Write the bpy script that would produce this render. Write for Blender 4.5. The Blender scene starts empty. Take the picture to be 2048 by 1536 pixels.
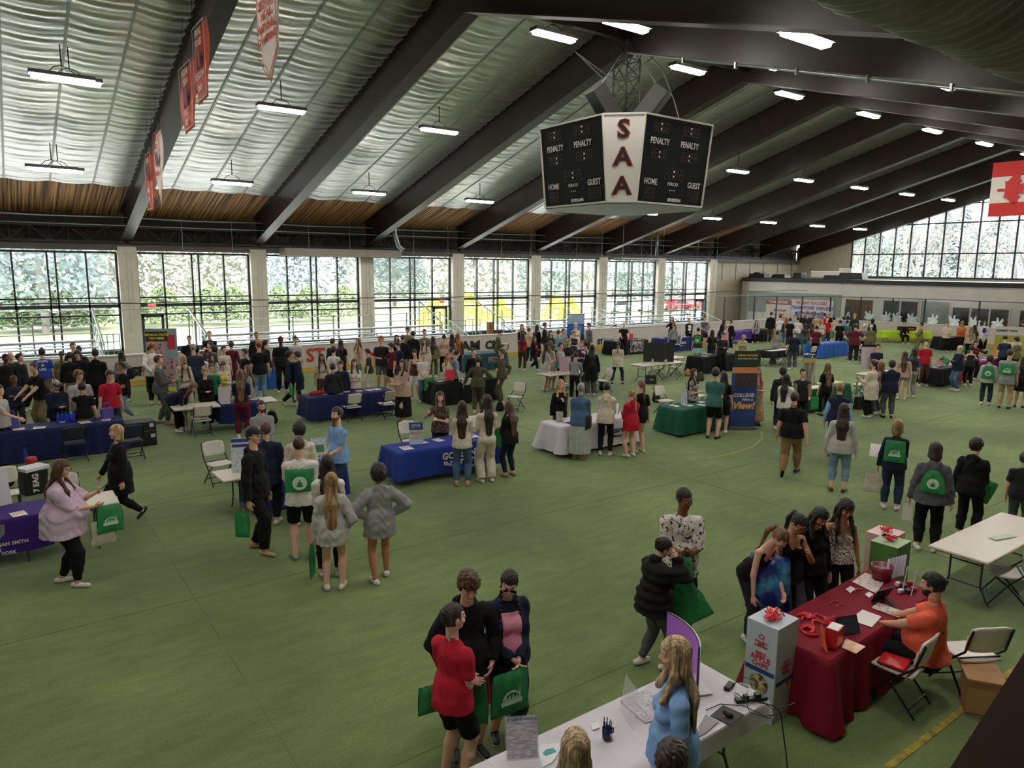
import bpy, bmesh, math, random
import numpy as np
from mathutils import Vector, Matrix, Quaternion
random.seed(7)
SC = bpy.context.scene
COL = SC.collection
D2R = math.pi / 180
# ---------------------------------------------------------------- camera
CAMH = 4.5
FOC = 1434.78
CF = Vector((0.57816447, 0.80004226, -0.16018186))
CR = Vector((0.81137704, -0.58444525, 0.00954218))
CU = Vector((0.08598338, 0.13548484, 0.9870414))
cam_d = bpy.data.cameras.new('camera')
cam = bpy.data.objects.new('camera', cam_d)
COL.objects.link(cam)
cam_d.sensor_fit = 'HORIZONTAL'
cam_d.sensor_width = 36.0
cam_d.lens = FOC / 2048 * 36.0
cam_d.clip_start = 0.05
cam_d.clip_end = 600
cam.matrix_world = Matrix(((CR.x, CU.x, -CF.x, 0), (CR.y, CU.y, -CF.y, 0), (CR.z, CU.z, -CF.z, CAMH), (0, 0, 0, 1)))
SC.camera = cam
# ---------------------------------------------------------------- exposure, world (overcast daylight), sun
SC.view_settings.view_transform = 'Standard'
SC.view_settings.look = 'None'
SC.view_settings.gamma = 1
SC.view_settings.use_curve_mapping = False
SC.view_settings.exposure = 0.22
try:
    SC.cycles.use_denoising = True
    SC.cycles.max_bounces = 6
    SC.cycles.diffuse_bounces = 4
    SC.cycles.transparent_max_bounces = 16
    SC.cycles.sample_clamp_indirect = 6
    SC.cycles.caustics_reflective = False
    SC.cycles.caustics_refractive = False
except Exception:
    pass
W = bpy.data.worlds.new('overcast_sky')
SC.world = W
W.use_nodes = True
nt = W.node_tree
nt.nodes.clear()
out = nt.nodes.new('ShaderNodeOutputWorld')
bg = nt.nodes.new('ShaderNodeBackground')
tc = nt.nodes.new('ShaderNodeTexCoord')
nz = nt.nodes.new('ShaderNodeTexNoise')
nz.inputs['Scale'].default_value = 2.2
nz.inputs['Detail'].default_value = 4
cr = nt.nodes.new('ShaderNodeValToRGB')
cr.color_ramp.elements[0].position = 0.3
cr.color_ramp.elements[0].color = (0.80, 0.88, 0.97, 1)
cr.color_ramp.elements[1].position = 0.7
cr.color_ramp.elements[1].color = (1, 1, 1, 1)
nt.links.new(tc.outputs['Generated'], nz.inputs['Vector'])
nt.links.new(nz.outputs['Fac'], cr.inputs['Fac'])
nt.links.new(cr.outputs['Color'], bg.inputs['Color'])
bg.inputs['Strength'].default_value = SKY = 10.0
nt.links.new(bg.outputs['Background'], out.inputs['Surface'])
sl = bpy.data.lights.new('sun', 'SUN')
sl.energy = 4.0
sl.angle = 0.5
sl.color = (1.0, 0.97, 0.92)
so = bpy.data.objects.new('sun', sl)
COL.objects.link(so)
so.rotation_euler = (38 * D2R, 0, 25 * D2R)
LAMP = 66.0          # strength of the ceiling fixtures' diffusers
# ---------------------------------------------------------------- projection helpers (pixel of the 2048x1536 frame -> point in the hall)
def ray(px, py):
    return CF * FOC + CR * (px - 1024) - CU * (py - 768)
def G(px, py, z=0.0):
    d = ray(px, py)
    t = (z - CAMH) / d.z
    return Vector((d.x * t, d.y * t, z))
def onX(px, py, X):
    d = ray(px, py); t = X / d.x
    return Vector((X, d.y * t, CAMH + d.z * t))
def onY(px, py, Y):
    d = ray(px, py); t = Y / d.y
    return Vector((d.x * t, Y, CAMH + d.z * t))
# ---------------------------------------------------------------- materials
MATS = {}
def srgb(h):
    if isinstance(h, str):
        h = h.lstrip('#')
        c = [int(h[i:i + 2], 16) / 255 for i in (0, 2, 4)]
        return tuple(((x / 12.92) if x < 0.04045 else ((x + 0.055) / 1.055) ** 2.4) for x in c) + (1,)
    return tuple(h) + ((1,) if len(h) == 3 else ())
def M(key, col=None, rough=0.65, metal=0.0, nscale=0, namt=0.0, bump=0.0, bscale=None, emit=None, estr=0, col2=None, stretch=None, alpha=1.0, spec=None, detail=3, lo=0.35, hi=0.65):
    """procedural material, cached by key"""
    if key in MATS: return MATS[key]
    m = bpy.data.materials.new(key); m.use_nodes = True
    n = m.node_tree; b = n.nodes['Principled BSDF']
    c = srgb(col)
    b.inputs['Base Color'].default_value = c
    b.inputs['Roughness'].default_value = rough
    b.inputs['Metallic'].default_value = metal
    if spec is not None: b.inputs['Specular IOR Level'].default_value = spec
    if alpha < 1: b.inputs['Alpha'].default_value = alpha
    vec = None
    if nscale or bump:
        t = n.nodes.new('ShaderNodeTexCoord'); vec = t.outputs['Object']
        if stretch:
            mp = n.nodes.new('ShaderNodeMapping'); mp.inputs['Scale'].default_value = stretch
            n.links.new(vec, mp.inputs['Vector']); vec = mp.outputs['Vector']
    if nscale:
        x = n.nodes.new('ShaderNodeTexNoise'); x.inputs['Scale'].default_value = nscale; x.inputs['Detail'].default_value = detail
        r = n.nodes.new('ShaderNodeValToRGB')
        c2 = srgb(col2) if col2 else tuple(min(1, v * (1 + namt)) for v in c[:3]) + (1,)
        c1 = c if col2 else tuple(v * (1 - namt) for v in c[:3]) + (1,)
        r.color_ramp.elements[0].position = lo; r.color_ramp.elements[0].color = c1
        r.color_ramp.elements[1].position = hi; r.color_ramp.elements[1].color = c2
        n.links.new(vec, x.inputs['Vector']); n.links.new(x.outputs['Fac'], r.inputs['Fac']); n.links.new(r.outputs['Color'], b.inputs['Base Color'])
    if bump:
        y = n.nodes.new('ShaderNodeTexNoise'); y.inputs['Scale'].default_value = bscale or nscale or 20; y.inputs['Detail'].default_value = 4
        bu = n.nodes.new('ShaderNodeBump'); bu.inputs['Strength'].default_value = bump; bu.inputs['Distance'].default_value = 0.02
        n.links.new(vec, y.inputs['Vector']); n.links.new(y.outputs['Fac'], bu.inputs['Height']); n.links.new(bu.outputs['Normal'], b.inputs['Normal'])
    if emit:
        b.inputs['Emission Color'].default_value = srgb(emit); b.inputs['Emission Strength'].default_value = estr
    MATS[key] = m
    return m
def cloth(col, rough=0.85):
    return M('fabric_' + str(col), col, rough, nscale=9, namt=0.10, bump=0.35, bscale=14, spec=0.25)
def plain(col, rough=0.5, **k):
    return M('finish_' + str(col) + str(rough), col, rough, **k)
# ---------------------------------------------------------------- mesh helpers
class MB:
    """collects shapes; build() links them as one mesh object"""
    def __init__(s): s.v = []; s.f = []; s.mi = []; s.cur = 0
    def quad(s, *p):
        i = len(s.v); s.v += [tuple(q) for q in p]; s.f.append(tuple(range(i, i + len(p)))); s.mi.append(s.cur)
        return s
    def box(s, c, d, rot=None, taper=1.0):
        x, y, z = d[0] / 2, d[1] / 2, d[2] / 2
        P = [Vector((sx * x * (taper if sz > 0 else 1), sy * y * (taper if sz > 0 else 1), sz * z)) for sx, sy, sz in ((-1, -1, -1), (1, -1, -1), (1, 1, -1), (-1, 1, -1), (-1, -1, 1), (1, -1, 1), (1, 1, 1), (-1, 1, 1))]
        if rot is not None:
            if not isinstance(rot, Matrix): rot = Matrix.Rotation(rot, 3, 'Z')
            P = [rot @ p for p in P]
        i = len(s.v); c = Vector(c); s.v += [tuple(c + p) for p in P]
        for f in ((0, 3, 2, 1), (4, 5, 6, 7), (0, 1, 5, 4), (1, 2, 6, 5), (2, 3, 7, 6), (3, 0, 4, 7)):
            s.f.append(tuple(i + k for k in f)); s.mi.append(s.cur)
        return s
    def b2(s, x0, x1, y0, y1, z0, z1):
        return s.box(((x0 + x1) / 2, (y0 + y1) / 2, (z0 + z1) / 2), (abs(x1 - x0), abs(y1 - y0), abs(z1 - z0)))
    def bar(s, a, b, w, h=None, up=(0, 0, 1)):
        """rectangular bar from a to b, width w (sideways) and height h (along up)"""
        a = Vector(a); b = Vector(b); h = h or w; d = (b - a).normalized(); up = Vector(up)
        sd = d.cross(up)
        if sd.length < 1e-4: sd = d.cross(Vector((1, 0, 0)))
        sd.normalize(); u = sd.cross(d)
        i = len(s.v)
        for p in (a, b):
            for (x, y) in ((-1, -1), (1, -1), (1, 1), (-1, 1)): s.v.append(tuple(p + sd * x * w / 2 + u * y * h / 2))
        for f in ((0, 1, 2, 3), (7, 6, 5, 4), (0, 4, 5, 1), (1, 5, 6, 2), (2, 6, 7, 3), (3, 7, 4, 0)):
            s.f.append(tuple(i + k for k in f)); s.mi.append(s.cur)
        return s
    def tube(s, pts, r, n=8, r2=None, closed=False):
        pts = [Vector(p) for p in pts]; m = len(pts); i0 = len(s.v)
        prev = None
        for k, p in enumerate(pts):
            d = (pts[min(k + 1, m - 1)] - pts[max(k - 1, 0)])
            d = d.normalized() if d.length > 1e-9 else Vector((0, 0, 1))
            if prev is None:
                ref = Vector((0, 0, 1)) if abs(d.z) < 0.9 else Vector((1, 0, 0)); prev = d.cross(ref).normalized()
            prev = (prev - d * prev.dot(d)); prev = prev.normalized() if prev.length > 1e-6 else d.orthogonal().normalized()
            q = d.cross(prev)
            rr = r if r2 is None else r + (r2 - r) * k / max(1, m - 1)
            if isinstance(r, (list, tuple)): rr = r[k]
            for j in range(n):
                a = 2 * math.pi * j / n; s.v.append(tuple(p + prev * math.cos(a) * rr + q * math.sin(a) * rr))
        for k in range(m - 1):
            for j in range(n):
                a = i0 + k * n + j; b = i0 + k * n + (j + 1) % n
                s.f.append((a, b, b + n, a + n)); s.mi.append(s.cur)
        s.f.append(tuple(i0 + j for j in range(n))[::-1]); s.mi.append(s.cur)
        s.f.append(tuple(i0 + (m - 1) * n + j for j in range(n))); s.mi.append(s.cur)
        return s
    def lathe(s, prof, c=(0, 0, 0), n=20, sx=1, sy=1):
        i0 = len(s.v); m = len(prof)
        for (r, z) in prof:
            for j in range(n):
                a = 2 * math.pi * j / n; s.v.append((c[0] + r * math.cos(a) * sx, c[1] + r * math.sin(a) * sy, c[2] + z))
        for k in range(m - 1):
            for j in range(n):
                a = i0 + k * n + j; b = i0 + k * n + (j + 1) % n
                s.f.append((a, b, b + n, a + n)); s.mi.append(s.cur)
        s.f.append(tuple(i0 + j for j in range(n))[::-1]); s.mi.append(s.cur)
        s.f.append(tuple(i0 + (m - 1) * n + j for j in range(n))); s.mi.append(s.cur)
        return s
    def prism(s, poly, z0, z1, tr=None):
        """poly: xy list (ccw); extruded z0..z1; tr maps Vector->Vector"""
        n = len(poly); i = len(s.v)
        for z in (z0, z1):
            for p in poly:
                v = Vector((p[0], p[1], z)); s.v.append(tuple(tr(v) if tr else v))
        s.f.append(tuple(i + k for k in range(n))[::-1]); s.mi.append(s.cur)
        s.f.append(tuple(i + n + k for k in range(n))); s.mi.append(s.cur)
        for k in range(n):
            k2 = (k + 1) % n; s.f.append((i + k, i + k2, i + n + k2, i + n + k)); s.mi.append(s.cur)
        return s
    def grid(s, fn, nu, nv):
        i = len(s.v)
        for a in range(nu + 1):
            for b in range(nv + 1): s.v.append(tuple(fn(a / nu, b / nv)))
        for a in range(nu):
            for b in range(nv):
                k = i + a * (nv + 1) + b; s.f.append((k, k + nv + 1, k + nv + 2, k + 1)); s.mi.append(s.cur)
        return s
    def build(s, name, mat, parent=None, smooth=False, bevel=0.0, loc=None, rz=None, weld=False, solid=0.0):
        me = bpy.data.meshes.new(name); me.from_pydata(s.v, [], s.f)
        mats = mat if isinstance(mat, (list, tuple)) else [mat]
        for m in mats: me.materials.append(m)
        if len(mats) > 1: me.polygons.foreach_set('material_index', s.mi)
        bm = bmesh.new(); bm.from_mesh(me)
        if weld: bmesh.ops.remove_doubles(bm, verts=bm.verts, dist=1e-4)
        bmesh.ops.recalc_face_normals(bm, faces=bm.faces) if not weld or solid == 0 else None
        bm.to_mesh(me); bm.free()
        if smooth: me.polygons.foreach_set('use_smooth', [True] * len(me.polygons))
        me.update()
        return link(name, me, parent, loc, rz, bevel, solid)
def link(name, me, parent=None, loc=None, rz=None, bevel=0.0, solid=0.0):
    o = bpy.data.objects.new(name, me); COL.objects.link(o)
    if parent is not None: o.parent = parent
    if loc is not None: o.location = loc
    if rz is not None: o.rotation_euler = (0, 0, rz)
    if solid:
        md = o.modifiers.new('thick', 'SOLIDIFY'); md.thickness = solid; md.offset = 0
    if bevel:
        md = o.modifiers.new('bevel', 'BEVEL'); md.width = bevel; md.segments = 2; md.limit_method = 'ANGLE'
        md.harden_normals = False
    return o
def tag(o, label=None, cat=None, group=None, kind=None):
    if label: o['label'] = label
    if cat: o['category'] = cat
    if group: o['group'] = group
    if kind: o['kind'] = kind
    return o
def empty(name, loc, rz=0, label=None, cat=None, group=None):
    o = bpy.data.objects.new(name, None); COL.objects.link(o); o.location = loc; o.rotation_euler = (0, 0, rz); o.empty_display_size = 0.1
    return tag(o, label, cat, group)
def struct(o): o['kind'] = 'structure'; return o
def copy_tree(o, parent=None):
    c = o.copy(); COL.objects.link(c); c.parent = parent
    for ch in [x for x in o.children]: copy_tree(ch, c)
    return c
def text(s, size, mat, name='lettering', parent=None, loc=(0, 0, 0), rot=(0, 0, 0), extrude=0.003, align='CENTER', bold=0.0, shear=0, sx=1.0, space=1.0):
    c = bpy.data.curves.new(name, 'FONT'); c.body = s; c.size = size; c.extrude = extrude; c.align_x = align; c.align_y = 'CENTER'
    c.offset = bold; c.shear = shear; c.resolution_u = 2; c.space_character = space
    t = bpy.data.objects.new(name, c); COL.objects.link(t)
    me = bpy.data.meshes.new_from_object(t); bpy.data.objects.remove(t)
    me.materials.clear(); me.materials.append(mat)
    o = bpy.data.objects.new(name, me); COL.objects.link(o); o.parent = parent; o.location = loc; o.rotation_euler = rot; o.scale = (sx, 1, 1)
    return o
# ================================================================ STRUCTURE
BAY = 6.0988; X0 = 5.367; YW = 38.87; YR = 17.95; YO = -2.97; XG = 60.26; XN = -13.0
def colx(n): return X0 + BAY * n
def zb(y): return 5.58 + 0.2855 * (38.44 - y) if y > YR else 5.58 + 0.2855 * (y + 2.54)
DECK = 1.35
TH = math.atan(0.2855)
# ---- turf
turf = M('artificial_turf', '#5f7a45', 0.9, spec=0.2)
n = turf.node_tree; b = n.nodes['Principled BSDF']
tcn = n.nodes.new('ShaderNodeTexCoord')
def nd(t, **k):
    x = n.nodes.new(t)
    for a, v in k.items():
        x.inputs[a].default_value = v
    return x
n1 = nd('ShaderNodeTexNoise', Scale=0.35, Detail=3.0); n2 = nd('ShaderNodeTexNoise', Scale=38.0, Detail=6.0, Roughness=0.8); n3 = nd('ShaderNodeTexNoise', Scale=5.0, Detail=6.0, Roughness=0.7)
mp = n.nodes.new('ShaderNodeMapping'); mp.inputs['Scale'].default_value = (0.35, 1.0, 1)
for x in (n1, n2): n.links.new(tcn.outputs['Object'], x.inputs['Vector'])
n.links.new(tcn.outputs['Object'], mp.inputs['Vector']); n.links.new(mp.outputs['Vector'], n3.inputs['Vector'])
r1 = n.nodes.new('ShaderNodeValToRGB'); r1.color_ramp.elements[0].color = srgb('#58663c'); r1.color_ramp.elements[1].color = srgb('#788b51')
r1.color_ramp.elements[0].position = 0.3; r1.color_ramp.elements[1].position = 0.72
mx = n.nodes.new('ShaderNodeMix'); mx.data_type = 'RGBA'; mx.blend_type = 'OVERLAY'; mx.inputs['Factor'].default_value = 0.55
mx2 = n.nodes.new('ShaderNodeMix'); mx2.data_type = 'RGBA'; mx2.blend_type = 'OVERLAY'; mx2.inputs['Factor'].default_value = 0.6
n.links.new(n1.outputs['Fac'], r1.inputs['Fac']); n.links.new(r1.outputs['Color'], mx.inputs['A']); n.links.new(n3.outputs['Fac'], mx.inputs['B'])
n.links.new(mx.outputs['Result'], mx2.inputs['A']); n.links.new(n2.outputs['Fac'], mx2.inputs['B']); n.links.new(mx2.outputs['Result'], b.inputs['Base Color'])
bu = nd('ShaderNodeBump', Strength=0.5, Distance=0.03); n.links.new(n2.outputs['Fac'], bu.inputs['Height']); n.links.new(bu.outputs['Normal'], b.inputs['Normal'])
try:
    b.inputs['Sheen Weight'].default_value = 0.35; b.inputs['Sheen Roughness'].default_value = 0.4; b.inputs['Sheen Tint'].default_value = (0.75, 0.9, 0.75, 1)
except Exception: pass
struct(MB().quad((XN, YO, 0), (XG, YO, 0), (XG, YW + 0.1, 0), (XN, YW + 0.1, 0)).build('floor', turf))
seam = M('turf_seam', '#627344', 0.95, nscale=1.2, namt=0.3)
mb = MB()
for y in np.arange(5.4, 29, 4.57): mb.b2(XN, 49, y - 0.008, y + 0.008, 0.0, 0.003)
for x in (1.9, 12.0, 34.5): mb.b2(x - 0.008, x + 0.008, 3, 29.5, 0.0, 0.0035)
struct(mb.build('trim_1', seam))
ln = M('faded_turf_line', '#8a8f4e', 0.9, nscale=6, namt=0.25)
mb = MB(); N = 96
for k in range(N):
    a0, a1 = 2 * math.pi * k / N, 2 * math.pi * (k + 1) / N
    P = [(14.4 + r * math.cos(a), 15.1 + r * math.sin(a), 0.006) for r, a in ((4.27, a0), (4.33, a0), (4.33, a1), (4.27, a1))]
    mb.quad(*P)
struct(mb.build('trim_2', ln))
struct(MB().b2(4.5, 30, 2.74, 2.81, 0, 0.006).build('trim_3', M('yellow_turf_line', '#8f8230', 0.9, nscale=9, namt=0.4)))
# ---- ceiling: wrinkled foil insulation on both slopes, wooden deck strip by the eaves
foil = M('foil_insulation', '#cfcfcd', 0.36, metal=0.9, nscale=1.6, namt=0.08, bump=0.3, bscale=4, stretch=(0.7, 4.5, 4.5))
darkfoil = M('roof_deck_paint', '#3b2c28', 0.7, nscale=2, namt=0.2)
def foil_fn(ya, yb, xa, xb):
    def fn(u, v):
        x = xa + (xb - xa) * u; y = ya + (yb - ya) * v
        s = y / math.cos(TH)
        ph = (x - X0) / BAY * 4
        sag = abs(math.sin(math.pi * ph)) ** 0.7
        w = math.sin(s * 14.0 + 1.1 * math.sin(x * 0.9) + 1.7 * math.sin(s * 0.8 + x * 0.35) + 0.8 * math.sin(s * 5.3)) * 0.5 + math.sin(s * 23 + 2 * math.sin(x * 1.3 + s * 0.4)) * 0.28
        z = zb(y) + DECK - 0.02 - 0.07 * sag + 0.027 * w * sag
        return (x, y, z)
    return fn
def slab_fn(ya, yb, xa, xb, off):
    return lambda u, v: (xa + (xb - xa) * u, ya + (yb - ya) * v, zb(ya + (yb - ya) * v) + off)
mb = MB()
for k in range(-3, 9):
    mb.grid(foil_fn(35.3, YR + 0.001, colx(k), colx(k + 1)), 12, 520 if k < 3 else 200)
o = mb.build('ceiling', foil, smooth=True); struct(o)
mb = MB()
for k in range(-3, 9): mb.grid(foil_fn(YR, YO, colx(k), colx(k + 1)), 8, 120)
struct(mb.build('ceiling', foil, smooth=True))
wood = M('roof_boards', '#5a3019', 0.7, nscale=2.2, col2='#d09a68', stretch=(4.5, 0.06, 0.0), bump=0.2, lo=0.42, hi=0.62)
struct(MB().grid(slab_fn(35.3, YW + 0.3, XN, XG, DECK), 1, 1).build('ceiling', wood))
struct(MB().grid(slab_fn(YW + 0.5, YR, XN, XG, DECK + 0.12), 1, 1).build('roof_slab', darkfoil))
struct(MB().grid(slab_fn(YR, YO - 0.5, XN, XG, DECK + 0.12), 1, 1).build('roof_slab', darkfoil))
# foil edge batten and taped seams along the slope
mb = MB()
for k in range(-2, 4):
    for q in (0.25, 0.5, 0.75):
        x = colx(k) + BAY * q
        a = (x, 35.3, zb(35.3) + DECK - 0.04); c = (x, YR + .3, zb(YR + .3) + DECK - 0.04); mb.bar(a, c, 0.07, 0.03)
struct(mb.build('ceiling_seam', M('foil_tape', '#a8aca6', 0.5, metal=0.7)))
# ---- roof beams
brown = M('brown_steel_paint', '#2a1f1a', 0.42, nscale=1.1, namt=0.10, spec=0.4)
for k in list(range(-2, 9)) + [9.0]:
    x = colx(k) - (0.25 if k == 9 else 0); mb = MB()
    for (ya, yb) in ((38.6, YR), (YR, YO + 0.3)):
        L = [(x, ya, zb(ya)), (x, yb, zb(yb))]
        for (o0, o1, w) in ((0.0, 0.035, 0.48), (0.035, DECK - 0.03, 0.05), (DECK - 0.04, DECK - 0.0, 0.40)):
            mb.quad(*[(x + sx * w / 2, p[1], p[2] + o) for p, sx, o in ((L[0], -1, o0), (L[0], 1, o0), (L[1], 1, o0), (L[1], -1, o0))])
            mb.quad(*[(x + sx * w / 2, p[1], p[2] + o) for p, sx, o in ((L[0], -1, o1), (L[0], 1, o1), (L[1], 1, o1), (L[1], -1, o1))])
            for sx in (-1, 1):
                mb.quad(*[(x + sx * w / 2, p[1], p[2] + o) for p, o in ((L[0], o0), (L[1], o0), (L[1], o1), (L[0], o1))])
            mb.quad(*[(x + sx * w / 2, ya, L[0][2] + o) for sx, o in ((-1, o0), (1, o0), (1, o1), (-1, o1))])
    struct(mb.build('roof_beam', brown))
# ridge purlin + eave purlins
mb = MB().b2(XN, XG, YR - 0.1, YR + 0.1, zb(YR) + 0.35, zb(YR) + 0.9)
struct(mb.build('ridge_beam', brown))
# ---- window wall
conc = M('painted_concrete', '#bdb7aa', 0.75, nscale=2.5, namt=0.06)
dkf = M('dark_window_frame', '#23282a', 0.45)
glass = M('clear_glazing', '#ffffff', 0.05)
gn = glass.node_tree; gn.nodes.clear()
go = gn.nodes.new('ShaderNodeOutputMaterial'); gm = gn.nodes.new('ShaderNodeMixShader'); gt = gn.nodes.new('ShaderNodeBsdfTransparent'); gg = gn.nodes.new('ShaderNodeBsdfGlossy')
gt.inputs['Color'].default_value = (0.95, 0.97, 0.96, 1); gg.inputs['Roughness'].default_value = 0.02; gm.inputs['Fac'].default_value = 0.06
gn.links.new(gt.outputs[0], gm.inputs[1]); gn.links.new(gg.outputs[0], gm.inputs[2]); gn.links.new(gm.outputs[0], go.inputs['Surface'])
wn = 0
for k in range(-3, 9):
    x = colx(k)
    if k > 7: continue
    mb = MB().b2(x - 0.40, x + 0.40, YW - 0.35, YW + 0.15, 0, 5.0)
    mb.b2(x - 0.43, x + 0.43, YW - 0.4, YW + 0.15, 5.0, 5.12).b2(x - 0.40, x + 0.40, YW - 0.35, YW + 0.15, 5.12, 5.3)
    mb.b2(x - 0.06, x - 0.04, YW - 0.37, YW - 0.35, 1.2, 5.0).b2(x + 0.12, x + 0.14, YW - 0.37, YW - 0.35, 1.6, 5.0)
    struct(mb.build('column', conc))
def window(name, xa, xb, door=None):
    mb = MB(); y0, y1 = YW - 0.04, YW + 0.10
    q = [xa, xa + (xb - xa) * 0.22, xa + (xb - xa) * 0.47, xa + (xb - xa) * 0.53, xa + (xb - xa) * 0.76, xb]
    for x, w in zip(q, (0.10, 0.08, 0.08, 0.08, 0.08, 0.16)): mb.b2(x - w / 2, x + w / 2, y0, y1, 0.15, 5.02)
    for z, h in ((5.02, 0.10), (2.90, 0.07), (2.52, 0.16), (2.08, 0.08), (0.3, 0.3)): mb.b2(xa, xb, y0, y1, z - h / 2, z + h / 2)
    if door:
        mb.b2(door - 0.5, door - 0.38, y0 - .03, y1, 0.1, 2.05).b2(door + 0.38, door + 0.5, y0 - .03, y1, 0.1, 2.05).b2(door - 0.5, door + 0.5, y0 - .03, y1, 1.93, 2.05)
    o = mb.build(name, dkf); struct(o)
    g = MB().quad((xa, YW + 0.03, 0.3), (xb, YW + 0.03, 0.3), (xb, YW + 0.03, 5.0), (xa, YW + 0.03, 5.0)).build('pane', glass, parent=o)
    return o
for k in range(-3, 7):
    wn += 1
    dr = {0: colx(0) + 0.95, 2: colx(3) - 1.15, 6: colx(7) - 1.2}.get(k)
    window('window_%d' % wn, colx(k) + 0.42, colx(k + 1) - 0.42, dr)
# header, truss band above it, dark wall behind
hdr = M('header_trim', '#4b4540', 0.6, nscale=3, namt=0.08)
struct(MB().b2(XN, XG, YW - 0.25, YW + 0.15, 5.12, 5.42).build('lintel', hdr))
dk = M('dark_steel', '#17120f', 0.6)
struct(MB().b2(XN, XG, YW + 0.25, YW + 0.35, 0, 7.2).b2(XN, XG, YW + .2, YW + .3, 5.3, 7.2).build('trim_4', M('upper_wall_dark', '#2e2822', 0.8)))
bpy.data.objects.remove(bpy.data.objects['trim_4'])
struct(MB().b2(XN, XG, YW + 0.16, YW + 0.26, 5.3, 7.1).build('wall_upper', M('upper_wall_dark', '#2e2822', 0.8)))
for k in range(-3, 9):
    xa, xb = colx(k) + 0.1, colx(k + 1) - 0.1; mb = MB()
    mb.bar((xa, YW - 0.35, 5.5), (xb, YW - 0.35, 5.5), 0.12, 0.12).bar((xa, YW - 0.35, 6.2), (xb, YW - 0.35, 6.2), 0.12, 0.12)
    m = 8
    for j in range(m):
        a = xa + (xb - xa) * j / m; c = xa + (xb - xa) * (j + 1) / m
        mb.bar((a, YW - 0.35, 5.5), (a, YW - 0.35, 6.2), 0.05)
        mb.bar((a, YW - 0.35, 6.2 if j % 2 else 5.5), (c, YW - 0.35, 5.5 if j % 2 else 6.2), 0.05)
    tag(mb.build('truss_beam', dk), kind='structure')
# lower wall sill under the windows
struct(MB().b2(XN, colx(7), YW - 0.1, YW + 0.15, 0, 0.16).build('trim_4', conc))
# opaque end of the long wall (bays 8, 9): beige panels
beige = M('beige_wall_panel', '#a49a8a', 0.8, nscale=2, namt=0.05)
wall = MB().b2(colx(7) + 0.4, XG, YW - 0.05, YW + 0.15, 0, 5.3)
struct(wall.build('wall_left', beige))
mb = MB()
for x in (49.5, 51.3, 53.2, 55.1, 57.2, 59.3): mb.b2(x - .03, x + .03, YW - .09, YW - .05, 3.6, 5.3)
mb.b2(colx(7) + .4, XG, YW - .12, YW - .05, 5.0, 5.08)
struct(mb.build('trim_5', M('beige_trim', '#6f675b', 0.7)))
# ---- far gable wall with its glazing
gy0 = 33.75; SILL = 4.0
pts = [(YW + .1, 0), (YW + .1, 6.5), (gy0, zb(gy0) + 1.0), (gy0, 0)]
mb = MB(); mb.quad(*[(XG, y, z) for y, z in pts]).quad(*[(XG, y, z) for y, z in ((gy0, 0), (gy0, SILL), (YO, SILL), (YO, 0))])
struct(mb.build('wall_far', beige))
mb = MB(); ys = [gy0 - 0.05] + [gy0 - 1.15 - 1.235 * i for i in range(0, 29)]
for y in ys: mb.b2(XG - .06, XG + .08, y - 0.065, y + 0.065, SILL, zb(y) + .3)
for z in (5.88, 8.2, 9.6): 
    lim = 38.44 - (z - 5.58) / 0.2855
    mb.b2(XG - .05, XG + .07, max(YO, 2 * YR - lim), min(gy0, lim + 1), z - .05, z + .05)
mb.b2(XG - .08, XG + .1, YO, gy0, SILL - .06, SILL + .08)
gw = struct(mb.build('window_%d' % (wn + 1), dkf))
mb = MB()
mb.quad(*[(XG + .02, y, z) for y, z in ((gy0, SILL), (gy0, zb(gy0) + .9), (YR, zb(YR) + .9), (YO, zb(YO) + .9), (YO, SILL))]).build('pane', glass, parent=gw)
struct(MB().b2(XN, XG, YO - 0.2, YO, 0, 8).build('wall_right', beige))
struct(MB().b2(XN - .2, XN, YO, YW, 0, 14).build('wall_near', beige))
# ---- lower storey block at the far end
white = M('white_painted_block', '#c9c5c0', 0.7, nscale=1.5, namt=0.04)
XB = 50.5
P = [(XG, 27.9), (XB, 26.42), (XB, YO), (XG, YO)]
poly = [(XB + 1.3, YW - .4), (XB + .55, 37.2), (XB + .55, 29.0), (XB, 26.4), (XB, YO), (XB + 4.5, YO), (XB + 4.5, YW - .4)]
struct(MB().prism(poly[::-1], 0, 3.57).build('wall_block', white))
pb = [(XB + 1.2, YW - .4), (XB + .45, 37.2), (XB + .45, 29.0), (XB - .1, 26.4), (XB - .1, YO), (XB + 4.6, YO), (XB + 4.6, YW - .4)]
struct(MB().prism(pb[::-1], 3.57, 3.86).build('trim_6', M('black_fascia', '#15151a', 0.5)))
# balcony ledge beside the camera
lp = [(1.2, 0.565), (8.0, 1.535), (8.3, -0.6), (1.4, -1.6)]
struct(MB().prism(lp[::-1], 3.0, 3.3).build('balcony_slab', M('ledge_brown', '#35241b', .85, nscale=2, namt=.1, spec=.1)))
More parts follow.
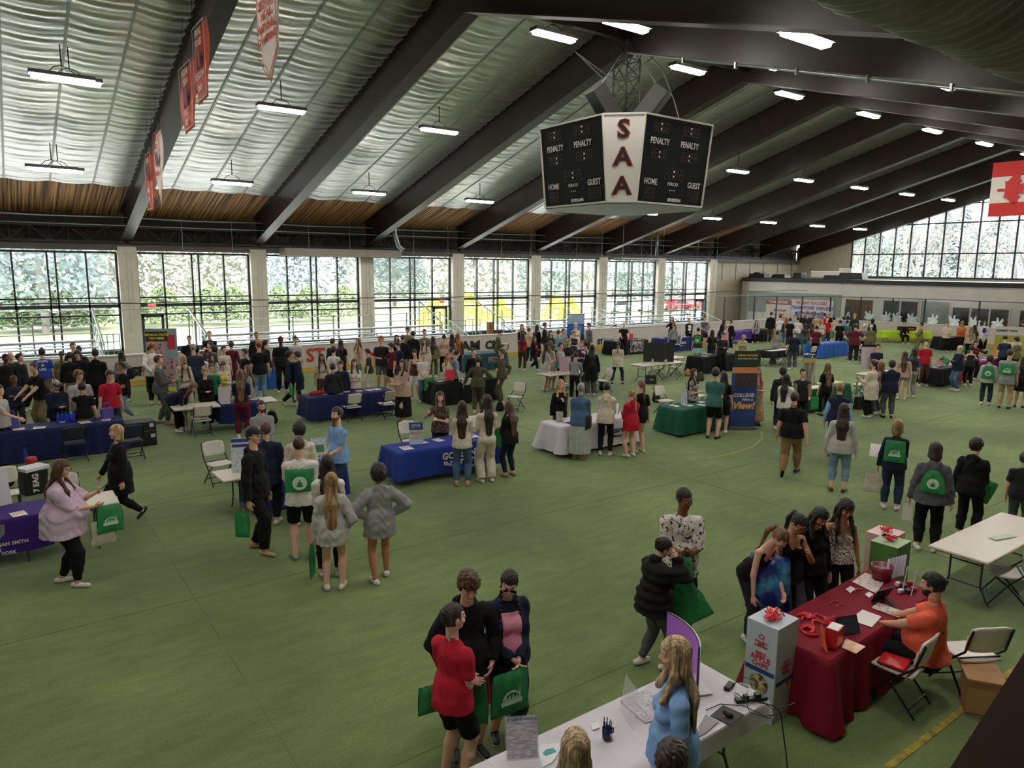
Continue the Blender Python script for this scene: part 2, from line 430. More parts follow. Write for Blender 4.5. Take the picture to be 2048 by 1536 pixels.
# ---- block windows and doors
def bwin(nm, y0, y1, z0, z1, mat, fr=None):
    mb = MB().b2(XB - .05, XB + .0, y0, y1, z0, z0 + .07).b2(XB - .05, XB, y0, y1, z1 - .07, z1)
    m = max(1, round((y1 - y0) / 1.3))
    for j in range(m + 1):
        y = y0 + (y1 - y0) * j / m; mb.b2(XB - .05, XB, y - .05, y + .05, z0, z1)
    o = struct(mb.build(nm, white)); MB().b2(XB - .02, XB - .01, y0, y1, z0, z1).build('pane', mat, parent=o)
dg = M('dark_room_glass', '#12161c', 0.12, nscale=0.9, col2='#3c4650', lo=.5, hi=.8)
bwin('window_20', 23.3, 25.7, 0.9, 2.55, dg); bwin('window_21', 17.9, 21.2, 0.85, 2.3, dg); bwin('window_22', 11, 17.4, .85, 2.3, dg)
mb = MB().b2(XB - .06, XB, 26.5, 28.2, 0, 2.5)
struct(MB().quad((XB + .02, 26.42, 0), (XB + .5, 28.7, 0), (XB + .5, 28.7, 2.45), (XB + .02, 26.42, 2.45)).build('door_1', M('brown_curtain', '#5b4636', .9, nscale=3, namt=.4, stretch=(1, 6, .3)), loc=(-.05, 0, 0)))
grey = M('grey_wall_mesh', '#8b918e', 0.8, nscale=6, namt=0.1)
for (a, c) in ((21.4, 23.1),): struct(MB().b2(XB - .04, XB, a, c, 1.0, 2.55).build('trim_7', grey))
struct(MB().b2(XB + .49, XB + .55, 29.1, 37.1, 1.1, 2.75).build('trim_8', grey))
# ================================================================ THINGS UNDER THE ROOF
steel = M('galvanised_steel', '#8d918f', 0.4, metal=0.8, nscale=3, namt=0.1)
lampbody = M('lamp_housing', '#6f706c', 0.5)
glow = M('lamp_diffuser', '#ffffff', 0.5, emit='#fff8ee', estr=LAMP)
def make_light(L=1.62, Wd=0.40, rod=1.0):
    t = empty('ceiling_light', (0, 0, 0))
    mb = MB()
    poly = [(-Wd / 2, 0), (Wd / 2, 0), (Wd / 2 - .03, .11), (-Wd / 2 + .03, .11)]
    mb.prism(poly, -L / 2, L / 2, tr=lambda v: Vector((v.z, v.x, v.y)))
    mb.build('housing', lampbody, t)
    mb = MB(); mb.prism([(-Wd / 2 + .09, -.085), (Wd / 2 - .09, -.085), (Wd / 2 - .05, 0), (-Wd / 2 + .05, 0)], -L / 2 + .06, L / 2 - .06, tr=lambda v: Vector((v.z, v.x, v.y)))
    mb.build('diffuser', glow, t)
    mb = MB(); mb.tube([(0, 0, .3), (0, 0, .3 + rod)], .018, 6)
    for sx in (-1, 1): mb.tube([(sx * .35, 0, .09), (sx * .18, 0, .27), (0, 0, .32)], .012, 5)
    mb.build('hanger', dk, t)
    return t
lt = {}
def light_at(x, y, z, label, grp, rod):
    key = round(rod, 1)
    if key not in lt: lt[key] = make_light(rod=key); o = lt[key]
    else: o = copy_tree(lt[key])
    o.location = (x, y, z)
    tag(o, label, 'ceiling light', grp)
NM = ['first', 'second', 'third', 'fourth', 'fifth', 'sixth', 'seventh', 'eighth', 'ninth', 'tenth', 'eleventh', 'twelfth', 'thirteenth', 'fourteenth']
for k in range(0, 10):
    x = colx(k) - BAY / 2 + 0.05
    light_at(x, 31.55, 7.85, '%s hanging strip light from the left in the row nearest the windows' % NM[k], 'strip lights in the row nearest the windows', 0.6)
    light_at(x, 25.1, 9.70, '%s hanging strip light from the left in the middle row of the window slope' % NM[k], 'strip lights in the middle row', 0.6)
for k in range(0, 8):
    x = colx(k + 2) - BAY / 2 + 0.1
    light_at(x, 18.2, 11.5, '%s bright panel light from the left along the roof ridge' % NM[k], 'panel lights along the ridge', 0.6)
for k in range(0, 7):
    x = colx(k + 2) - BAY / 2
    light_at(x, 15.0, 11.0, '%s bright panel light from the left on the near slope below the ridge' % NM[k], 'panel lights on the near slope', 0.6)
for y in (9.5, 3.5):
    for k in range(-2, 6): light_at(colx(k) + 3, y, zb(y) + .35, 'strip light hanging over the near part of the hall', 'strip lights over the near part of the hall', 0.6)
for k in (-2, -1):
    for y in (31.5, 25, 17): light_at(colx(k) + 2.9, y, zb(y) + .3, 'strip light hanging over the near part of the hall', 'strip lights over the near part of the hall', 0.6)
# ---- scoreboard
sbx, sby = 17.48, 17.95
def oct_(a, b): return [(-a, b), (-a, -b), (-b, -a), (b, -a), (a, -b), (a, b), (b, a), (-b, a)]
T = oct_(2.38, 1.503); Bt = oct_(2.124, 1.508)
Bt = oct_(2.124, 1.508 * 2.124 / 2.38 * 1.0)
Bt = oct_(2.10, 1.49)
sb = empty('scoreboard', (sbx, sby, 6.5), 0, 'black octagonal scoreboard cube hanging from the ridge with white SAA corner panels', 'scoreboard')
blk = M('scoreboard_black', '#0e1110', 0.6, nscale=1, namt=0.15, spec=.15)
wht = M('scoreboard_white', '#d9d5d0', 0.5)
H_ = 2.5
def fr(i):
    """frame of face i: origin bottom-left, u along, n outward"""
    j = (i + 1) % 8
    a0 = Vector((*Bt[i], 0)); b0 = Vector((*Bt[j], 0)); a1 = Vector((*T[i], H_)); b1 = Vector((*T[j], H_))
    return a0, b0, b1, a1
for i in range(8):
    a0, b0, b1, a1 = fr(i)
    nrm = (b0 - a0).cross(a1 - a0).normalized()
    c = (a0 + b0 + b1 + a1) / 4
    if nrm.dot(Vector((c.x, c.y, 0))) < 0: nrm = -nrm
    big = (i % 2 == 0)
    mb = MB(); mb.quad(a0, b0, b1, a1).quad(*[p - nrm * .12 for p in (a0, b0, b1, a1)])
    pp = [a0, b0, b1, a1]
    for q in range(4): mb.quad(pp[q], pp[(q + 1) % 4], pp[(q + 1) % 4] - nrm * .12, pp[q] - nrm * .12)
    face = mb.build('face_panel' if big else 'corner_panel', blk if big else wht, sb)
    mb = MB()
    for q in range(4): mb.bar(pp[q] + nrm * .01, pp[(q + 1) % 4] + nrm * .01, .05, .05, up=nrm)
    mb.build('edge_trim', wht, sb)
    if i in (0, 1, 2):
        mid0 = (a0 + b0) / 2; mid1 = (a1 + b1) / 2
        up = (mid1 - mid0).normalized(); u = (b0 - a0).normalized()
        if u.cross(up).dot(nrm) < 0: u = -u
        R3 = Matrix((u, u.cross(up) * 0 + up, nrm)).transposed()
        rot = R3.to_euler()
        def put(s, x, y, size, mat, bold=0.0, sx=1.0, off=.02, ext=.004, nm='lettering'):
            q = mid0 + up * y + u * x + nrm * off
            return text(s, size, mat, nm, face, q, rot, extrude=ext, bold=bold, sx=sx)
        if not big:
            for s, y in (('S', 2.06), ('A', 1.27), ('A', 0.44)):
                put(s, 0, y, .72, M('score_red_outline', '#b8402c', .5), bold=.034, sx=1.1)
                put(s, 0, y, .72, M('score_letter_black', '#0c0c0d', .5), bold=.012, sx=1.1, off=.032)
        else:
            led = M('dim_led_red', '#3a1518', .5); dot = M('score_dot', '#ffffff', .5)
            for sx_, y in ((-.78, 1.83), (.55, 1.88)): put('PENALTY', sx_, 1.80, .25, wht, bold=.003, sx=.78)
            put('HOME', -.98, .62, .25, wht, bold=.003, sx=.8); put('GUEST', .98, .62, .25, wht, bold=.003, sx=.8)
            put('PERIOD', 0, .60, .14, wht); put('SEVERSAN', .15, .13, .13, wht, bold=.004)
            mb = MB()
            for (x, y) in ((-.78, 2.3), (-.78, 2.15), (.55, 2.3), (.55, 2.15), (-.74, 1.5), (-.74, 1.36), (.6, 1.5), (.6, 1.36), (0, .98), (0, .84), (-.1, .42), (0, .42), (.1, .42)):
                q = mid0 + up * y + u * x + nrm * .02
                r = .022 if y > .5 else .014
                mb.quad(*[q + u * r * math.cos(a) * 1.4 + up * r * math.sin(a) * 1.4 for a in [k * math.pi / 4 for k in range(8)]])
            mb.build('light_dots', dot, face)
            for (x, y, w, h) in ((-.98, .3, .5, .32), (.98, .3, .6, .32), (0, .9, .9, .3), (-.78, 1.45, .7, .25), (.6, 1.45, .8, .25), (-.78, 2.2, .7, .25), (.55, 2.2, .8, .25)):
                mb = MB()
                for s7 in range(4):
                    q = mid0 + up * y + u * (x - w / 2 + w * (s7 + .5) / 4) + nrm * .017; ww = w / 4 * .55
                    for (ax, ay, bx_, by_) in ((-1, -1, 1, -1), (-1, 0, 1, 0), (-1, 1, 1, 1), (-1, -1, -1, 1), (1, -1, 1, 1)):
                        mb.bar(q + u * ax * ww / 2 + up * ay * h / 2, q + u * bx_ * ww / 2 + up * by_ * h / 2, .018, .004, up=nrm)
                mb.build('digit_display', led, face)
mb = MB(); mb.prism(Bt[::-1], -.06, 0.02); mb.build('underside_panel', M('scoreboard_underside', '#6a6f6c', .5, nscale=2, namt=.1), sb)
mb = MB(); mb.prism(oct_(2.2, 1.4)[::-1], H_ - .1, H_ - .02); mb.build('top_panel', blk, sb)
# lattice mast above it
mb = MB(); mm = empty('lattice_mast', (sbx, sby, 9.0), 0, 'dark steel lattice mast hanging from the ridge above the scoreboard', 'mast')
zt = zb(YR) + .3 - 9.0
for (x, y) in ((-.3, -.3), (.3, -.3), (.3, .3), (-.3, .3)): mb.bar((x, y, -.1), (x, y, zt), .04)
for j in range(5):
    z0, z1 = zt * j / 5, zt * (j + 1) / 5
    for (a, c) in (((-.3, -.3), (.3, -.3)), ((.3, -.3), (.3, .3)), ((.3, .3), (-.3, .3)), ((-.3, .3), (-.3, -.3))):
        mb.bar((*a, z0), (*c, z0), .03); mb.bar((*a, z0 if j % 2 else z1), (*c, z1 if j % 2 else z0), .025)
mb.build('lattice', M('dark_green_steel', '#2c2f28', .5), mm)
mb = MB()
for sg in (-1, 1):
    mb.tube([(.3, -.3, zt - .1), (.8, -.8 * sg, zt * .7), (1.1, -1.1 * sg, .9), (1.3, -1.3 * sg, 0)], .018, 6)
    mb.tube([(-1.2, 1.2, zt - .2), (-.2, .2 * sg, zt * .45), (.4, -.5 * sg, .3)], .022, 6)
mb.build('cable', steel, mm)
# loudspeakers above the scoreboard
for nm_, sgn in (('left', -1), ('right', 1)):
    c = Vector((sbx, sby, 9.75)) + Vector((CR.x, CR.y, 0)) * (.78 * sgn) + Vector((-CF.x, -CF.y, 0)) * .5
    s = empty('loudspeaker', c, 0, 'black loudspeaker box hung above the scoreboard, tilted outwards on its %s' % nm_, 'loudspeaker')
    fx = Vector((CR.x, CR.y, 0)).normalized() * sgn; face = (fx * .72 + Vector((-CF.x, -CF.y, 0)).normalized() * .30 + Vector((0, 0, -.62))).normalized()
    upv = (Vector((0, 0, 1)) - face * face.z).normalized(); sd = upv.cross(face)
    R3 = Matrix((sd, upv, face)).transposed()
    MB().box((0, 0, 0), (.58, 1.15, .52), rot=R3).build('cabinet', M('speaker_grey', '#504d4b', .5), s, bevel=.02)
    MB().box(face * .265, (.54, 1.10, .02), rot=R3).build('grille', M('speaker_grille', '#0d0e11', .6), s)
    mb = MB().tube([face * -.2 + upv * .5, Vector((0, 0, 1.5)) - fx * .5], .012, 5); mb.build('cable', steel, s)
# ---- pennant banners by the nearest beam
red = M('banner_orange', '#c7553d', .8, nscale=3, namt=.08); bw = M('banner_cream', '#d8cbc2', .8, nscale=3, namt=.06)
navy = M('banner_navy', '#2b3560', .8); orng = M('banner_red', '#cc4a2e', .8)
def banner(Y0, Y1, zt_, zbm, mat, tmat, label, point=0, X=4.9, lines=('',), logo=True, wave=.05):
    w = abs(Y1 - Y0); h = zt_ - zbm
    t = empty('hanging_banner', (X, (Y0 + Y1) / 2, zt_), 0, label, 'banner', None)
    def fn(u, v):
        y = (u - .5) * w; z = -v * h
        if point: z = -min(v * h, h - point * abs(u - .5) * 2) if v > .999 else -v * (h - point * abs(u - .5) * 2)
        return (wave * math.sin(v * 5 + u * 2), y, z)
    mb = MB().grid(fn, 8, 14); mb.build('fabric', mat, t, smooth=True, solid=.01)
    MB().tube([(0, -w / 2 - .04, .01), (0, w / 2 + .04, .01)], .02, 6).build('top_rod', dk, t)
    mb = MB()
    for s in (-1, 1): mb.tube([(0, s * w * .4, .01), (0.1, s * w * .4, zb((Y0 + Y1) / 2) + 1.3 - zt_)], .006, 4)
    mb.build('cord', dk, t)
    rt = (90 * D2R, 0, -90 * D2R)
    for (s, zz, sz) in lines:
        if s: text(s, sz, tmat, 'lettering', t, (-.075, 0, -zz), rt, bold=.004)
    if logo:
        zz = logo
        text('H', w * .5, navy, 'emblem', t, (-.08, 0, -zz), rt, bold=.03); text('I', w * .4, orng, 'emblem', t, (-.085, -w * .02, -zz), rt, bold=.02)
    mb = MB()
    m_ = .05
    P_ = [(-w / 2 + m_, -.05), (w / 2 - m_, -.05), (w / 2 - m_, -(h - point) + m_)] + ([(0, -h + m_ * 1.6)] if point else []) + [(-w / 2 + m_, -(h - point) + m_)]
    for q in range(len(P_)):
        a, c = P_[q], P_[(q + 1) % len(P_)]; mb.bar((-.07, a[0], a[1]), (-.07, c[0], c[1]), .02, .006, up=(1, 0, 0))
    mb.build('border', tmat, t)
banner(21.45, 22.95, 9.95, 8.18, red, bw, 'faded orange championship banner left of the brighter orange one', lines=(('NCAA', .25, .26), ('MEN', .5, .26), ('EAST', 1.3, .26), ('2004', 1.55, .22)), logo=.9)
banner(19.85, 21.15, 10.58, 8.68, red, bw, 'bright orange championship banner highest on the nearest beam', lines=(('FINAL', .25, .24), ('FOUR', .5, .26), ('REGION', 1.3, .24), ('2003', 1.6, .22)), logo=.9)
banner(26.35, 27.45, 8.82, 6.42, bw, red, 'white pointed pennant beside the red banner at the foot of the beam', point=.55, lines=(('EAST', .5, .2), ('2001', .25, .2), ('NCAA', 1.35, .2)), logo=.9)
banner(28.05, 29.25, 8.36, 6.38, M('banner_red_cloth', '#bf4a3a', .8), bw, 'narrow red and white banner, lowest of the banners', lines=(('ACHA', .3, .22), ('EAST', 1.3, .24), ('2000', 1.6, .2)), logo=.75)
banner(14.4, 15.65, 11.2, 8.08, bw, red, 'large white pointed national champions pennant at the top', point=.5, lines=(('2023-2024', 1.62, .23), ('NCAA', 1.85, .22), ('NATIONAL', 2.07, .21), ('CHAMPIONS', 2.29, .19)), logo=1.15)
# ---- maple leaf flag
_fp = onX(1987, 326, 43.0)
fl = empty('maple_leaf_flag', (43.0, _fp.y - .42 * 4.3, _fp.z), -90 * D2R, 'red and white maple leaf flag hanging sideways under the roof', 'flag')
FW, FH = 4.3, 2.75
wv = lambda x: .03 * math.sin(x * 4)
for (z0, z1, m_) in ((0, .27, 'r'), (.27, .75, 'w'), (.75, 1, 'r')):
    MB().grid(lambda u, v: ((u - .42) * FW, wv(u * 2), -(z0 + (z1 - z0) * v) * FH), 16, 3).build('red_band' if m_ == 'r' else 'white_band', M('flag_red', '#cf3434', .7) if m_ == 'r' else M('flag_white', '#e6e0d8', .7), fl, smooth=True)
half = [(0, 1), (.12, .78), (.26, .84), (.2, .5), (.42, .68), (.47, .56), (.72, .6), (.63, .42), (.74, .33), (.4, .05), (.43, -.08), (.05, -.02), (.06, -.4)]
leaf = half + [(-x, y) for x, y in half[::-1]][:-1]
MB().prism([(y * 1.0 + .05, x * 1.0) for x, y in leaf][::-1], 0, .012, tr=lambda v: Vector((v.x - 1.12, -.05 - v.z, v.y - FH * .51))).build('maple_leaf', M('flag_red', '#cf3434', .7), fl)
# ---- big foil duct over the camera's right, and pipes
def corr(u, v, x0, x1, r, cy, cz):
    a = 2 * math.pi * v; x = x0 + (x1 - x0) * u
    rr = r + .016 * math.sin(x * 48) + .01 * math.sin(x * 9 + a * 3)
    return (x, cy + rr * math.cos(a), cz + rr * math.sin(a))
d_ = MB().grid(lambda u, v: corr(u, v, 2, 30, .50, 2.12, 6.34), 1400, 20).build('air_duct', M('duct_foil', '#8b8b88', .45, metal=.45, nscale=3, namt=.15), smooth=True)
tag(d_, 'large corrugated silver air duct under the roof at the upper right', 'air duct')
def pipe(nm, pts, r, label, mat=steel, cat='pipe'):
    return tag(MB().tube(pts, r, 8).build(nm, mat, smooth=True), label, cat)
yb_ = lambda x, y, o: (x, y, zb(y) + o)
pipe('conduit_pipe', [(17.2, YR - .3, zb(YR) - .1), (17.2, 6, zb(6) - .1), (17.2, 1, zb(1) - .1)], .035, 'thin grey conduit running down the near roof slope past the panel lights')
for y in np.arange(2, 17, 1.9): MB().box((17.2, y, zb(y) - .08), (.12, .05, .16)).build('clamp', steel, bpy.data.objects['conduit_pipe'])
pipe('conduit_pipe', [(x, 37.6, 6.55 + (.05 if int(x) % 2 else 0)) for x in np.arange(-10, 60, 3)], .03, 'long grey pipe under the roof along the window wall')
pipe('conduit_pipe', [(x, 37.0, 6.2) for x in (-10, 47.5)], .018, 'thin sagging line just above the window heads')
pipe('drop_pipe', [onY(785, 385, 36.5), onY(790, 470, 36.5), onY(797, 492, 36.5), onY(806, 500, 36.5)], .13, 'fat grey pipe dropping to the long beige screen box', cat='pipe')
pipe('drop_pipe', [onY(1315, 462, 36.5), onY(1313, 512, 36.5)], .10, 'fat grey pipe dropping to the flat panel above the windows', cat='pipe')
a, c = onY(567, 494, 37.8), onY(800, 500, 37.8)
tag(MB().b2(a.x, c.x, 37.6, 38.63, 5.0, 5.40).build('screen_box', M('beige_metal_box', '#8b857b', .6, nscale=2, namt=.06), bevel=.02), 'long beige metal screen box along the top of the windows', 'screen box')
a, c = onY(1235, 515, 36.5), onY(1312, 515, 36.5)
tag(MB().b2(a.x, c.x, 36.0, 36.9, 5.16, 5.24).tube([(a.x + .5, 36.5, 5.2), (a.x + .5, 36.5, 7.45)], .02, 6).tube([(c.x - .5, 36.5, 5.2), (c.x - .5, 36.5, 7.45)], .02, 6).build('projection_screen', M('grey_hanging_panel', '#8e908c', .5)), 'flat grey panel hanging above the far windows', 'panel')
for k in range(0, 7):
    for j, q in enumerate((.25, .62)):
        x = colx(k) + BAY * q + .6
        tag(MB().tube([(x, 36.9, zb(36.9) + 1.35), (x, 36.9, 5.2)], .012, 5).build('drop_wire', steel), 'thin vertical wire hanging in front of the window heads', 'wire', 'wires in front of the window heads')
# ================================================================ RINK BOARDS, GLASS, BLEACHERS
YBD = 29.75; XE = 49.0; RC = 8.5
path = [(XN + 1, YBD)] + [(x, YBD) for x in np.arange(-8, XE - RC, 2.44)] + [(XE - RC + RC * math.sin(a), YBD - RC + RC * math.cos(a)) for a in np.linspace(0, math.pi / 2, 15)] + [(XE, y) for y in np.arange(YBD - RC - 2.2, 6.2, -2.44)]
def sweep(pts, o0, o1, z0, z1):
    mb = MB(); n = len(pts); L = []
    for k in range(n):
        a = Vector(pts[max(k - 1, 0)]); c = Vector(pts[min(k + 1, n - 1)]); d = (c - a).normalized(); nn = Vector((-d.y, d.x)); p = Vector(pts[k])
        L.append((p + nn * o0, p + nn * o1))
    for k in range(n - 1):
        (a0, a1), (b0, b1) = L[k], L[k + 1]
        for q in ((a0, z0, b0, z0, b0, z1, a0, z1), (a1, z0, a1, z1, b1, z1, b1, z0), (a0, z1, b0, z1, b1, z1, a1, z1), (a0, z0, a1, z0, b1, z0, b0, z0)):
            pass
        mb.quad((*a0, z0), (*b0, z0), (*b0, z1), (*a0, z1)); mb.quad((*a1, z0), (*a1, z1), (*b1, z1), (*b1, z0)); mb.quad((*a0, z1), (*b0, z1), (*b1, z1), (*a1, z1))
    return mb
boards = empty('rink_boards', (20, YBD, 0), 0, 'long white dasher boards with yellow kick strip curving round the far end', 'rink boards')
off = Vector((20, YBD, 0))
def bparts(name, o0, o1, z0, z1, mat):
    mb = sweep(path, o0, o1, z0, z1); mb.v = [tuple(Vector(v) - off) for v in mb.v]; return mb.build(name, mat, boards)
bparts('board_panel', 0.0, 0.09, 0.0, 1.14, M('board_white', '#c5bcb4', .5, nscale=1.4, namt=.04))
bparts('kick_strip', -0.02, 0.0, 0.0, 0.2, M('kick_yellow', '#c9a33a', .5, nscale=3, namt=.12))
bparts('cap_rail', -0.03, 0.12, 1.14, 1.19, M('cap_white', '#dcdad6', .4))
lr = M('board_letter_red', '#b13a3c', .5); lb = M('board_letter_black', '#191b1c', .5)
def blet(s, px, py, size, mat, sx=1.0):
    p = onY(px, py, YBD); text(s, size, mat, 'board_lettering', boards, (p.x - 20, -.025, p.z), (90 * D2R, 0, 0), bold=.025, sx=sx)
blet('ST', 631, 711, .78, lr, 1.0); blet('N', 747, 713, .78, lr, 1.2); blet('O', 571, 716, .6, lr)
blet('AM', 941, 692, .62, lb, 1.25); blet('CM', 985, 690, .55, lb, 1.1); blet('TSF', 268, 744, .45, lb); blet('ST', 1200, 684, .4, lb)
# glass shield at the far end
gl2 = M('shield_glazing', '#ffffff', .05); g_ = gl2.node_tree; g_.nodes.clear()
go = g_.nodes.new('ShaderNodeOutputMaterial'); gm = g_.nodes.new('ShaderNodeMixShader'); gt = g_.nodes.new('ShaderNodeBsdfTransparent'); gg = g_.nodes.new('ShaderNodeBsdfGlossy')
gt.inputs['Color'].default_value = (0.93, 0.95, 0.94, 1); gg.inputs['Roughness'].default_value = .08; gm.inputs['Fac'].default_value = .08
g_.links.new(gt.outputs[0], gm.inputs[1]); g_.links.new(gg.outputs[0], gm.inputs[2]); g_.links.new(gm.outputs[0], go.inputs['Surface'])
gpath = [p for p in path if p[0] > 37.5]
gs = empty('glass_shield', (XE, 21, 1.19), 0, 'clear glass shield with black posts standing on the far end boards', 'glass shield')
go_ = Vector((XE, 21, 1.19))
mb = sweep(gpath, .04, .05, 1.19, 2.75); mb.v = [tuple(Vector(v) - go_) for v in mb.v]; mb.build('pane', gl2, gs)
for k, p in enumerate(gpath):
    if gpath.index(p) % (2 if 0 < k < 16 else 1) == 0:
        MB().box((p[0] - go_.x, p[1] - go_.y, .78), (.07, .07, 1.58)).build('post', dkf, gs)
mb = sweep(gpath, .02, .07, 2.72, 2.76); mb.v = [tuple(Vector(v) - go_) for v in mb.v]; mb.build('top_rail', dkf, gs)
tag(MB().tube([(x, YBD + .2, 3.08 + .03 * math.sin(x)) for x in np.arange(-12, 49, 1.5)], .02, 6).build('net_cable', dk), 'dark horizontal cable strung above the long side boards', 'cable')
tag(MB().tube([(x, YBD + .25, 2.82) for x in np.arange(-12, 47, 3)], .014, 6).build('net_cable', steel), 'pale thin cable just below the dark one above the long side boards', 'cable')
# bleachers between boards and windows
alu = M('bleacher_aluminium', '#c9d0d0', .35, metal=.6, nscale=2, namt=.08)
grn = M('rail_green_grey', '#7f9990', .5, metal=.2)
def bleacher(x0, x1, nm):
    t = empty('bleacher', ((x0 + x1) / 2, 33.2, 0), 0, nm, 'bleacher'); L = x1 - x0
    for j in range(5):
        y = -1.6 + j * .75; z = .45 + j * .22
        MB().box((0, y, z), (L, .28, .04)).box((0, y, z - .03), (L, .03, .05)).build('seat_plank', alu, t)
        MB().box((0, y + .38, z - .22), (L, .3, .03)).build('foot_plank', alu, t)
    mb = MB(); n = max(2, int(L / 2))
    for k in range(n + 1):
        x = -L / 2 + .1 + (L - .2) * k / n
        mb.bar((x, -1.7, .2), (x, 1.5, 1.2), .05); mb.bar((x, 1.5, 0), (x, 1.5, 2.05), .05); mb.bar((x, -1.6, 0), (x, -1.6, .45), .05); mb.bar((x, 0, 0), (x, 0, .8), .05)
        if k < n: mb.bar((x, 1.5, .1), (x + (L - .2) / n, 1.5, 1.1), .03)
    mb.build('frame', M('bleacher_frame', '#8a9492', .5, metal=.4), t)
    mb = MB()
    for z in (1.25, 1.62, 2.0): mb.bar((-L / 2, 1.55, z), (L / 2, 1.55, z), .045)
    for s in (-1, 1):
        for z0 in (.5, .9): mb.bar((s * L / 2, -1.5, z0), (s * L / 2, 1.5, z0 + 1.0), .04)
    mb.build('back_rail', alu, t)
bleacher(-11, 3.35, 'aluminium bleacher behind the boards at the far left')
bleacher(7.6, 20.2, 'aluminium bleacher behind the boards second from the left')
bleacher(24.2, 31.5, 'aluminium bleacher behind the boards third from the left')
bleacher(32.2, 41.0, 'aluminium bleacher behind the boards nearest the far end')
def stair_rail(p0, p1, nm):
    a = onY(*p0, 35.4); c = onY(*p1, 34.2); c.z = max(c.z, .9)
    t = empty('stair_rail', (a.x, a.y, 0), 0, nm, 'stair rail'); o = Vector((a.x, a.y, 0))
    MB().bar(a - o, c - o, .07).build('handrail', alu, t)
    mb = MB().bar((0, 0, 0), a - o, .05); e = c - o; mb.bar((e.x, e.y, 0), e, .05)
    for k in range(1, 5):
        q = (a - o).lerp(e, k / 5); mb.bar((q.x, q.y, .4), q, .025)
    mb.bar(Vector((0, 0, .5)), Vector((e.x, e.y, .35)), .04)
    mb.build('baluster', grn, t)
stair_rail((184, 616), (208, 690), 'green and white stair rail left of the first wide pillar')
stair_rail((376, 616), (412, 668), 'green and white stair rail behind the two officers in black')
stair_rail((838, 602), (884, 645), 'white stair rail right of the third pillar')
stair_rail((952, 602), (1008, 640), 'white stair rail right of the fourth pillar')
stair_rail((1321, 592), (1376, 628), 'white stair rail in the farthest window bay')
def guard(px0, px1, py, nm):
    a = onY(px0, py, 36.8); c = onY(px1, py, 36.8); mb = MB()
    for z in (1.35, 1.0, .6): mb.bar((a.x, 36.8, z), (c.x, 36.8, z), .04)
    for k in range(5): x = a.x + (c.x - a.x) * k / 4; mb.bar((x, 36.8, 0), (x, 36.8, 1.35), .04)
    tag(mb.build('guard_rail', grn), nm, 'guard rail')
guard(190, 240, 690, 'green guard rail between the left bleacher and the first pillar'); guard(900, 960, 660, 'green guard rail before the yellow shrubs')
# exit signs on the transoms
for (px, py) in ((304, 612), (884, 603)):
    p = onY(px, py, YW - .07); t = empty('exit_sign', (p.x, p.y, p.z), 0, 'small red exit sign over the %s glass door' % ('left' if px < 500 else 'middle'), 'exit sign')
    MB().box((0, 0, 0), (.36, .06, .22)).build('housing', M('exit_white', '#ddd6d2', .5), t)
    text('EXIT', .15, M('exit_red', '#d8283a', .5, emit='#ff3040', estr=1.2), 'lettering', t, (0, -.04, 0), (90 * D2R, 0, 0), bold=.006)
# ================================================================ far block: sponsor banners, posters, cut-outs, clutter on the roof
p = [onX(*q, XB + .40) for q in ((1583, 598), (1663, 601), (1663, 652), (1583, 652))]
def wallbanner(q0, q1, X, nm, mat, label, txt, grp=None):
    a = onX(*q0, X); c = onX(*q1, X); y0, y1 = c.y, a.y; z1, z0 = a.z, c.z
    t = empty(nm, (X, (y0 + y1) / 2, (z0 + z1) / 2), 0, label, 'banner' if 'banner' in nm else 'poster')
    MB().box((0, 0, 0), (.03, y1 - y0, z1 - z0)).build('sheet', mat, t)
    for (s, u, v, sz, m_) in txt:
        text(s, sz, m_, 'lettering', t, (-.02, -u * (y1 - y0) / 2, v * (z1 - z0) / 2), (90 * D2R, 0, -90 * D2R), bold=.012)
    return t, y1 - y0, z1 - z0
pinkw = M('banner_pale', '#cfc3cc', .6)
t, w_, h_ = wallbanner((1583, 598), (1664, 652), XB + .42, 'wall_banner', pinkw, 'pale wall banner reading TEAMWORK DRIVEN above the far crowd',
    [('PATIENT FOCUSED,', 0, .72, .30, lr), ('TEAMWORK DRIVEN!', 0, .32, .36, M('banner_blue_letter', '#30448c', .6))])
mb = MB()
for k in range(9): mb.lathe([(.0, .55), (.13, .5), (.15, .35), (.10, .28), (.22, .2), (.25, -.3)], c=(-.06, -1.2 + k * .3, -h_ / 2 + .38 + .1 * (k % 2)), n=8, sx=.15)
mb.build('team_photo_print', M('team_print', '#3b4268', .6, nscale=4, col2='#8c8fb5'), t)
t, w_, h_ = wallbanner((1533, 598), (1581, 640), XB + .42, 'wall_banner', M('banner_white2', '#c9c4be', .6), 'white wall banner with a red header left of the teamwork banner', [('HELPING', 0, -.1, .25, lr), ('OUR TEAM', 0, -.5, .22, lr)])
MB().box((-.02, 0, h_ / 2 - .2), (.02, w_, .38)).build('header_band', M('banner_red_band', '#a8434d', .6), t)
text('TEAM SUPPORT', .25, M('banner_white2', '#c9c4be'), 'lettering', t, (-.04, 0, h_ / 2 - .2), (90 * D2R, 0, -90 * D2R), bold=.01)
t, w_, h_ = wallbanner((1690, 612), (1703, 650), XB - .2, 'wall_poster', lb, 'narrow black poster with a white emblem beside the brown doorway', [('A', 0, .1, .5, wht)])
cut = M('cutout_white', '#cfdce2', .5, nscale=5, col2='#eef4f6')
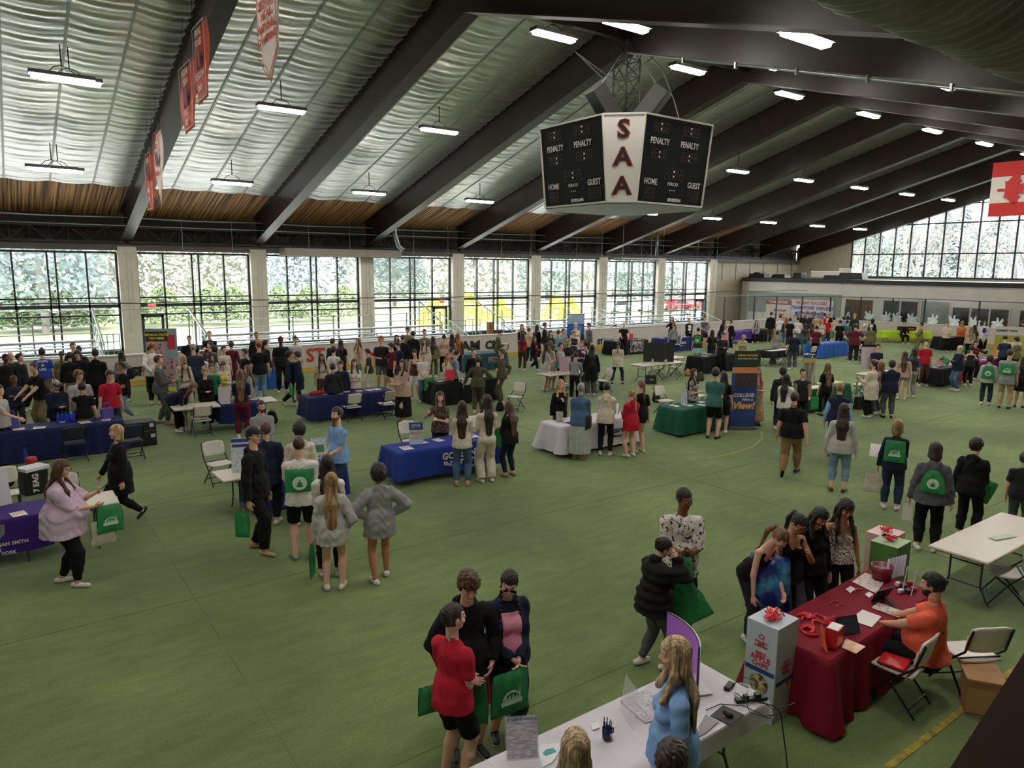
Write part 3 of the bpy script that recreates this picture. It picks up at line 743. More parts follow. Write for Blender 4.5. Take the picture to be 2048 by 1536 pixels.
for (px, py, fl_) in ((1737, 636, 1), (1771, 638, -1), (1792, 641, 1), (1822, 643, 1), (1864, 645, -1), (1906, 648, 1), (1948, 650, 1), (1994, 651, -1)):
    q = onX(px, py, XE - .02)
    sh = [(-.30, -.22), (-.12, -.25), (.1, -.24), (.28, -.20), (.33, -.05), (.22, .02), (.30, .22), (.24, .34), (.14, .20), (.06, .10), (.02, .33), (-.07, .40), (-.06, .12), (-.22, .16), (-.36, .08), (-.25, -.02), (-.34, -.12)]
    sh = [(a * fl_, c_) for a, c_ in sh]
    if fl_ < 0: sh = sh[::-1]
    tag(MB().prism(sh, -.03, .03, tr=lambda v: Vector((v.z, v.x, v.y))).build('rabbit_cutout', cut, loc=(XE + .03, q.y, 1.19 + .24)), 'white spring rabbit cut-out stuck on the far boards', 'cut-out', 'white cut-outs along the far boards')
blkb = M('black_box_plastic', '#1a1b1d', .5)
for (px, w, h) in ((1424, .7, .3), (1487, 1.6, .35), (1512, .7, .45), (1562, 1.3, .3), (1600, .8, .45), (1672, 1.7, .3), (1706, 2.0, .5)):
    q = onX(px, 550, XB + 2.5)
    tag(MB().box((0, 0, h / 2), (.9, w, h), taper=.85).build('equipment_case', blkb, loc=(q.x, min(q.y, YW - 1.2), 3.86), bevel=.03), 'low black equipment case on top of the far block', 'case', 'black cases on top of the far block')
q = onX(1660, 535, XB + 3.2)
tag(MB().box((0, 0, .35), (1, 2.6, .5)).box((0, -1.5, .45), (.9, 1.0, .75)).build('air_handler', M('unit_white', '#cbc7c0', .5), loc=(q.x, q.y, 3.86), bevel=.04), 'white air handling unit on top of the far block', 'air handler')
# ================================================================ OUTSIDE
ext = M('lawn', '#6a7350', .95, nscale=.3, col2='#858b66')
struct(MB().quad((-90, YW + .3, -.3), (220, YW + .3, -.3), (220, 180, .5), (-90, 180, .5)).build('ground', ext))
struct(MB().b2(-90, XG + 1, YW + .3, YW + 9.5, -.3, -.1).build('bounce_paving', M('bounce_paving_grey', '#b5b3ad', .9, nscale=.6, namt=.06)))  # pale strip added outside the windows to bounce neutral daylight onto the ceiling foil
struct(MB().quad((XG + .3, -120, -.3), (260, -120, -.3), (260, YW + .3, -.3), (XG + .3, YW + .3, -.3)).build('ground', M('car_park', '#5c5c5a', .9, nscale=.4, namt=.1)))
bark = M('bare_bark', '#7a756f', .9, nscale=3, namt=.15)
random.seed(3)
def bare_tree(h, seed):
    rnd = random.Random(seed); mb = MB()
    def br(p, d, L, r, lev):
        q = p + d * L * .5 + Vector((rnd.uniform(-.06, .06), rnd.uniform(-.06, .06), 0)) * L; e = q + (d + Vector((rnd.uniform(-.2, .2), rnd.uniform(-.2, .2), .05))).normalized() * L * .5
        mb.tube([p, q, e], [r, r * .8, r * .55], 5 if lev < 2 else 3)
        if lev < 5:
            for k in range(3 if lev < 4 else 2):
                a = rnd.uniform(0, 6.28); s = rnd.uniform(.45, .85)
                nd_ = (d + Vector((math.cos(a) * s, math.sin(a) * s, rnd.uniform(-.1, .35)))).normalized()
                br(e if k else q, nd_, L * rnd.uniform(.6, .8), r * .55, lev + 1)
    br(Vector((0, 0, 0)), Vector((0, 0, 1)), h * .33, h * .018, 0)
    return mb
def leafy(h, w, seed, n=900, s=.35):
    rnd = random.Random(seed); mb = MB()
    for k in range(n):
        t = rnd.random(); z = h * (.12 + .88 * t); rr = w * (1 - t ** 1.6) * (.5 + .5 * rnd.random()) + .15
        a = rnd.uniform(0, 6.28); c = Vector((rr * math.cos(a), rr * math.sin(a), z)); u = Vector((rnd.gauss(0, 1), rnd.gauss(0, 1), rnd.gauss(0, .6))).normalized() * s; v = u.orthogonal().normalized() * s * .6
        mb.quad(c - u, c + v, c + u, c - v)
    return mb
tree_me = []
for k in range(4):
    o = bare_tree(9 + k * 1.5, k).build('bare_tree', bark); tree_me.append(o)
ev = []
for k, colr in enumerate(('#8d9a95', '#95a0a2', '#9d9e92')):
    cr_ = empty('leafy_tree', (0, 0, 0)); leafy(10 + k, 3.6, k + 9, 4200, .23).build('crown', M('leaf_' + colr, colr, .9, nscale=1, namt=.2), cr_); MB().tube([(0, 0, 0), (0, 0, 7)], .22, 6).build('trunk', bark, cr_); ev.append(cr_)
used = set()
def put_tree(kind, x, y, label, grp, sc=1.0):
    src = (tree_me if kind == 0 else ev)[random.randrange(4 if kind == 0 else 3)]
    if src.name in used: o = copy_tree(src)
    else: o = src; used.add(src.name)
    o.location = (x, y, -.3); o.rotation_euler = (0, 0, random.uniform(0, 6)); o.scale = (sc,) * 3
    tag(o, label, 'tree', grp)
for k in range(17):
    px = 20 + k * 84 + random.uniform(-20, 20); Y = random.uniform(58, 85); p = onY(px, 600, Y)
    put_tree(k % 2, p.x, Y, 'pale %s tree on the lawn beyond the long windows' % ('leafy' if k % 2 else 'bare'), '%s trees beyond the long windows' % ('leafy' if k % 2 else 'bare'), random.uniform(.9, 1.3))
for k in range(16):
    px = 20 + k * 90 + random.uniform(-20, 20); Y = random.uniform(95, 130); p = onY(px, 600, Y)
    put_tree(1, p.x, Y, 'distant pale leafy tree at the back of the lawn', 'distant leafy trees at the back of the lawn', random.uniform(1.3, 1.9))
for k in range(13):
    px = 1715 + k * 28 + random.uniform(-8, 8); X = random.uniform(74, 105); p = onX(px, 560, X)
    put_tree(0, X, p.y, 'bare tree beyond the big end window', 'bare trees beyond the end window', random.uniform(.95, 1.2))
for k, px in enumerate((1730, 1800, 1880, 1915, 1990)):
    p = onX(px, 560, 110); put_tree(1, 110, p.y, 'faint leafy tree far beyond the big end window', 'faint leafy trees beyond the end window', 1.3)
for s in used ^ {o.name for o in tree_me + ev}: pass
yl = M('forsythia_yellow', '#e3d223', .9, nscale=2, col2='#b9b83a')
for (px, Y, s_) in ((872, 47, 1), (938, 46, 1.1), (1110, 50, .9), (1140, 50, .8), (1000, 52, .8)):
    p = onY(px, 640, Y); o = leafy(2.6 * s_, 1.5 * s_, int(px), 500, .16).build('yellow_shrub', yl, loc=(p.x, Y, -.3)); tag(o, 'bright yellow flowering shrub seen through the windows', 'shrub', 'yellow shrubs outside')
gs_ = M('shrub_green', '#5f6e48', .9, nscale=2, namt=.25)
for px in (20, 60, 130, 170, 330, 420, 470, 560, 620, 690):
    p = onY(px, 640, 60); o = leafy(3.0, 2.2, int(px), 1200, .16).build('green_shrub', gs_, loc=(p.x, 60, -.2)); tag(o, 'rounded green shrub on the lawn outside', 'shrub', 'green shrubs on the lawn')
def car(x, y, rz, colr, label):
    t = empty('parked_car', (x, y, -.28), rz, label, 'car', 'cars parked outside the windows')
    prof = [(-2.2, .35), (-2.2, .8), (-1.5, .95), (-.9, 1.45), (.7, 1.45), (1.4, .95), (2.2, .8), (2.25, .35)]
    MB().prism(prof[::-1], -.85, .85, tr=lambda v: Vector((v.x, v.z, v.y))).build('body', M('car_' + colr, colr, .3), t, bevel=.06)
    MB().prism([(-1.35, .97), (-.85, 1.38), (.65, 1.38), (1.25, .97)][::-1], -.87, .87, tr=lambda v: Vector((v.x, v.z, v.y))).build('window', dg, t)
    for sx in (-1.4, 1.4):
        for sy in (-.75, .75): MB().tube([(sx, sy - .1, .33), (sx, sy + .1, .33)], .33, 14).build('wheel', M('tyre', '#1c1c1c', .8), t)
for k, (px, colr) in enumerate(((1230, '#b9c0c6'), (1290, '#d9dcde'), (1320, '#b3262e'), (1352, '#b3262e'))):
    p = onY(px, 640, 56); car(p.x + k * 1.2, 56, .2, colr, '%s car parked beyond the far windows' % ('red' if 'b326' in colr else 'pale'))
for k, px in enumerate((1745, 1805, 1870, 1930, 1990, 2040)):
    p = onX(px, 550, 78); car(78, p.y, 1.4, ('#c9ccd0', '#54707f', '#dfe2e4', '#45525c')[k % 4], 'car parked beyond the big end window')
    bpy.data.objects['parked_car' if False else [o.name for o in bpy.data.objects if o.name.startswith('parked_car')][-1]]
# ================================================================ PEOPLE: each body and garment is an implicit surface meshed on a grid
f32 = np.float32
class Field:
    def __init__(s, lo, hi, vs):
        s.vs = vs; s.lo = np.array(lo, float) - 3 * vs; n = np.ceil((np.array(hi, float) + 3 * vs - s.lo) / vs).astype(int) + 1
        s.n = n; s.F = np.full(n, 0.5, f32)
        s.ax = [(s.lo[i] + vs * np.arange(n[i])).astype(f32) for i in range(3)]
    def _box(s, lo, hi, m):
        sl = []
        for i in range(3):
            a = int(max(0, math.floor((lo[i] - m - s.lo[i]) / s.vs))); b = int(min(s.n[i], math.ceil((hi[i] + m - s.lo[i]) / s.vs) + 1))
            if b <= a: return None
            sl.append(slice(a, b))
        g = [s.ax[0][sl[0]][:, None, None], s.ax[1][sl[1]][None, :, None], s.ax[2][sl[2]][None, None, :]]
        return tuple(sl), g
    def _mix(s, sl, d, k):
        A = s.F[sl]
        if k > 0:
            h = np.clip(.5 + .5 * (A - d) / k, 0, 1); s.F[sl] = A * (1 - h) + d * h - k * h * (1 - h)
        else: s.F[sl] = np.minimum(A, d)
    def cone(s, a, b, ra, rb, k=.02, flat=1.0, fv=None, disp=None, cap=None):
        a = np.array(a, float); b = np.array(b, float); r = max(ra, rb)
        q = s._box(np.minimum(a, b) - r, np.maximum(a, b) + r, k + 2 * s.vs)
        if q is None: return
        sl, (X, Y, Z) = q; ab = b - a
        pl = None
        if cap is not None:
            nn = vn(ab); pl = ((X - f32(b[0])) * f32(nn[0]) + (Y - f32(b[1])) * f32(nn[1]) + (Z - f32(b[2])) * f32(nn[2])).astype(f32)
        L2 = max(1e-8, float(ab @ ab))
        x, y, z = X - f32(a[0]), Y - f32(a[1]), Z - f32(a[2])
        t = np.clip((x * f32(ab[0]) + y * f32(ab[1]) + z * f32(ab[2])) / f32(L2), 0, 1)
        x = x - t * f32(ab[0]); y = y - t * f32(ab[1]); z = z - t * f32(ab[2])
        if fv is not None and flat != 1.0:
            w = (x * f32(fv[0]) + y * f32(fv[1]) + z * f32(fv[2])) * f32(1 / flat - 1)
            x = x + w * f32(fv[0]); y = y + w * f32(fv[1]); z = z + w * f32(fv[2])
        d = np.sqrt(x * x + y * y + z * z) - (f32(ra) + t * f32(rb - ra))
        if flat != 1.0: d = d * f32((flat + 1) / 2 if flat < 1 else 1)
        if disp: d = d + disp(X, Y, Z)
        if pl is not None: d = np.maximum(d, pl)
        s._mix(sl, d, k)
    def ell(s, c, R, rad, k=.01, sub=False, disp=None):
        c = np.array(c, float); m = max(rad); q = s._box(c - m, c + m, k + 2 * s.vs)
        if q is None: return
        sl, (X, Y, Z) = q; x, y, z = X - f32(c[0]), Y - f32(c[1]), Z - f32(c[2])
        u = [(x * f32(R[i][0]) + y * f32(R[i][1]) + z * f32(R[i][2])) / f32(rad[i]) for i in range(3)]
        k0 = np.sqrt(u[0] ** 2 + u[1] ** 2 + u[2] ** 2) + f32(1e-6); k1 = np.sqrt((u[0] / rad[0]) ** 2 + (u[1] / rad[1]) ** 2 + (u[2] / rad[2]) ** 2) + f32(1e-6)
        d = k0 * (k0 - 1) / k1
        if disp: d = d + disp(X, Y, Z)
        if sub: s.F[sl] = np.maximum(s.F[sl], -d)
        else: s._mix(sl, d.astype(f32), k)
    def cut(s, o, nrm, k=0):
        """remove everything on the side nrm points to"""
        X, Y, Z = s.ax[0][:, None, None], s.ax[1][None, :, None], s.ax[2][None, None, :]
        d = (X - f32(o[0])) * f32(nrm[0]) + (Y - f32(o[1])) * f32(nrm[1]) + (Z - f32(o[2])) * f32(nrm[2])
        s.F = np.maximum(s.F, d.astype(f32))
    def carve(s, planes):
        """remove the intersection of half spaces (o, n): inside where (p-o).n > 0 for all"""
        X, Y, Z = s.ax[0][:, None, None], s.ax[1][None, :, None], s.ax[2][None, None, :]; m = None
        for o, nrm in planes:
            d = (X - f32(o[0])) * f32(nrm[0]) + (Y - f32(o[1])) * f32(nrm[1]) + (Z - f32(o[2])) * f32(nrm[2])
            m = d if m is None else np.minimum(m, d)
        s.F = np.maximum(s.F, m.astype(f32))
    def mesh(s):
        F = s.F; F[0] = F[-1] = .5; F[:, 0] = F[:, -1] = .5; F[:, :, 0] = F[:, :, -1] = .5
        S = F < 0
        def cr(i, j, k): return S[i:S.shape[0] - 1 + i, j:S.shape[1] - 1 + j, k:S.shape[2] - 1 + k]
        c = sum(cr(i, j, k).astype(np.int8) for i in (0, 1) for j in (0, 1) for k in (0, 1))
        act = (c > 0) & (c < 8); I = np.argwhere(act)
        if len(I) == 0: return np.zeros((0, 3)), np.zeros((0, 4), int)
        ids = np.full(act.shape, -1, np.int64); ids[act] = np.arange(len(I))
        corner = [(i, j, k) for i in (0, 1) for j in (0, 1) for k in (0, 1)]
        val = {q: F[I[:, 0] + q[0], I[:, 1] + q[1], I[:, 2] + q[2]] for q in corner}
        P = np.zeros((len(I), 3)); N = np.zeros(len(I))
        for q in corner:
            for a in range(3):
                if q[a] == 0:
                    r = list(q); r[a] = 1; r = tuple(r); A, B = val[q], val[r]; m = (A < 0) != (B < 0)
                    t = np.where(m, A / np.where(m, A - B, 1), 0); p = np.array(q, float)[None, :] + 0 * P; p[:, a] += t
                    P += p * m[:, None]; N += m
        V = (I + P / N[:, None]) * s.vs + s.lo
        Q = []
        for a in range(3):
            b, c_ = (a + 1) % 3, (a + 2) % 3
            sl0 = [slice(None)] * 3; sl1 = [slice(None)] * 3; sl0[a] = slice(0, -1); sl1[a] = slice(1, None)
            A, B = S[tuple(sl0)], S[tuple(sl1)]; E_ = np.argwhere(A != B); fl = A[tuple(E_.T)]
            ok = (E_[:, b] > 0) & (E_[:, c_] > 0); E_ = E_[ok]; fl = fl[ok]
            def at(db, dc):
                e = E_.copy(); e[:, b] -= db; e[:, c_] -= dc; return ids[tuple(e.T)]
            q = np.stack([at(0, 0), at(1, 0), at(1, 1), at(0, 1)], 1); q[~fl] = q[~fl][:, ::-1]
            Q.append(q)
        Q = np.concatenate(Q); Q = Q[(Q >= 0).all(1)]
        return V, Q
def vn(v): v = np.array(v, float); return v / (np.linalg.norm(v) + 1e-9)
def mesh_obj(name, parts, mat, parent=None, col=None):
    V = np.concatenate([p[0] for p in parts]); o = 0; Q = []
    for v, q in parts: Q.append(q + o); o += len(v)
    Q = np.concatenate(Q); me = bpy.data.meshes.new(name)
    me.vertices.add(len(V)); me.vertices.foreach_set('co', V.astype(f32).ravel())
    me.loops.add(len(Q) * 4); me.loops.foreach_set('vertex_index', Q.astype(np.int32).ravel())
    me.polygons.add(len(Q)); me.polygons.foreach_set('loop_start', np.arange(0, len(Q) * 4, 4, dtype=np.int32)); me.polygons.foreach_set('loop_total', np.full(len(Q), 4, np.int32)) if False else None
    me.polygons.foreach_set('use_smooth', np.ones(len(Q), bool)); me.materials.append(mat)
    me.update(calc_edges=True); me.validate()
    if col is not None:
        a = me.color_attributes.new('skin_colour', 'FLOAT_COLOR', 'POINT'); a.data.foreach_set('color', np.concatenate([col, np.ones((len(V), 1))], 1).astype(f32).ravel())
    ob = bpy.data.objects.new(name, me); COL.objects.link(ob); ob.parent = parent
    return ob
skinm = M('skin', '#c79a80', .55, spec=.35)
_a = skinm.node_tree.nodes.new('ShaderNodeVertexColor'); _a.layer_name = 'skin_colour'
skinm.node_tree.links.new(_a.outputs['Color'], skinm.node_tree.nodes['Principled BSDF'].inputs['Base Color'])
SK = {'f': '#d9ad95', 'l': '#cfa084', 'm': '#b07f5e', 'd': '#7a5138', 'k': '#4f3325', 'r': '#cf9682'}
HC = {'blk': '#17130f', 'dkb': '#2b1d14', 'br': '#4a3222', 'lbr': '#6e5035', 'bl': '#a98a5d', 'dbl': '#8a6d48', 'gr': '#8f8a84', 'wh': '#c9c6c0', 'red': '#8a4a28', 'sbl': '#a8916e', 'mr': '#3a1a18'}
CL = {'bk': '#121214', 'ch': '#26272b', 'gy': '#8e8e8e', 'lg': '#b3b1ad', 'dg': '#55565a', 'wt': '#d8d3cc', 'cr': '#cfc4b2', 'nv': '#1a2136', 'bl': '#2a4aa0', 'lb': '#7ea6d6', 'dn': '#4a6482', 'dd': '#28344a', 'ld': '#7d95ae', 'rd': '#b01e30', 'mr': '#5c1c2c', 'gn': '#1f6b45', 'dgn': '#1f3a30', 'tl': '#3c6b66', 'ol': '#4d4c36', 'kh': '#8f7350', 'tn': '#b79b78', 'bg': '#c3b49c', 'pk': '#d58aa0', 'pp': '#3b2a5e', 'lv': '#c9b3c9', 'or': '#e2664a', 'br': '#4c3527', 'yl': '#d8c24a', 'sh': '#b89c8c', 'kg': '#6f6a4a', 'cy': '#7fb0b8', 'mg': '#d2556f'}
def hairmat(c):
    c = HC.get(c, c); h = srgb(c)
    k = 'hair_' + c
    if k in MATS: return MATS[k]
    lo = tuple(v * .55 for v in h[:3]) + (1,); hi = tuple(min(1, v * 1.7 + .01) for v in h[:3]) + (1,)
    m = M(k, lo, .5, nscale=26, col2=hi, stretch=(1, 1, .12), bump=.5, bscale=30, spec=.4, lo=.38, hi=.66); return m
TOPS = {  # sleeve (0-2), offset, hem (of stature below pelvis centre), arm offset
    'tee': (.74, .016, .055, .020), 'polo': (.66, .014, .035, .018), 'long': (1.93, .016, .05, .014), 'hoodie': (1.95, .030, .06, .026), 'jacket': (1.95, .032, .06, .026),
    'puffer': (1.95, .062, .055, .046), 'tank': (0.0, .008, .03, .0), 'crop': (.0, .008, -.035, .0), 'shirt': (1.95, .018, .05, .016), 'big': (1.0, .030, .10, .034), 'tuck': (1.93, .014, -.01, .014),
    'coat': (1.95, .034, .20, .026), 'vest': (0.05, .034, .03, .02), 'tuckt': (.85, .014, -.01, .018), 'bighoodie': (1.97, .045, .11, .036)}
BOTS = {'pants': (1.90, .014, .020), 'slim': (1.92, .008, .009), 'wide': (1.96, .016, .050), 'shorts': (.85, .016, .030), 'mini': (.34, .012, .020), 'bag': (1.93, .018, .034), 'long': (1.1, .018, .040), 'capri': (1.7, .012, .014)}
ARMS = {'down': (.150, .025, .475), 'relax': (.150, .07, .50), 'fold': (-.045, .135, .665), 'hold': (.02, .165, .635), 'low': (.015, .135, .545), 'phone': (.02, .175, .735), 'hip': (.115, .02, .585), 'pocket': (.115, .07, .525), 'reach': (.08, .33, .60),
        'behind': (.01, -.115, .54), 'face': (.035, .125, .865), 'out': (.30, .22, .60), 'side': (.17, .03, .50), 'chest': (.0, .15, .72), 'gest': (.20, .22, .78), 'fwd': (.10, .27, .70), 'lean': (.26, .06, .50), 'lap': (.05, .22, .57), 'swingf': (.15, .15, .49), 'swingb': (.16, -.10, .49), 'tab': (.10, .26, .60), 'kneel': (.08, .2, .45), 'up': (.06, .2, .80), 'write': (.02, .30, .58), 'point': (-.12, .26, .72)}
def ik(a, t, L1, L2, pole):
    d = t - a; D = np.linalg.norm(d); D2 = min(D, (L1 + L2) * .995); d = d / (D + 1e-9); t = a + d * D2
    x = (L1 * L1 - L2 * L2 + D2 * D2) / (2 * D2); h = math.sqrt(max(0, L1 * L1 - x * x)); p = pole - d * (pole @ d); p = p / (np.linalg.norm(p) + 1e-9)
    return a + d * x + p * h, t
NPEOPLE = [0]
def person(head, label, top='tee:gy', bot='pants:dd', hair='short:br', fa=180, S=1.70, feet=None, arms='down', stance='stand', look=0, turn=0, lean=0, b=1.0, sex='m', skin='f', shoes='wt', sit=False, group=None, extra='', sock=None, twist=0, seat=.46, beard=None, cap=None, glasses=False, at=None):
    """head: pixel of the top of the head; fa: facing, 0 = to the camera, 90 = to the image's right, 180 = away"""
    if isinstance(arms, str): arms = arms.split('/'); arms = arms * 2 if len(arms) == 1 else arms
    if feet is not None:
        g = G(*feet); r = ray(*head); t = (r.x * g.x + r.y * g.y) / (r.x ** 2 + r.y ** 2); z = CAMH + r.z * t; S = min(2.0, max(1.45, z / .995 + (1 - math.cos(lean * D2R)) * .45))
    # ---------- skeleton in local axes (x right, y forward, z up)
    X_, Y_, Z_ = np.array([1., 0, 0]), np.array([0, 1., 0]), np.array([0, 0, 1.])
    ca, sa = math.cos(lean * D2R), math.sin(lean * D2R)
    U = np.array([0, sa, ca]); Fd = np.array([0, ca, -sa]); tw = twist * D2R
    Rr = X_ * math.cos(tw) + Fd * math.sin(-tw) * 1.0; Ff = np.cross(U, Rr)
    hw = .92 if sex == 'f' else 1.0
    pz = (seat + .075) if sit else .525 * S - (.02 if stance in ('walk', 'wide') else .0) * S
    P = np.array([0, -sa * .12 * S if not sit else 0, pz])
    SHc = P + U * .283 * S; N = P + U * .300 * S; sw = .099 * S * hw * (1 + (b - 1) * .4)
    hp = look * D2R * 1.0; ht = turn * D2R
    hl = (lean * .5) * D2R + hp
    HU = np.array([0, math.sin(hl), math.cos(hl)]); HF0 = np.array([0, math.cos(hl), -math.sin(hl)])
    HR = X_ * math.cos(ht) - HF0 * math.sin(ht); HF = np.cross(HU, HR); 
    hs = (S / 1.72) ** .6 * (1.035 if sex == 'm' else .965)
    HCn = N + vn(U + HU) * .062 * S + HU * .062 * S + HF * .012
    def hd(x, y, z): return HCn + (HR * x + HF * y + HU * z) * hs
    J = {}
    for sd, sg in (('r', 1), ('l', -1)):
        J['sh' + sd] = SHc + Rr * sg * sw - U * .030 * S
        an = arms[0] if sd == 'r' else arms[1]
        tx, ty, tz = ARMS[an] if isinstance(an, str) else an
        k = 0.0 if an in ('down', 'side', 'relax', 'swingf', 'swingb') else 1.0
        if k: tgt = P + Rr * sg * tx * S * (hw if tx > .1 else 1) + Ff * ty * S * (b if ty > 0 else 1) + U * (tz - .525) * S
        else: tgt = J['sh' + sd] + X_ * sg * (tx * S * (1 + (b - 1) * .8) - sw) + Y_ * ty * S + Z_ * (tz - .80) * S
        pole = {'hip': Rr * sg * 1.5 - Ff * .5, 'pocket': Rr * sg - Ff, 'fold': Rr * sg * .5 - U, 'behind': Rr * sg * .6 - Ff, 'lean': Rr * sg - Ff * .5, 'phone': Rr * sg * .5 - U, 'face': Rr * sg * .8 - U}.get(an if isinstance(an, str) else '', Rr * sg * .45 - U * .7 - Ff * .6)
        J['el' + sd], J['wr' + sd] = ik(J['sh' + sd], tgt, .172 * S, .150 * S, pole)
        J['hp' + sd] = P + X_ * sg * .052 * S - Z_ * .02 * S
        FT = {'stand': ((.065, .0), (.065, .0)), 'wide': ((.12, .02), (.12, -.02)), 'walk': ((.05, .19), (.05, -.17)), 'walk2': ((.05, -.17), (.05, .19)), 'step': ((.07, .09), (.06, -.06)), 'step2': ((.06, -.06), (.07, .09)), 'close': ((.045, 0), (.045, .01)), 'cross': ((.0, .05), (.02, -.03))}
        fx, fy = FT[stance][0 if sd == 'r' else 1]; 
        if sit: fx, fy = .09, .27
        az = .055 * S * .8; back = stance in ('walk', 'walk2') and fy < 0
        J['an' + sd] = np.array([sg * fx * S, fy * S, az + (.06 if back else 0)])
        J['kn' + sd], J['an' + sd] = ik(J['hp' + sd], J['an' + sd], .247 * S, .240 * S, Y_ + X_ * sg * .12)
        J['tz' + sd] = -.5 if back else 0.0
    # ---------- placement
    topz = hd(0, -.01, .122)
    fr_ = None
    loc0 = G(head[0], head[1], float(topz[2])) if at is None else Vector((at[0], at[1], 0))
    ang = math.atan2(-loc0.y, -loc0.x) + fa * D2R - math.pi / 2
    c_, s_ = math.cos(ang), math.sin(ang)
    loc = Vector((loc0.x - (c_ * topz[0] - s_ * topz[1]), loc0.y - (s_ * topz[0] + c_ * topz[1]), 0)) if at is None else loc0
    dist = loc.length; vs = min(.026, max(.0078, dist * .00088)); near = dist < 15; vnear = dist < 11
    # ---------- shared shape lists
    def torso(F, o, k=.03, top_z=.218):
        w = hw * (1 + (b - 1) * .75); wa = (.072 if sex == 'm' else .062) * (1 + (b - 1) * 1.3)
        F.cone(P - U * .005 * S, P + U * .09 * S, (.086 if sex == 'm' else .089) * S * (1 + (b - 1) * .9) * .95 + o, wa * S + o, k, .74 + (b - 1) * .3, Ff)
        F.cone(P + U * .09 * S, P + U * top_z * S, wa * S + o, .078 * S * w + o, k, .72 + (b - 1) * .25, Ff)
        F.cone(SHc + Rr * sw * .80 - U * .036 * S, SHc - Rr * sw * .80 - U * .036 * S, .036 * S + o, .036 * S + o, k, .9, Ff)
        F.cone(SHc - U * .03 * S, N + U * .012 * S - Ff * .006 * S, .050 * S + o, .030 * S + o * .6, k, .9, Ff)
        if b > 1.12: F.ell(P + U * .07 * S + Ff * .045 * S * b, (Rr, Ff, U), (.085 * S * b + o, .075 * S * b + o, .10 * S + o), k)
        if sex == 'f':
            for g in (1, -1): F.ell(P + U * .178 * S + Ff * (.048 * S * (1 + (b - 1) * .5)) + Rr * g * .037 * S, (Rr, Ff, U), (.036 * S + o, .032 * S + o, .036 * S + o), .03)
    def arm(F, sd, o, e=2.0, k=.02, cap=None):
        sh, el, wr = J['sh' + sd], J['el' + sd], J['wr' + sd]; fb = (1 + (b - 1) * .7) * (1 if sex == 'm' else .88)
        r0, r1, r2, r3 = .0285 * S * fb, .0245 * S * fb, .0225 * S * fb, .0150 * S * (1 if sex == 'm' else .9)
        if e <= 1: F.cone(sh, sh + (el - sh) * e, r0 + o, r0 + (r1 - r0) * e + o * 1.15, k, cap=cap)
        else:
            F.cone(sh, el, r0 + o, r1 + o, k); q = e - 1
            F.cone(el, el + (wr - el) * q, r2 + o, r2 + (r3 - r2) * q + o, k, cap=cap)
    def leg(F, sd, o0, o1, e=2.0, k=.02, cap=None):
        hp_, kn, an = J['hp' + sd], J['kn' + sd], J['an' + sd]; fb = (1 + (b - 1) * .8)
        r0, r1, r2, r3 = .048 * S * fb, .034 * S * fb, .033 * S * fb, .0215 * S
        if e <= 1: F.cone(hp_, hp_ + (kn - hp_) * e, r0 + o0, r0 + (r1 - r0) * e + o0 + (o1 - o0) * e, k, cap=cap)
        else:
            F.cone(hp_, kn, r0 + o0, r1 + o0 + (o1 - o0) * .5, k); q = e - 1
            F.cone(kn, kn + (an - kn) * .35 + np.array([0, -.006, 0]), r2 + o0 + (o1 - o0) * .5, .0345 * S * fb + o0 + (o1 - o0) * .65, k)
            F.cone(kn + (an - kn) * .35 + np.array([0, -.006, 0]), kn + (an - kn) * q, .0345 * S * fb + o0 + (o1 - o0) * .65, r3 + o1, k, cap=cap)
    allp = np.array([J[a] for a in J if a[:2] != 'tz'] + [HCn, P, N])
    lo, hi = allp.min(0) - .14 * b, allp.max(0) + .14 * b
    wr_ = (lambda X, Y, Z: (f32(.0035) * np.sin(Z * 38 + np.sin(X * 21) * 2.2 + Y * 13) * np.sin(X * 26 + Z * 9)).astype(f32)) if near else None
    tk, tc_ = top.split(':')[:2]; bk, bc = (bot.split(':') + ['bk'])[:2]
    so, to, hem, ao = TOPS[tk]
    # ---------- body: limbs and trunk
    F = Field(lo, hi, vs); torso(F, -.004)
    for sd in 'rl': arm(F, sd, 0); leg(F, sd, 0, 0)
    F.cone(N - U * .02 * S, hd(0, -.018, -.045), .033 * S * hw + .002, .030 * S * hw, .02)
    parts = [F.mesh()]
    # head
    hv = max(.0052, vs * .62); c3 = hd(0, 0, 0); F = Field(c3 - .19, c3 + .17, hv); A = (HR, HF, HU)
    F.ell(hd(0, -.012, .022), A, (.074 * hs, .095 * hs, .098 * hs), .02)
    F.cone(hd(0, .022, -.02), hd(0, .052, -.088), .060 * hs, .027 * hs, .03, .95, HR)
    F.ell(hd(0, .035, -.03), A, (.056 * hs, .055 * hs, .068 * hs), .02)
    F.cone(hd(0, -.02, -.06), N - U * .01, .050 * hs * hw, .052 * hs * hw, .02)
    if near:
        for g in (1, -1):
            F.ell(hd(g * .031, .098, .010), A, (.020, .016, .013), .0, sub=True)
            F.ell(hd(g * .031, .078, .008), A, (.017, .015, .013), .006)
            F.cone(hd(g * .012, .088, .030), hd(g * .048, .076, .030), .008, .006, .012)
            F.ell(hd(g * .044, .062, -.028), A, (.02, .02, .02), .02)
        F.cone(hd(0, .086, .018), hd(0, .106, -.018), .007, .0115, .010)
        for g in (1, -1): F.ell(hd(g * .010, .098, -.024), A, (.008, .009, .007), .006)
        F.ell(hd(0, .086, -.050), A, (.022, .010, .006), .006); F.ell(hd(0, .084, -.062), A, (.018, .010, .006), .006)
        F.ell(hd(0, .072, -.090), A, (.018, .016, .014), .012)
    for g in (1, -1): F.ell(hd(g * .076, -.008, -.002), A, (.010, .020, .030), .006)
    parts.append(F.mesh())
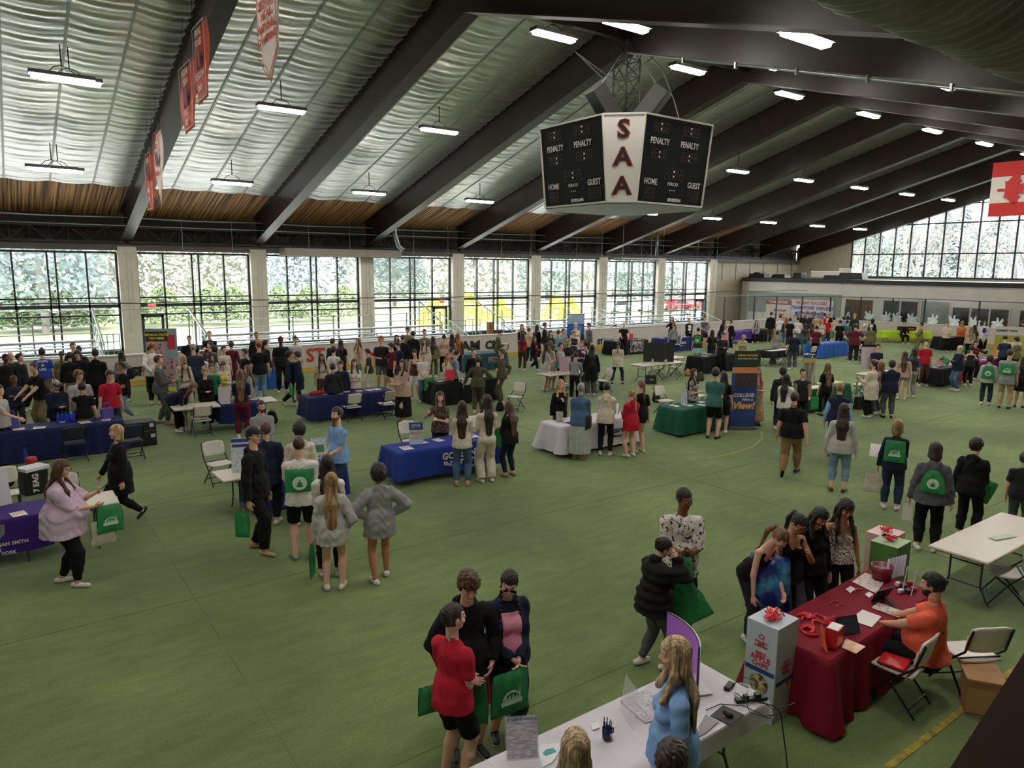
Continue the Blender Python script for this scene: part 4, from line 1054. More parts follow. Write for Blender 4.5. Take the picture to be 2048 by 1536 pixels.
    # hands
    for sd, sg in (('r', 1), ('l', -1)):
        wr, el = J['wr' + sd], J['el' + sd]; d = vn(wr - el); 
        inn = -Rr * sg - Ff * .15; an = arms[0] if sd == 'r' else arms[1]
        if an in ('hold', 'reach', 'low', 'tab', 'lap', 'fwd', 'phone'): inn = -Rr * sg * .8 + (np.array([0, 0, -.9]) if an in ('tab', 'lap', 'reach') else np.array([0, 0, .3]))
        pn = vn(inn - d * (inn @ d)); ac = vn(np.cross(d, pn)); 
        if ac @ (Ff + U * .7) < 0: ac = -ac
        hv2 = .0042 if vnear else (.007 if dist < 17 else vs * .8); fr2 = max(.0088, hv2 * .85); z_ = S / 1.75 * (1 if sex == 'm' else .93)
        F = Field(wr - .20, wr + .20, hv2)
        F.ell(wr + d * .048 * z_, (ac, pn, d), (.039 * z_, .0165 * z_, .052 * z_), .01); F.cone(wr - d * .03, wr + d * .02, .0150 * S * .98, .020 * z_, .012, .75, pn)
        if dist < 20:
            for i, (ln, cu) in enumerate(((.066, .35), (.076, .42), (.070, .5), (.054, .6))):
                b0 = wr + d * (.084 - .004 * abs(i - 1)) * z_ + ac * (.029 - .0195 * i) * z_
                d1 = vn(d + pn * cu + ac * (.10 - .07 * i)); p1 = b0 + d1 * ln * .5 * z_; d2 = vn(d * .8 + pn * (cu * 2.2)); p2 = p1 + d2 * ln * .5 * z_
                F.cone(b0 - d * .012, p1, fr2 * 1.05, fr2, .003); F.cone(p1, p2, fr2, fr2 * .82, .003)
            t0 = wr + d * .022 * z_ + ac * .028 * z_; t1 = t0 + vn(d * .75 + ac * .65 + pn * .35) * .040 * z_; F.cone(t0, t1, fr2 * 1.35, fr2 * 1.1, .006); F.cone(t1, t1 + vn(d + pn * .5 + ac * .15) * .030 * z_, fr2 * 1.1, fr2 * .9, .003)
        else: F.cone(wr + d * .05, wr + d * .13 + pn * .02, .026, .018, .01, .7, pn)
        parts.append(F.mesh())
        J['hand' + sd] = wr + d * .085; J['pn' + sd] = pn
    V = np.concatenate([p[0] for p in parts]); base = np.array(srgb(SK.get(skin, skin))[:3]); col = np.tile(base, (len(V), 1))
    if near:
        q = (V - HCn) / hs; x, y, z = q @ HR, q @ HF, q @ HU; fr = y > .045
        def paint(m, c): col[m] = c
        m = fr & (((x) / .024) ** 2 + ((z + .056) / .0105) ** 2 < 1); paint(m, base * np.array([.78, .48, .46]))
        hb = np.array(srgb(HC.get(hair.split(':')[1], '#222222'))[:3]) if ':' in hair else np.array([.05, .04, .03])
        for g in (1, -1):
            m = fr & (((x - g * .032) / .019) ** 2 + ((z - .031) / .0048) ** 2 < 1); paint(m, hb * .8)
            m = fr & (((x - g * .031) / .015) ** 2 + ((z - .010) / .0062) ** 2 < 1); paint(m, (.62, .58, .55) if look < 15 else base * .45)
            m = fr & (((x - g * .031) / .0062) ** 2 + ((z - .010) / .0062) ** 2 < 1); paint(m, (.03, .02, .015))
        m = fr & ((x / .05) ** 2 + ((z + .02) / .05) ** 2 < 1) & (col[:, 0] == base[0]); col[m] = base * np.array([1.04, .95, .93])
    body = mesh_obj('person', parts, skinm, None, col)
    body.location = loc; body.rotation_euler = (0, 0, ang); tag(body, label, 'person', group)
    NPEOPLE[0] += 1
    # ---------- bottoms
    fabr = lambda c: cloth(CL.get(c, c))
    if bk in BOTS:
        e, o0, o1 = BOTS[bk]; F = Field(lo, hi, vs)
        w = P + U * .055 * S
        F.cone(P - U * .012 * S, P + U * .055 * S, .090 * S * (1 + (b - 1) * .9) * .97 + o0, (.078 if sex == 'm' else .076) * S * (1 + (b - 1) * 1.1) + o0, .03, .78, Ff)
        for sd in 'rl': leg(F, sd, o0 + .004, o1, e, .015, True)
        if sex == 'f' or b > 1.1: F.ell(P - Ff * .03 * S - U * .02 * S, (Rr, Ff, U), (.08 * S * b + o0, .055 * S + o0, .06 * S), .03)
        F.cut(w, U)
        if wr_ is not None:
            Xg, Yg, Zg = F.ax[0][:, None, None], F.ax[1][None, :, None], F.ax[2][None, None, :]; F.F += wr_(Xg, Yg, Zg)
        mesh_obj({'shorts': 'shorts', 'mini': 'shorts', 'long': 'shorts', 'slim': 'leggings'}.get(bk, 'trousers'), [F.mesh()], fabr(bc), body)
    elif bk in ('skirt', 'maxi', 'midi'):
        zl = {'skirt': .33, 'midi': .2, 'maxi': .09}[bk] * S; F = Field(lo - .12, hi + .12, vs); wd = {'skirt': .135, 'midi': .135, 'maxi': .15}[bk] * S
        pl = (lambda X, Y, Z: (f32(.010 if bk != 'skirt' else .005) * np.sin(np.arctan2(Y, X) * 22) * np.clip((f32(pz) - Z) * 2.5, 0, 1)).astype(f32))
        F.cone(P + U * .06 * S, P - Z_ * .03 * S, .075 * S * b + .01, .10 * S * b, .02, .8, Ff)
        F.cone(P - Z_ * .02 * S, np.array([0, 0.0, zl]), .104 * S * b, wd, .03, .9, Y_, disp=pl); F.cut((0, 0, zl), -Z_); F.cut(P + U * .06 * S, U)
        mesh_obj('skirt', [F.mesh()], fabr(bc), body)
    # ---------- top
    F = Field(lo - .03, hi + .03, vs); torso(F, to)
    hz = hem
    F.cone(P - Z_ * (hz if not sit else .02) * S, P + U * .08 * S, (.108 if hem > 0 else .086) * S * (1 + (b - 1) * 1.0) + to * .9, (.075 + .02 * (b - 1)) * S + to, .03, .80 + (b - 1) * .3, Ff)
    if hem > 0 and not sit: F.cone(P - Z_ * hz * S, P + U * .035 * S, .112 * S * (1 + (b - 1) * .95) + to * .9, .106 * S * (1 + (b - 1) * .95) + to * .9, .03, .80 + (b - 1) * .3, Ff)
    if hem > 0: F.ell(P - Ff * .03 * S - U * .02 * S, (Rr, Ff, U), (.085 * S * b + to, .062 * S + to, .075 * S), .03)
    if so > 0:
        for sd in 'rl': arm(F, sd, ao, so, .02, True)
    if tk in ('hoodie', 'bighoodie'): F.cone(N - Ff * .035 * S + U * .0 * S - Rr * .03 * S, N - Ff * .035 * S + Rr * .03 * S, .034 * S, .034 * S, .03, .8, Ff); F.cone(N - Ff * .05 * S - U * .035 * S, N - Ff * .02 * S, .035 * S, .04 * S, .03)
    if tk in ('polo', 'shirt', 'jacket', 'vest', 'coat', 'puffer'): F.cone(N - U * .005 * S, N + U * .022 * S, .042 * S * hw, .040 * S * hw, .012)
    F.cut(P - (Z_ if not sit else U) * (hz if not sit else .03) * S, -(U + Z_) / np.linalg.norm(U + Z_))
    nb = N + U * (.006 if tk in ('tank', 'crop') else .012) * S + Ff * .0
    nk = vn(U + Ff * (.9 if tk in ('tank', 'crop', 'polo') else .35)); nh = Field
    if tk in ('tank', 'crop'):
        F.cut(P + U * .262 * S, U); F.carve([(P + U * .235 * S + Ff * .02 * S, Ff), (P + U * .205 * S, U), (P - Rr * .05 * S, Rr), (P + Rr * .05 * S, -Rr)])
        for g in (1, -1): F.carve([(P + Rr * g * .078 * S, Rr * g), (P + U * .195 * S, U)])
    else:
        F.ell(N + U * .022 * S + Ff * .008 * S, (Rr, Ff, U), (.040 * S, .044 * S, .024 * S), 0, sub=True) if tk not in ('hoodie', 'bighoodie') else F.ell(N + U * .03 * S + Ff * .01 * S, (Rr, Ff, U), (.045 * S, .04 * S, .03 * S), 0, sub=True)
    if wr_ is not None:
        Xg, Yg, Zg = F.ax[0][:, None, None], F.ax[1][None, :, None], F.ax[2][None, None, :]; F.F += wr_(Xg, Yg, Zg) * f32(2.2 if tk in ('hoodie', 'bighoodie', 'jacket', 'big') else 1.3)
        if tk == 'puffer': F.F += (f32(.010) * np.sin(Zg * 60)).astype(f32)
    nm = {'tee': 'shirt', 'polo': 'shirt', 'long': 'shirt', 'hoodie': 'hoodie', 'jacket': 'jacket', 'puffer': 'jacket', 'tank': 'tank_top', 'crop': 'tank_top', 'coat': 'coat', 'vest': 'vest', 'bighoodie': 'hoodie'}.get(tk, 'shirt')
    tmat = fabr(tc_) if not tc_.startswith('@') else MATS[tc_[1:]]
    mesh_obj(nm, [F.mesh()], tmat, body)
    if 'under' in extra:   # second layer sleeves and tail
        uc = extra.split('under=')[1].split()[0]; F = Field(lo, hi, vs)
        torso(F, to - .012)
        for sd in 'rl': arm(F, sd, .012, 1.93, .02)
        F.cut(P - Z_ * .06 * S, -Z_); F.ell(N + U * .03 * S + Ff * .01 * S, (Rr, Ff, U), (.04 * S, .045 * S, .03 * S), 0, sub=True)
        mesh_obj('shirt', [F.mesh()], fabr(uc), body)
    if 'front=' in extra:
        uc = extra.split('front=')[1].split()[0]; F = Field(lo - .03, hi + .03, vs); torso(F, to + .010); F.cone(P - Z_ * .0, P + U * .035 * S, .112 * S * b + to + .008, .108 * S * b + to + .008, .03, .80 + (b - 1) * .3, Ff); F.cone(P + U * .03 * S, P + U * .09 * S, .104 * S * b + to + .006, .085 * S * b + to + .006, .03, .80 + (b - 1) * .3, Ff)
        for o_, n_ in ((P + Rr * .055 * S, Rr), (P - Rr * .055 * S, -Rr), (P + U * .0, -U), (P + U * .255 * S, U), (P, -Ff)): F.cut(o_, n_)
        mesh_obj('shirt_front', [F.mesh()], fabr(uc), body)
    # ---------- shoes and socks
    for sd, sg in (('r', 1), ('l', -1)):
        an = J['an' + sd]; fd_ = vn(np.array([sg * .22, 1, 0])); tz = J['tz' + sd]; sv = max(.006, vs * .8)
        dn = np.array([0, 0, -1.])
        if tz: f2 = vn(fd_ * .75 + dn * .66); upn = vn(np.cross(np.cross(f2, Z_), f2))
        else: f2, upn = fd_, Z_
        ls = .255 * S / 1.75 * (1 if sex == 'm' else .93); F = Field(an - .26, an + .26, sv)
        sole = an - upn * (.052 * S * .8)
        if tz: sole = an - upn * .05
        hl_ = sole - f2 * .065 + upn * .036; to_ = sole + f2 * (ls - .10) + upn * .026
        F.cone(hl_, to_, .038, .034, .02, .95, upn); F.cone(sole + f2 * .0 + upn * .03, an + upn * .012, .038, .031, .02); F.cut(sole + upn * .001, -upn)
        if not tz: F.cut(np.array([0, 0, .002]), -Z_)
        sc = CL.get(shoes, shoes)
        ob = mesh_obj('shoe', [F.mesh()], M('shoe_' + sc, sc, .55, nscale=20, namt=.08), body)
        if near and shoes in ('bk', 'ch', 'nv'):
            F = Field(an - .26, an + .26, sv); F.cone(hl_ - upn * .012, to_ - upn * .008, .041, .037, .01, .8, upn); F.cut(sole + upn * .001, -upn); F.cut(sole + upn * .020, upn); mesh_obj('sole', [F.mesh()], M('shoe_sole', '#b9b6b0', .6), ob)
        if sock:
            kn = J['kn' + sd]; F = Field(an - .2, an + .25, sv); ln_ = .11 if sock[-1] != '+' else .2
            F.cone(an - Z_ * .02, an + vn(kn - an) * ln_, .034, .038 + (.006 if ln_ > .15 else 0), .01); F.cut(an + vn(kn - an) * ln_, vn(kn - an)); mesh_obj('sock', [F.mesh()], fabr(sock.strip('+')), body)
    # ---------- hair
    hk, hc = (hair.split(':') + ['br'])[:2]; hm = hairmat(hc)
    if hk != 'bald':
        F = Field(HCn - np.array([.34, .42, .85]), HCn + np.array([.34, .34, .22]), hv if dist < 9 else max(.008, vs * .7))
        st_ = (lambda X, Y, Z: (f32(.0022) * np.sin((X - f32(HCn[0])) * 330 + np.sin(Z * 25) * 1.5) + f32(.0022) * np.sin(Y * 290 + Z * 12)).astype(f32)) if vnear else None
        cu_ = (lambda X, Y, Z: (f32(.009) * np.sin(X * 88 + Z * 31 + 2.2 * np.sin(Y * 41 + Z * 17)) * np.sin(Y * 97 - Z * 23 + 2.0 * np.sin(X * 37 - Z * 29)) * np.sin(Z * 71 + X * 33 + 1.8 * np.sin(Y * 29))).astype(f32))
        vol = {'buzz': .008, 'short': .018, 'mop': .028, 'afro': .052, 'curly': .038, 'long': .022, 'longf': .022, 'pony': .013, 'bun': .013, 'bob': .026, 'braid': .013, 'wavy': .026, 'balding': .006, 'hat': .012, 'scarf': .02, 'halfup': .014}[hk]
        dd_ = cu_ if hk in ('afro', 'curly', 'mop', 'wavy') else st_
        F.ell(hd(0, -.014, .026), A, (.075 * hs + vol * .8, .096 * hs + vol, .098 * hs + vol), .01, disp=dd_)
        zf = .058 if hk not in ('buzz', 'short') else .062
        if hk in ('mop', 'afro', 'curly'): zf = .05
        if hk == 'scarf': F.cone(hd(0, -.01, -.05), N - U * .02, .075, .09, .04)
        F.carve([(hd(0, .035 if hk != 'scarf' else .05, 0), HF), (hd(0, 0, zf), -HU)])
        F.carve([(hd(0, -.01, 0), HF), (hd(0, 0, -.005 if hk in ('buzz', 'short', 'pony', 'bun', 'mop', 'afro', 'hat', 'balding') else -.3), -HU)])
        if hk in ('balding',): F.cut(hd(0, 0, .055), HU)
        if hk != 'scarf': F.cut(hd(0, 0, -.055 if hk in ('short', 'buzz', 'pony', 'bun', 'balding') else -.085), -HU)
        bkv = -Ff; 
        if hk in ('long', 'longf', 'bob', 'wavy', 'halfup'):
            ln_ = {'long': .30, 'longf': .34, 'bob': .02, 'wavy': .22, 'halfup': .26}[hk] * (S / 1.7); w = .092 * hs + (.012 if hk == 'wavy' else 0)
            q0 = hd(0, -.035, .02); q1 = hd(0, -.062, -.09); q2 = N + bkv * (.062 * S + to) - U * .055 * S; q3 = q2 - (U * .7 + Z_ * .3) * max(.02, ln_) + bkv * .012
            if hk == 'bob': F.cone(q0, hd(0, -.045, -.12), w, w * .98, .02, .85, HF, disp=dd_)
            else: F.cone(q0, q1, w, w * .98, .02, .72, HF, disp=dd_); F.cone(q1, q2, w * .98, w * 1.12, .03, .45, Ff, disp=dd_); F.cone(q2, q3, w * 1.12, w * .80, .03, .28, Ff, disp=dd_)
            for g in (1, -1):
                F.cone(hd(g * .070, .005, .035), hd(g * .082, .008, -.11), .024, .026, .015, disp=dd_)
                if hk in ('longf', 'wavy', 'long'):
                    a0 = hd(g * .080, .008, -.11); a1 = N + Rr * g * .062 * S + Ff * (.055 * S + to) - U * .05 * S; F.cone(a0, a1, .028, .030, .02, disp=dd_)
                    if hk != 'long': F.cone(a1, a1 - U * .10 * S + Ff * .02, .030, .016, .02, disp=dd_)
            F.carve([(hd(0, .02, 0), HF), (hd(0, 0, .055), -HU), (hd(-.060, 0, 0), HR), (hd(.060, 0, 0), -HR), (hd(0, 0, -.12), HU)])
        if hk == 'pony': F.cone(hd(0, -.10, .05), hd(0, -.145, .03), .026, .03, .01, disp=st_); F.cone(hd(0, -.145, .03), hd(0, -.135, -.10) + bkv * .03, .032, .030, .01, disp=st_); F.cone(hd(0, -.135, -.10) + bkv * .03, N + bkv * .10 * S - Z_ * .10 * S, .030, .012, .01, disp=st_)
        if hk == 'bun': F.ell(hd(0, -.105, .05), A, (.042, .036, .042), .006, disp=cu_)
        if hk == 'braid':
            for g in (1, -1):
                p_ = hd(g * .06, -.01, -.07); e_ = N + Rr * g * .07 * S + Ff * .08 * S - U * .11 * S
                for k_ in range(9): t_ = k_ / 8; F.ell(p_ * (1 - t_) + e_ * t_, (Rr, Ff, U), (.018, .018, .02), .004)
        ob = mesh_obj('hair' if hk != 'scarf' else 'head_scarf', [F.mesh()], hm, body)
    if beard:
        F = Field(HCn - .2, HCn + .16, hv); ln_ = .16 if beard.startswith('long') else 0.0; bc_ = beard.split(':')[1]
        F.cone(hd(0, .035, -.045), hd(0, .058, -.092), .066 * hs, .034 * hs, .02); F.cone(hd(0, .056, -.085), hd(0, .075, -.10 - ln_), .036, .018 + ln_ * .12, .02, disp=None)
        F.carve([(hd(0, 0, -.036), HU)]); F.ell(hd(0, .105, -.055), A, (.022, .03, .010), 0, sub=True)
        mesh_obj('beard', [F.mesh()], hairmat(bc_), body)
    if cap:
        F = Field(HCn - .2, HCn + .25, hv); F.ell(hd(0, -.012, .035), A, (.088 * hs, .108 * hs, .100 * hs), .01); F.cut(hd(0, 0, .035), -HU); cb = cap.split(':')
        if cb[0] == 'cap': F.cone(hd(-.03, .10, .045), hd(.03, .10, .045), .045, .045, .01, .16, HU); F.cone(hd(-.03, .14, .043), hd(.03, .14, .043), .04, .04, .01, .16, HU)
        if cb[0] == 'capb': F.cone(hd(-.02, -.12, .04), hd(.02, -.12, .04), .045, .045, .01, .16, HU)
        mesh_obj('cap' if cb[0] != 'beanie' else 'beanie', [F.mesh()], fabr(cb[1]), body)
    if glasses:
        mb = MB()
        for g in (1, -1):
            c1 = hd(g * .032, .108, .008); ring = [c1 + (HR * .023 * math.cos(a) + HU * .017 * math.sin(a)) for a in np.linspace(0, 2 * math.pi, 13)]
            mb.tube(ring, .0025, 5); mb.tube([hd(g * .055, .103, .012), hd(g * .078, .0, .012)], .0025, 5)
            if glasses == 'sun': mb.quad(*[c1 + (HR * .022 * math.cos(a) + HU * .016 * math.sin(a)) for a in np.linspace(0, 2 * math.pi, 12, endpoint=False)])
        mb.tube([hd(-.01, .110, .012), hd(.01, .110, .012)], .0025, 5)
        mb.build('glasses', M('glasses_frame', '#14110f', .3), body)
    def W_(v): v = np.array(v, float); return Vector((loc.x + c_ * v[0] - s_ * v[1], loc.y + s_ * v[0] + c_ * v[1], v[2]))
    return dict(o=body, J=J, W=W_, ang=ang, loc=loc, S=S, P=P, U=U, F=Ff, R=Rr, N=N, hd=hd, dist=dist, to=to, SH=SHc)
# ================================================================ FURNITURE AND HAND-HELD THINGS
ptop = M('table_plastic', '#cfc6b8', .45, nscale=30, namt=.03); legm = M('table_leg_grey', '#4c4e50', .4, metal=.4); cwh = M('chair_plastic', '#d6d1c6', .5); cfr = M('chair_frame_black', '#1d1e20', .4, metal=.3); cfg = M('chair_frame_grey', '#6b6d6d', .4, metal=.4)
TZ = .74
def table(cx, cy, label, L=2.44, Wd=.76, rz=0, topm=None, name='folding_table', group=None):
    t = empty(name, (cx, cy, 0), rz * D2R, label, 'table', group)
    MB().box((0, 0, TZ - .022), (L, Wd, .044)).build('tabletop', topm or ptop, t, bevel=.018)
    MB().box((0, 0, TZ - .055), (L - .12, Wd - .12, .02)).build('rim', legm, t)
    for s in (-1, 1):
        x = s * (L / 2 - .32); mb = MB()
        for q in (-1, 1):
            mb.tube([(x, q * .20, TZ - .06), (x, q * .20, .26), (x, q * .30, .04), (x, q * (Wd / 2 - .05), .015)], .014, 8)
        mb.tube([(x, -.20, .24), (x, .20, .24)], .011, 6); mb.tube([(x, -.20, .55), (x, .20, .55)], .011, 6)
        mb.tube([(x, 0, .55), (x - s * .42, 0, TZ - .07)], .010, 6); mb.build('leg', legm, t)
    return t
def tcloth(cx, cy, label, mat, L=2.44, Wd=.76, rz=0, bot=.03, flare=.05, amp=.022, seed=1, front=True, name='tablecloth', group=None, z0=None):
    rnd = random.Random(seed); z0 = z0 or TZ + .006
    P = []; nx, ny = int(L / .05), int(Wd / .05)
    hx, hy = L / 2 + .006, Wd / 2 + .006
    P += [(-hx + 2 * hx * k / nx, -hy) for k in range(nx)] + [(hx, -hy + 2 * hy * k / ny) for k in range(ny)] + [(hx - 2 * hx * k / nx, hy) for k in range(nx)] + [(-hx, hy - 2 * hy * k / ny) for k in range(ny)]
    n = len(P); nz_ = 9; mb = MB(); ph = rnd.uniform(0, 6)
    for j in range(nz_ + 1):
        v = j / nz_; z = z0 - (z0 - bot) * v
        for k, (x, y) in enumerate(P):
            cx_ = min(abs(abs(x) - hx), 9), min(abs(abs(y) - hy), 9); d = math.hypot(cx_[0], cx_[1]) if True else 0
            cor = math.exp(-((max(cx_) / .13) ** 2)); nrm = Vector((x / hx if abs(abs(x) - hx) < 1e-3 else 0, y / hy if abs(abs(y) - hy) < 1e-3 else 0)); nrm = nrm.normalized() if nrm.length else Vector((0, 0))
            s_ = k * .05; wv_ = amp * v * (math.sin(s_ * 17 + ph + 1.2 * math.sin(s_ * 3)) + .5 * math.sin(s_ * 29 + ph * 2)) * (1 - cor * .5)
            o = .004 + flare * v * .4 + wv_ + cor * flare * 1.6 * v + (amp * 1.2) * v
            if v > 0 and nrm.length:
                mb.v.append((x + nrm.x * o, y + nrm.y * o, z + (cor * .03 * v)))
            else: mb.v.append((x, y, z))
    for j in range(nz_):
        for k in range(n):
            a = j * n + k; b_ = j * n + (k + 1) % n; mb.f.append((a, b_, b_ + n, a + n)); mb.mi.append(0)
    mb.f.append(tuple(range(n))[::-1]); mb.mi.append(0)
    o = mb.build(name, mat, smooth=False, loc=(cx, cy, 0), rz=rz * D2R)
    for p_ in o.data.polygons: p_.use_smooth = len(p_.vertices) == 4
    return tag(o, label, 'tablecloth', group)
_ch = {}
def chair(x, y, rz, label, dark=False, group=None):
    """rz: direction (deg) the sitter faces"""
    key = dark
    if key not in _ch:
        t = empty('folding_chair', (0, 0, 0)); pm = M('chair_navy', '#1b2338', .7) if dark else cwh
        mb = MB(); mb.grid(lambda u, v: ((u - .5) * .44, (v - .5) * .40 - .0, .445 + .012 * ((u - .5) ** 2 * 4) - .01 * math.cos((v - .5) * 3)), 8, 8)
        s_ = mb.build('seat', pm, t, smooth=True, solid=.028); s_.modifiers['thick'].offset = -1
        mb = MB(); mb.grid(lambda u, v: ((u - .5) * (.46 - .05 * abs(v - .5)), -.235 - .06 * v + .03 * ((u - .5) ** 2 * 4), .56 + .30 * v - .03 * (abs(u - .5) * 2) ** 4 * (1 if v > .5 else -1)), 10, 8)
        b_ = mb.build('backrest', pm, t, smooth=True, solid=.024)
        fm = cfr
        for s in (-1, 1):
            MB().tube([(s * .225, -.30, .84), (s * .228, -.22, .56), (s * .235, .0, .35), (s * .24, .24, 0.012)], .0125, 8).build('leg', fm, t)
            MB().tube([(s * .205, .17, .43), (s * .21, -.02, .28), (s * .215, -.26, 0.012)], .0125, 8).build('leg', fm, t)
        for q_ in (((-.21, -.20, .10), (.21, -.20, .10)), ((-.235, .19, .08), (.235, .19, .08)), ((-.23, -.16, .46), (.23, -.16, .46))): MB().tube(q_, .010, 6).build('stretcher', fm, t)
        _ch[key] = t; o = t
    else: o = copy_tree(_ch[key])
    o.location = (x, y, 0); o.rotation_euler = (0, 0, (rz - 90) * D2R); return tag(o, label, 'chair', group)
WP = M('paper_white', '#dedbd8', .6); 
def sheet(x, y, z, w, h, rz, mat, label, name='leaflet', cat='leaflet', group=None, t=.004, pr=None):
    o = MB().box((0, 0, t / 2), (w, h, t)).build(name, mat, loc=(x, y, z), rz=rz * D2R)
    tag(o, label, cat, group)
    if pr: MB().box((0, h * .12, t + .001), (w * .8, h * .5, .001)).build('picture', pr, o)
    return o
def stand(x, y, z, w, h, fa, mat, label, tilt=12, name='display_card', parts=(), cat='display card', thick=.012, group=None):
    """upright card or board facing direction fa (deg in plan); parts: (kind, u, v, size/w, h, mat, text)"""
    t = empty(name, (x, y, z), (fa + 90) * D2R, label, cat, group); tl = tilt * D2R
    R3 = Matrix.Rotation(-tl, 3, 'X')
    def tr(v): return R3 @ Vector(v)
    mb = MB(); c = tr((0, 0, h / 2)); mb.box(c, (w, thick, h), rot=R3); mb.build('board', mat, t)
    for s in (-1, 1): pass
    MB().bar(tr((0, .01, h * .6)), (0, h * math.sin(tl) + .12 + h * .12, .002), .05, .01).build('strut', mat, t)
    for p in parts:
        k, u, v, a, b_, m = p[:6]; q = tr((u * w / 2, -thick / 2 - .003, h / 2 + v * h / 2))
        if k == 'box': MB().box(q, (a * w, .004, b_ * h), rot=R3).build(p[6] if len(p) > 6 else 'panel', m, t)
        else: text(p[6], a, m, 'lettering', t, q, (90 * D2R - tl, 0, 0), bold=a * .03, extrude=.002, shear=(p[7] if len(p) > 7 else 0))
    return t
grn_b = M('bag_green', '#2a8a4f', .6, nscale=12, namt=.12, bump=.5, bscale=9); bag_l = M('bag_logo_white', '#cfe6d2', .6)
def logo_mesh(parent, y=-.03, s=1.0, rnd_=False, off=(0, 0)):
    mb = MB(); mb.prism([(-.10, -.06), (.10, -.06), (.10, -.02), (-.10, -.02)], 0, .003); 
    arc = [(.085 * math.cos(a), -.015 + .075 * math.sin(a)) for a in np.linspace(math.pi, 0, 12)]; arc2 = [(.070 * math.cos(a), -.015 + .060 * math.sin(a)) for a in np.linspace(0, math.pi, 12)]
    if rnd_: mb = MB(); mb.prism([(.09 * math.cos(a), .09 * math.sin(a)) for a in np.linspace(0, 6.2832, 25)[:-1]], 0, .002)
    else:
        for k in range(11): mb.prism([arc[k], arc[k + 1], arc2[10 - k], arc2[11 - k]][::-1], 0, .003)
        for x in (-.05, -.02, .015, .045): mb.prism([(x - .014, -.015), (x + .014, -.015), (x, .035 - abs(x) * .3)], 0, .003)
        mb.prism([(.06, -.02), (.085, -.02), (.078, .085)], 0, .003)
    mb.v = [(v[0] * s + off[0], y - v[2], v[1] * s + off[1]) for v in mb.v]; o = mb.build('logo', bag_l, parent)
    if rnd_:
        mb = MB(); mb.prism([(-.03, -.05), (.03, -.05), (.045, -.02), (.02, -.02), (.035, .01), (.012, .01), (0, .06), (-.012, .01), (-.035, .01), (-.02, -.02), (-.045, -.02)], 0, .003); mb.v = [(v[0] * s + off[0], y - .004 - v[2], v[1] * s + off[1]) for v in mb.v]; mb.build('tree_emblem', grn_b, parent)
    return o
def bagmesh(w, h, gath, droop=0.0, thick=.05, seed=0):
    mb = MB(); nu, nv = 12, 12; rnd = random.Random(seed); ph = rnd.uniform(0, 6)
    for side in (-1, 1):
        def fn(u, v):
            g = 1 - gath * (v ** 3); x = (u - .5) * w * g + droop * math.sin(v * 3) * .3; z = (v - .5) * h - .04 * gath * (1 - abs(u - .5) * 2) * v * 0
            e = (1 - (2 * u - 1) ** 4) * (1 - (2 * v - 1) ** 6); y = side * (thick * .5 * e + .004 + .006 * math.sin(u * 19 + ph) * v)
            return (x, y, z)
        mb.grid(fn, nu, nv)
    return mb
def bag_at(loc, ang, tilt, label, kind='hand', w=.36, h=.42, rnd_=False, group=None, logo=True, mat=None, roll=0, gath=.12, thick=.05):
    t = empty('drawstring_bag', loc, 0, label, 'bag', group); t.rotation_euler = (tilt, roll, ang)
    bagmesh(w, h, gath, seed=int(loc[0] * 100) % 97, thick=thick).build('pouch', mat or grn_b, t, smooth=True)
    if logo: logo_mesh(t, -thick * .5 - .010, w / .36, rnd_, off=(0, -.03))
    mb = MB()
    for s in (-1, 1):
        if kind == 'back': mb.tube([(s * w * .46, 0, -h * .46), (s * w * .38, .03, h * .2), (s * w * .26, .0, h * .62), (0, 0, h * .46)], .004, 5)
        else: mb.tube([(s * w * .46, 0, -h * .46), (s * w * .50, -.01, h * .1), (s * w * .40, 0, h * .48)], .004, 5)
    mb.build('cord', M('cord_dark', '#1c2320', .7), t); return t
def bag_back(p, label, **k):
    c = p['P'] + p['U'] * .165 * p['S'] - p['F'] * (.115 * p['S'] + p['to'])
    w = p['W'](c); return bag_at(w, p['ang'], 0.05, label, 'back', w=k.pop('w', .33), h=k.pop('h', .38), **k)
def bag_hand(p, sd, label, drop=.24, da=0, fwd=0.0, side=0.0, **k):
    hnd = p['J']['hand' + sd]; w = p['W'](hnd + np.array([side, fwd, -drop])); return bag_at(w, p['ang'] + math.pi + da * D2R, k.pop('tilt', 0), label, 'hand', **k)
def held(p, sd, w, h, mat, label, name='paper', cat='paper', tilt=-40, off=(0, .03, .03), t=.004, group=None, da=0):
    hnd = (p['J']['handr'] + p['J']['handl']) / 2 if sd == 'b' else p['J']['hand' + sd]
    o = MB().box((0, 0, 0), (w, t, h)).build(name, mat, loc=p['W'](hnd + np.array(off))); o.rotation_euler = (tilt * D2R, 0, p['ang'] + da * D2R); return tag(o, label, cat, group)
def phone(p, sd, label): return held(p, sd, .075, .15, M('phone_black', '#15161a', .2), label, 'phone', 'phone', -50, (0, .03, .04), .009)
def bottle(x, y, z, col, label, h=.22, group=None):
    t = empty('bottle', (x, y, z), 0, label, 'bottle', group); MB().lathe([(.034, 0), (.036, .01), (.036, h * .68), (.015, h * .86), (.015, h * .9)], n=12).build('body', M('bottle_' + col, col, .25), t, smooth=True); MB().lathe([(.018, h * .9), (.018, h)], n=12).build('cap', M('cap_dark', '#20242c', .5), t); return t
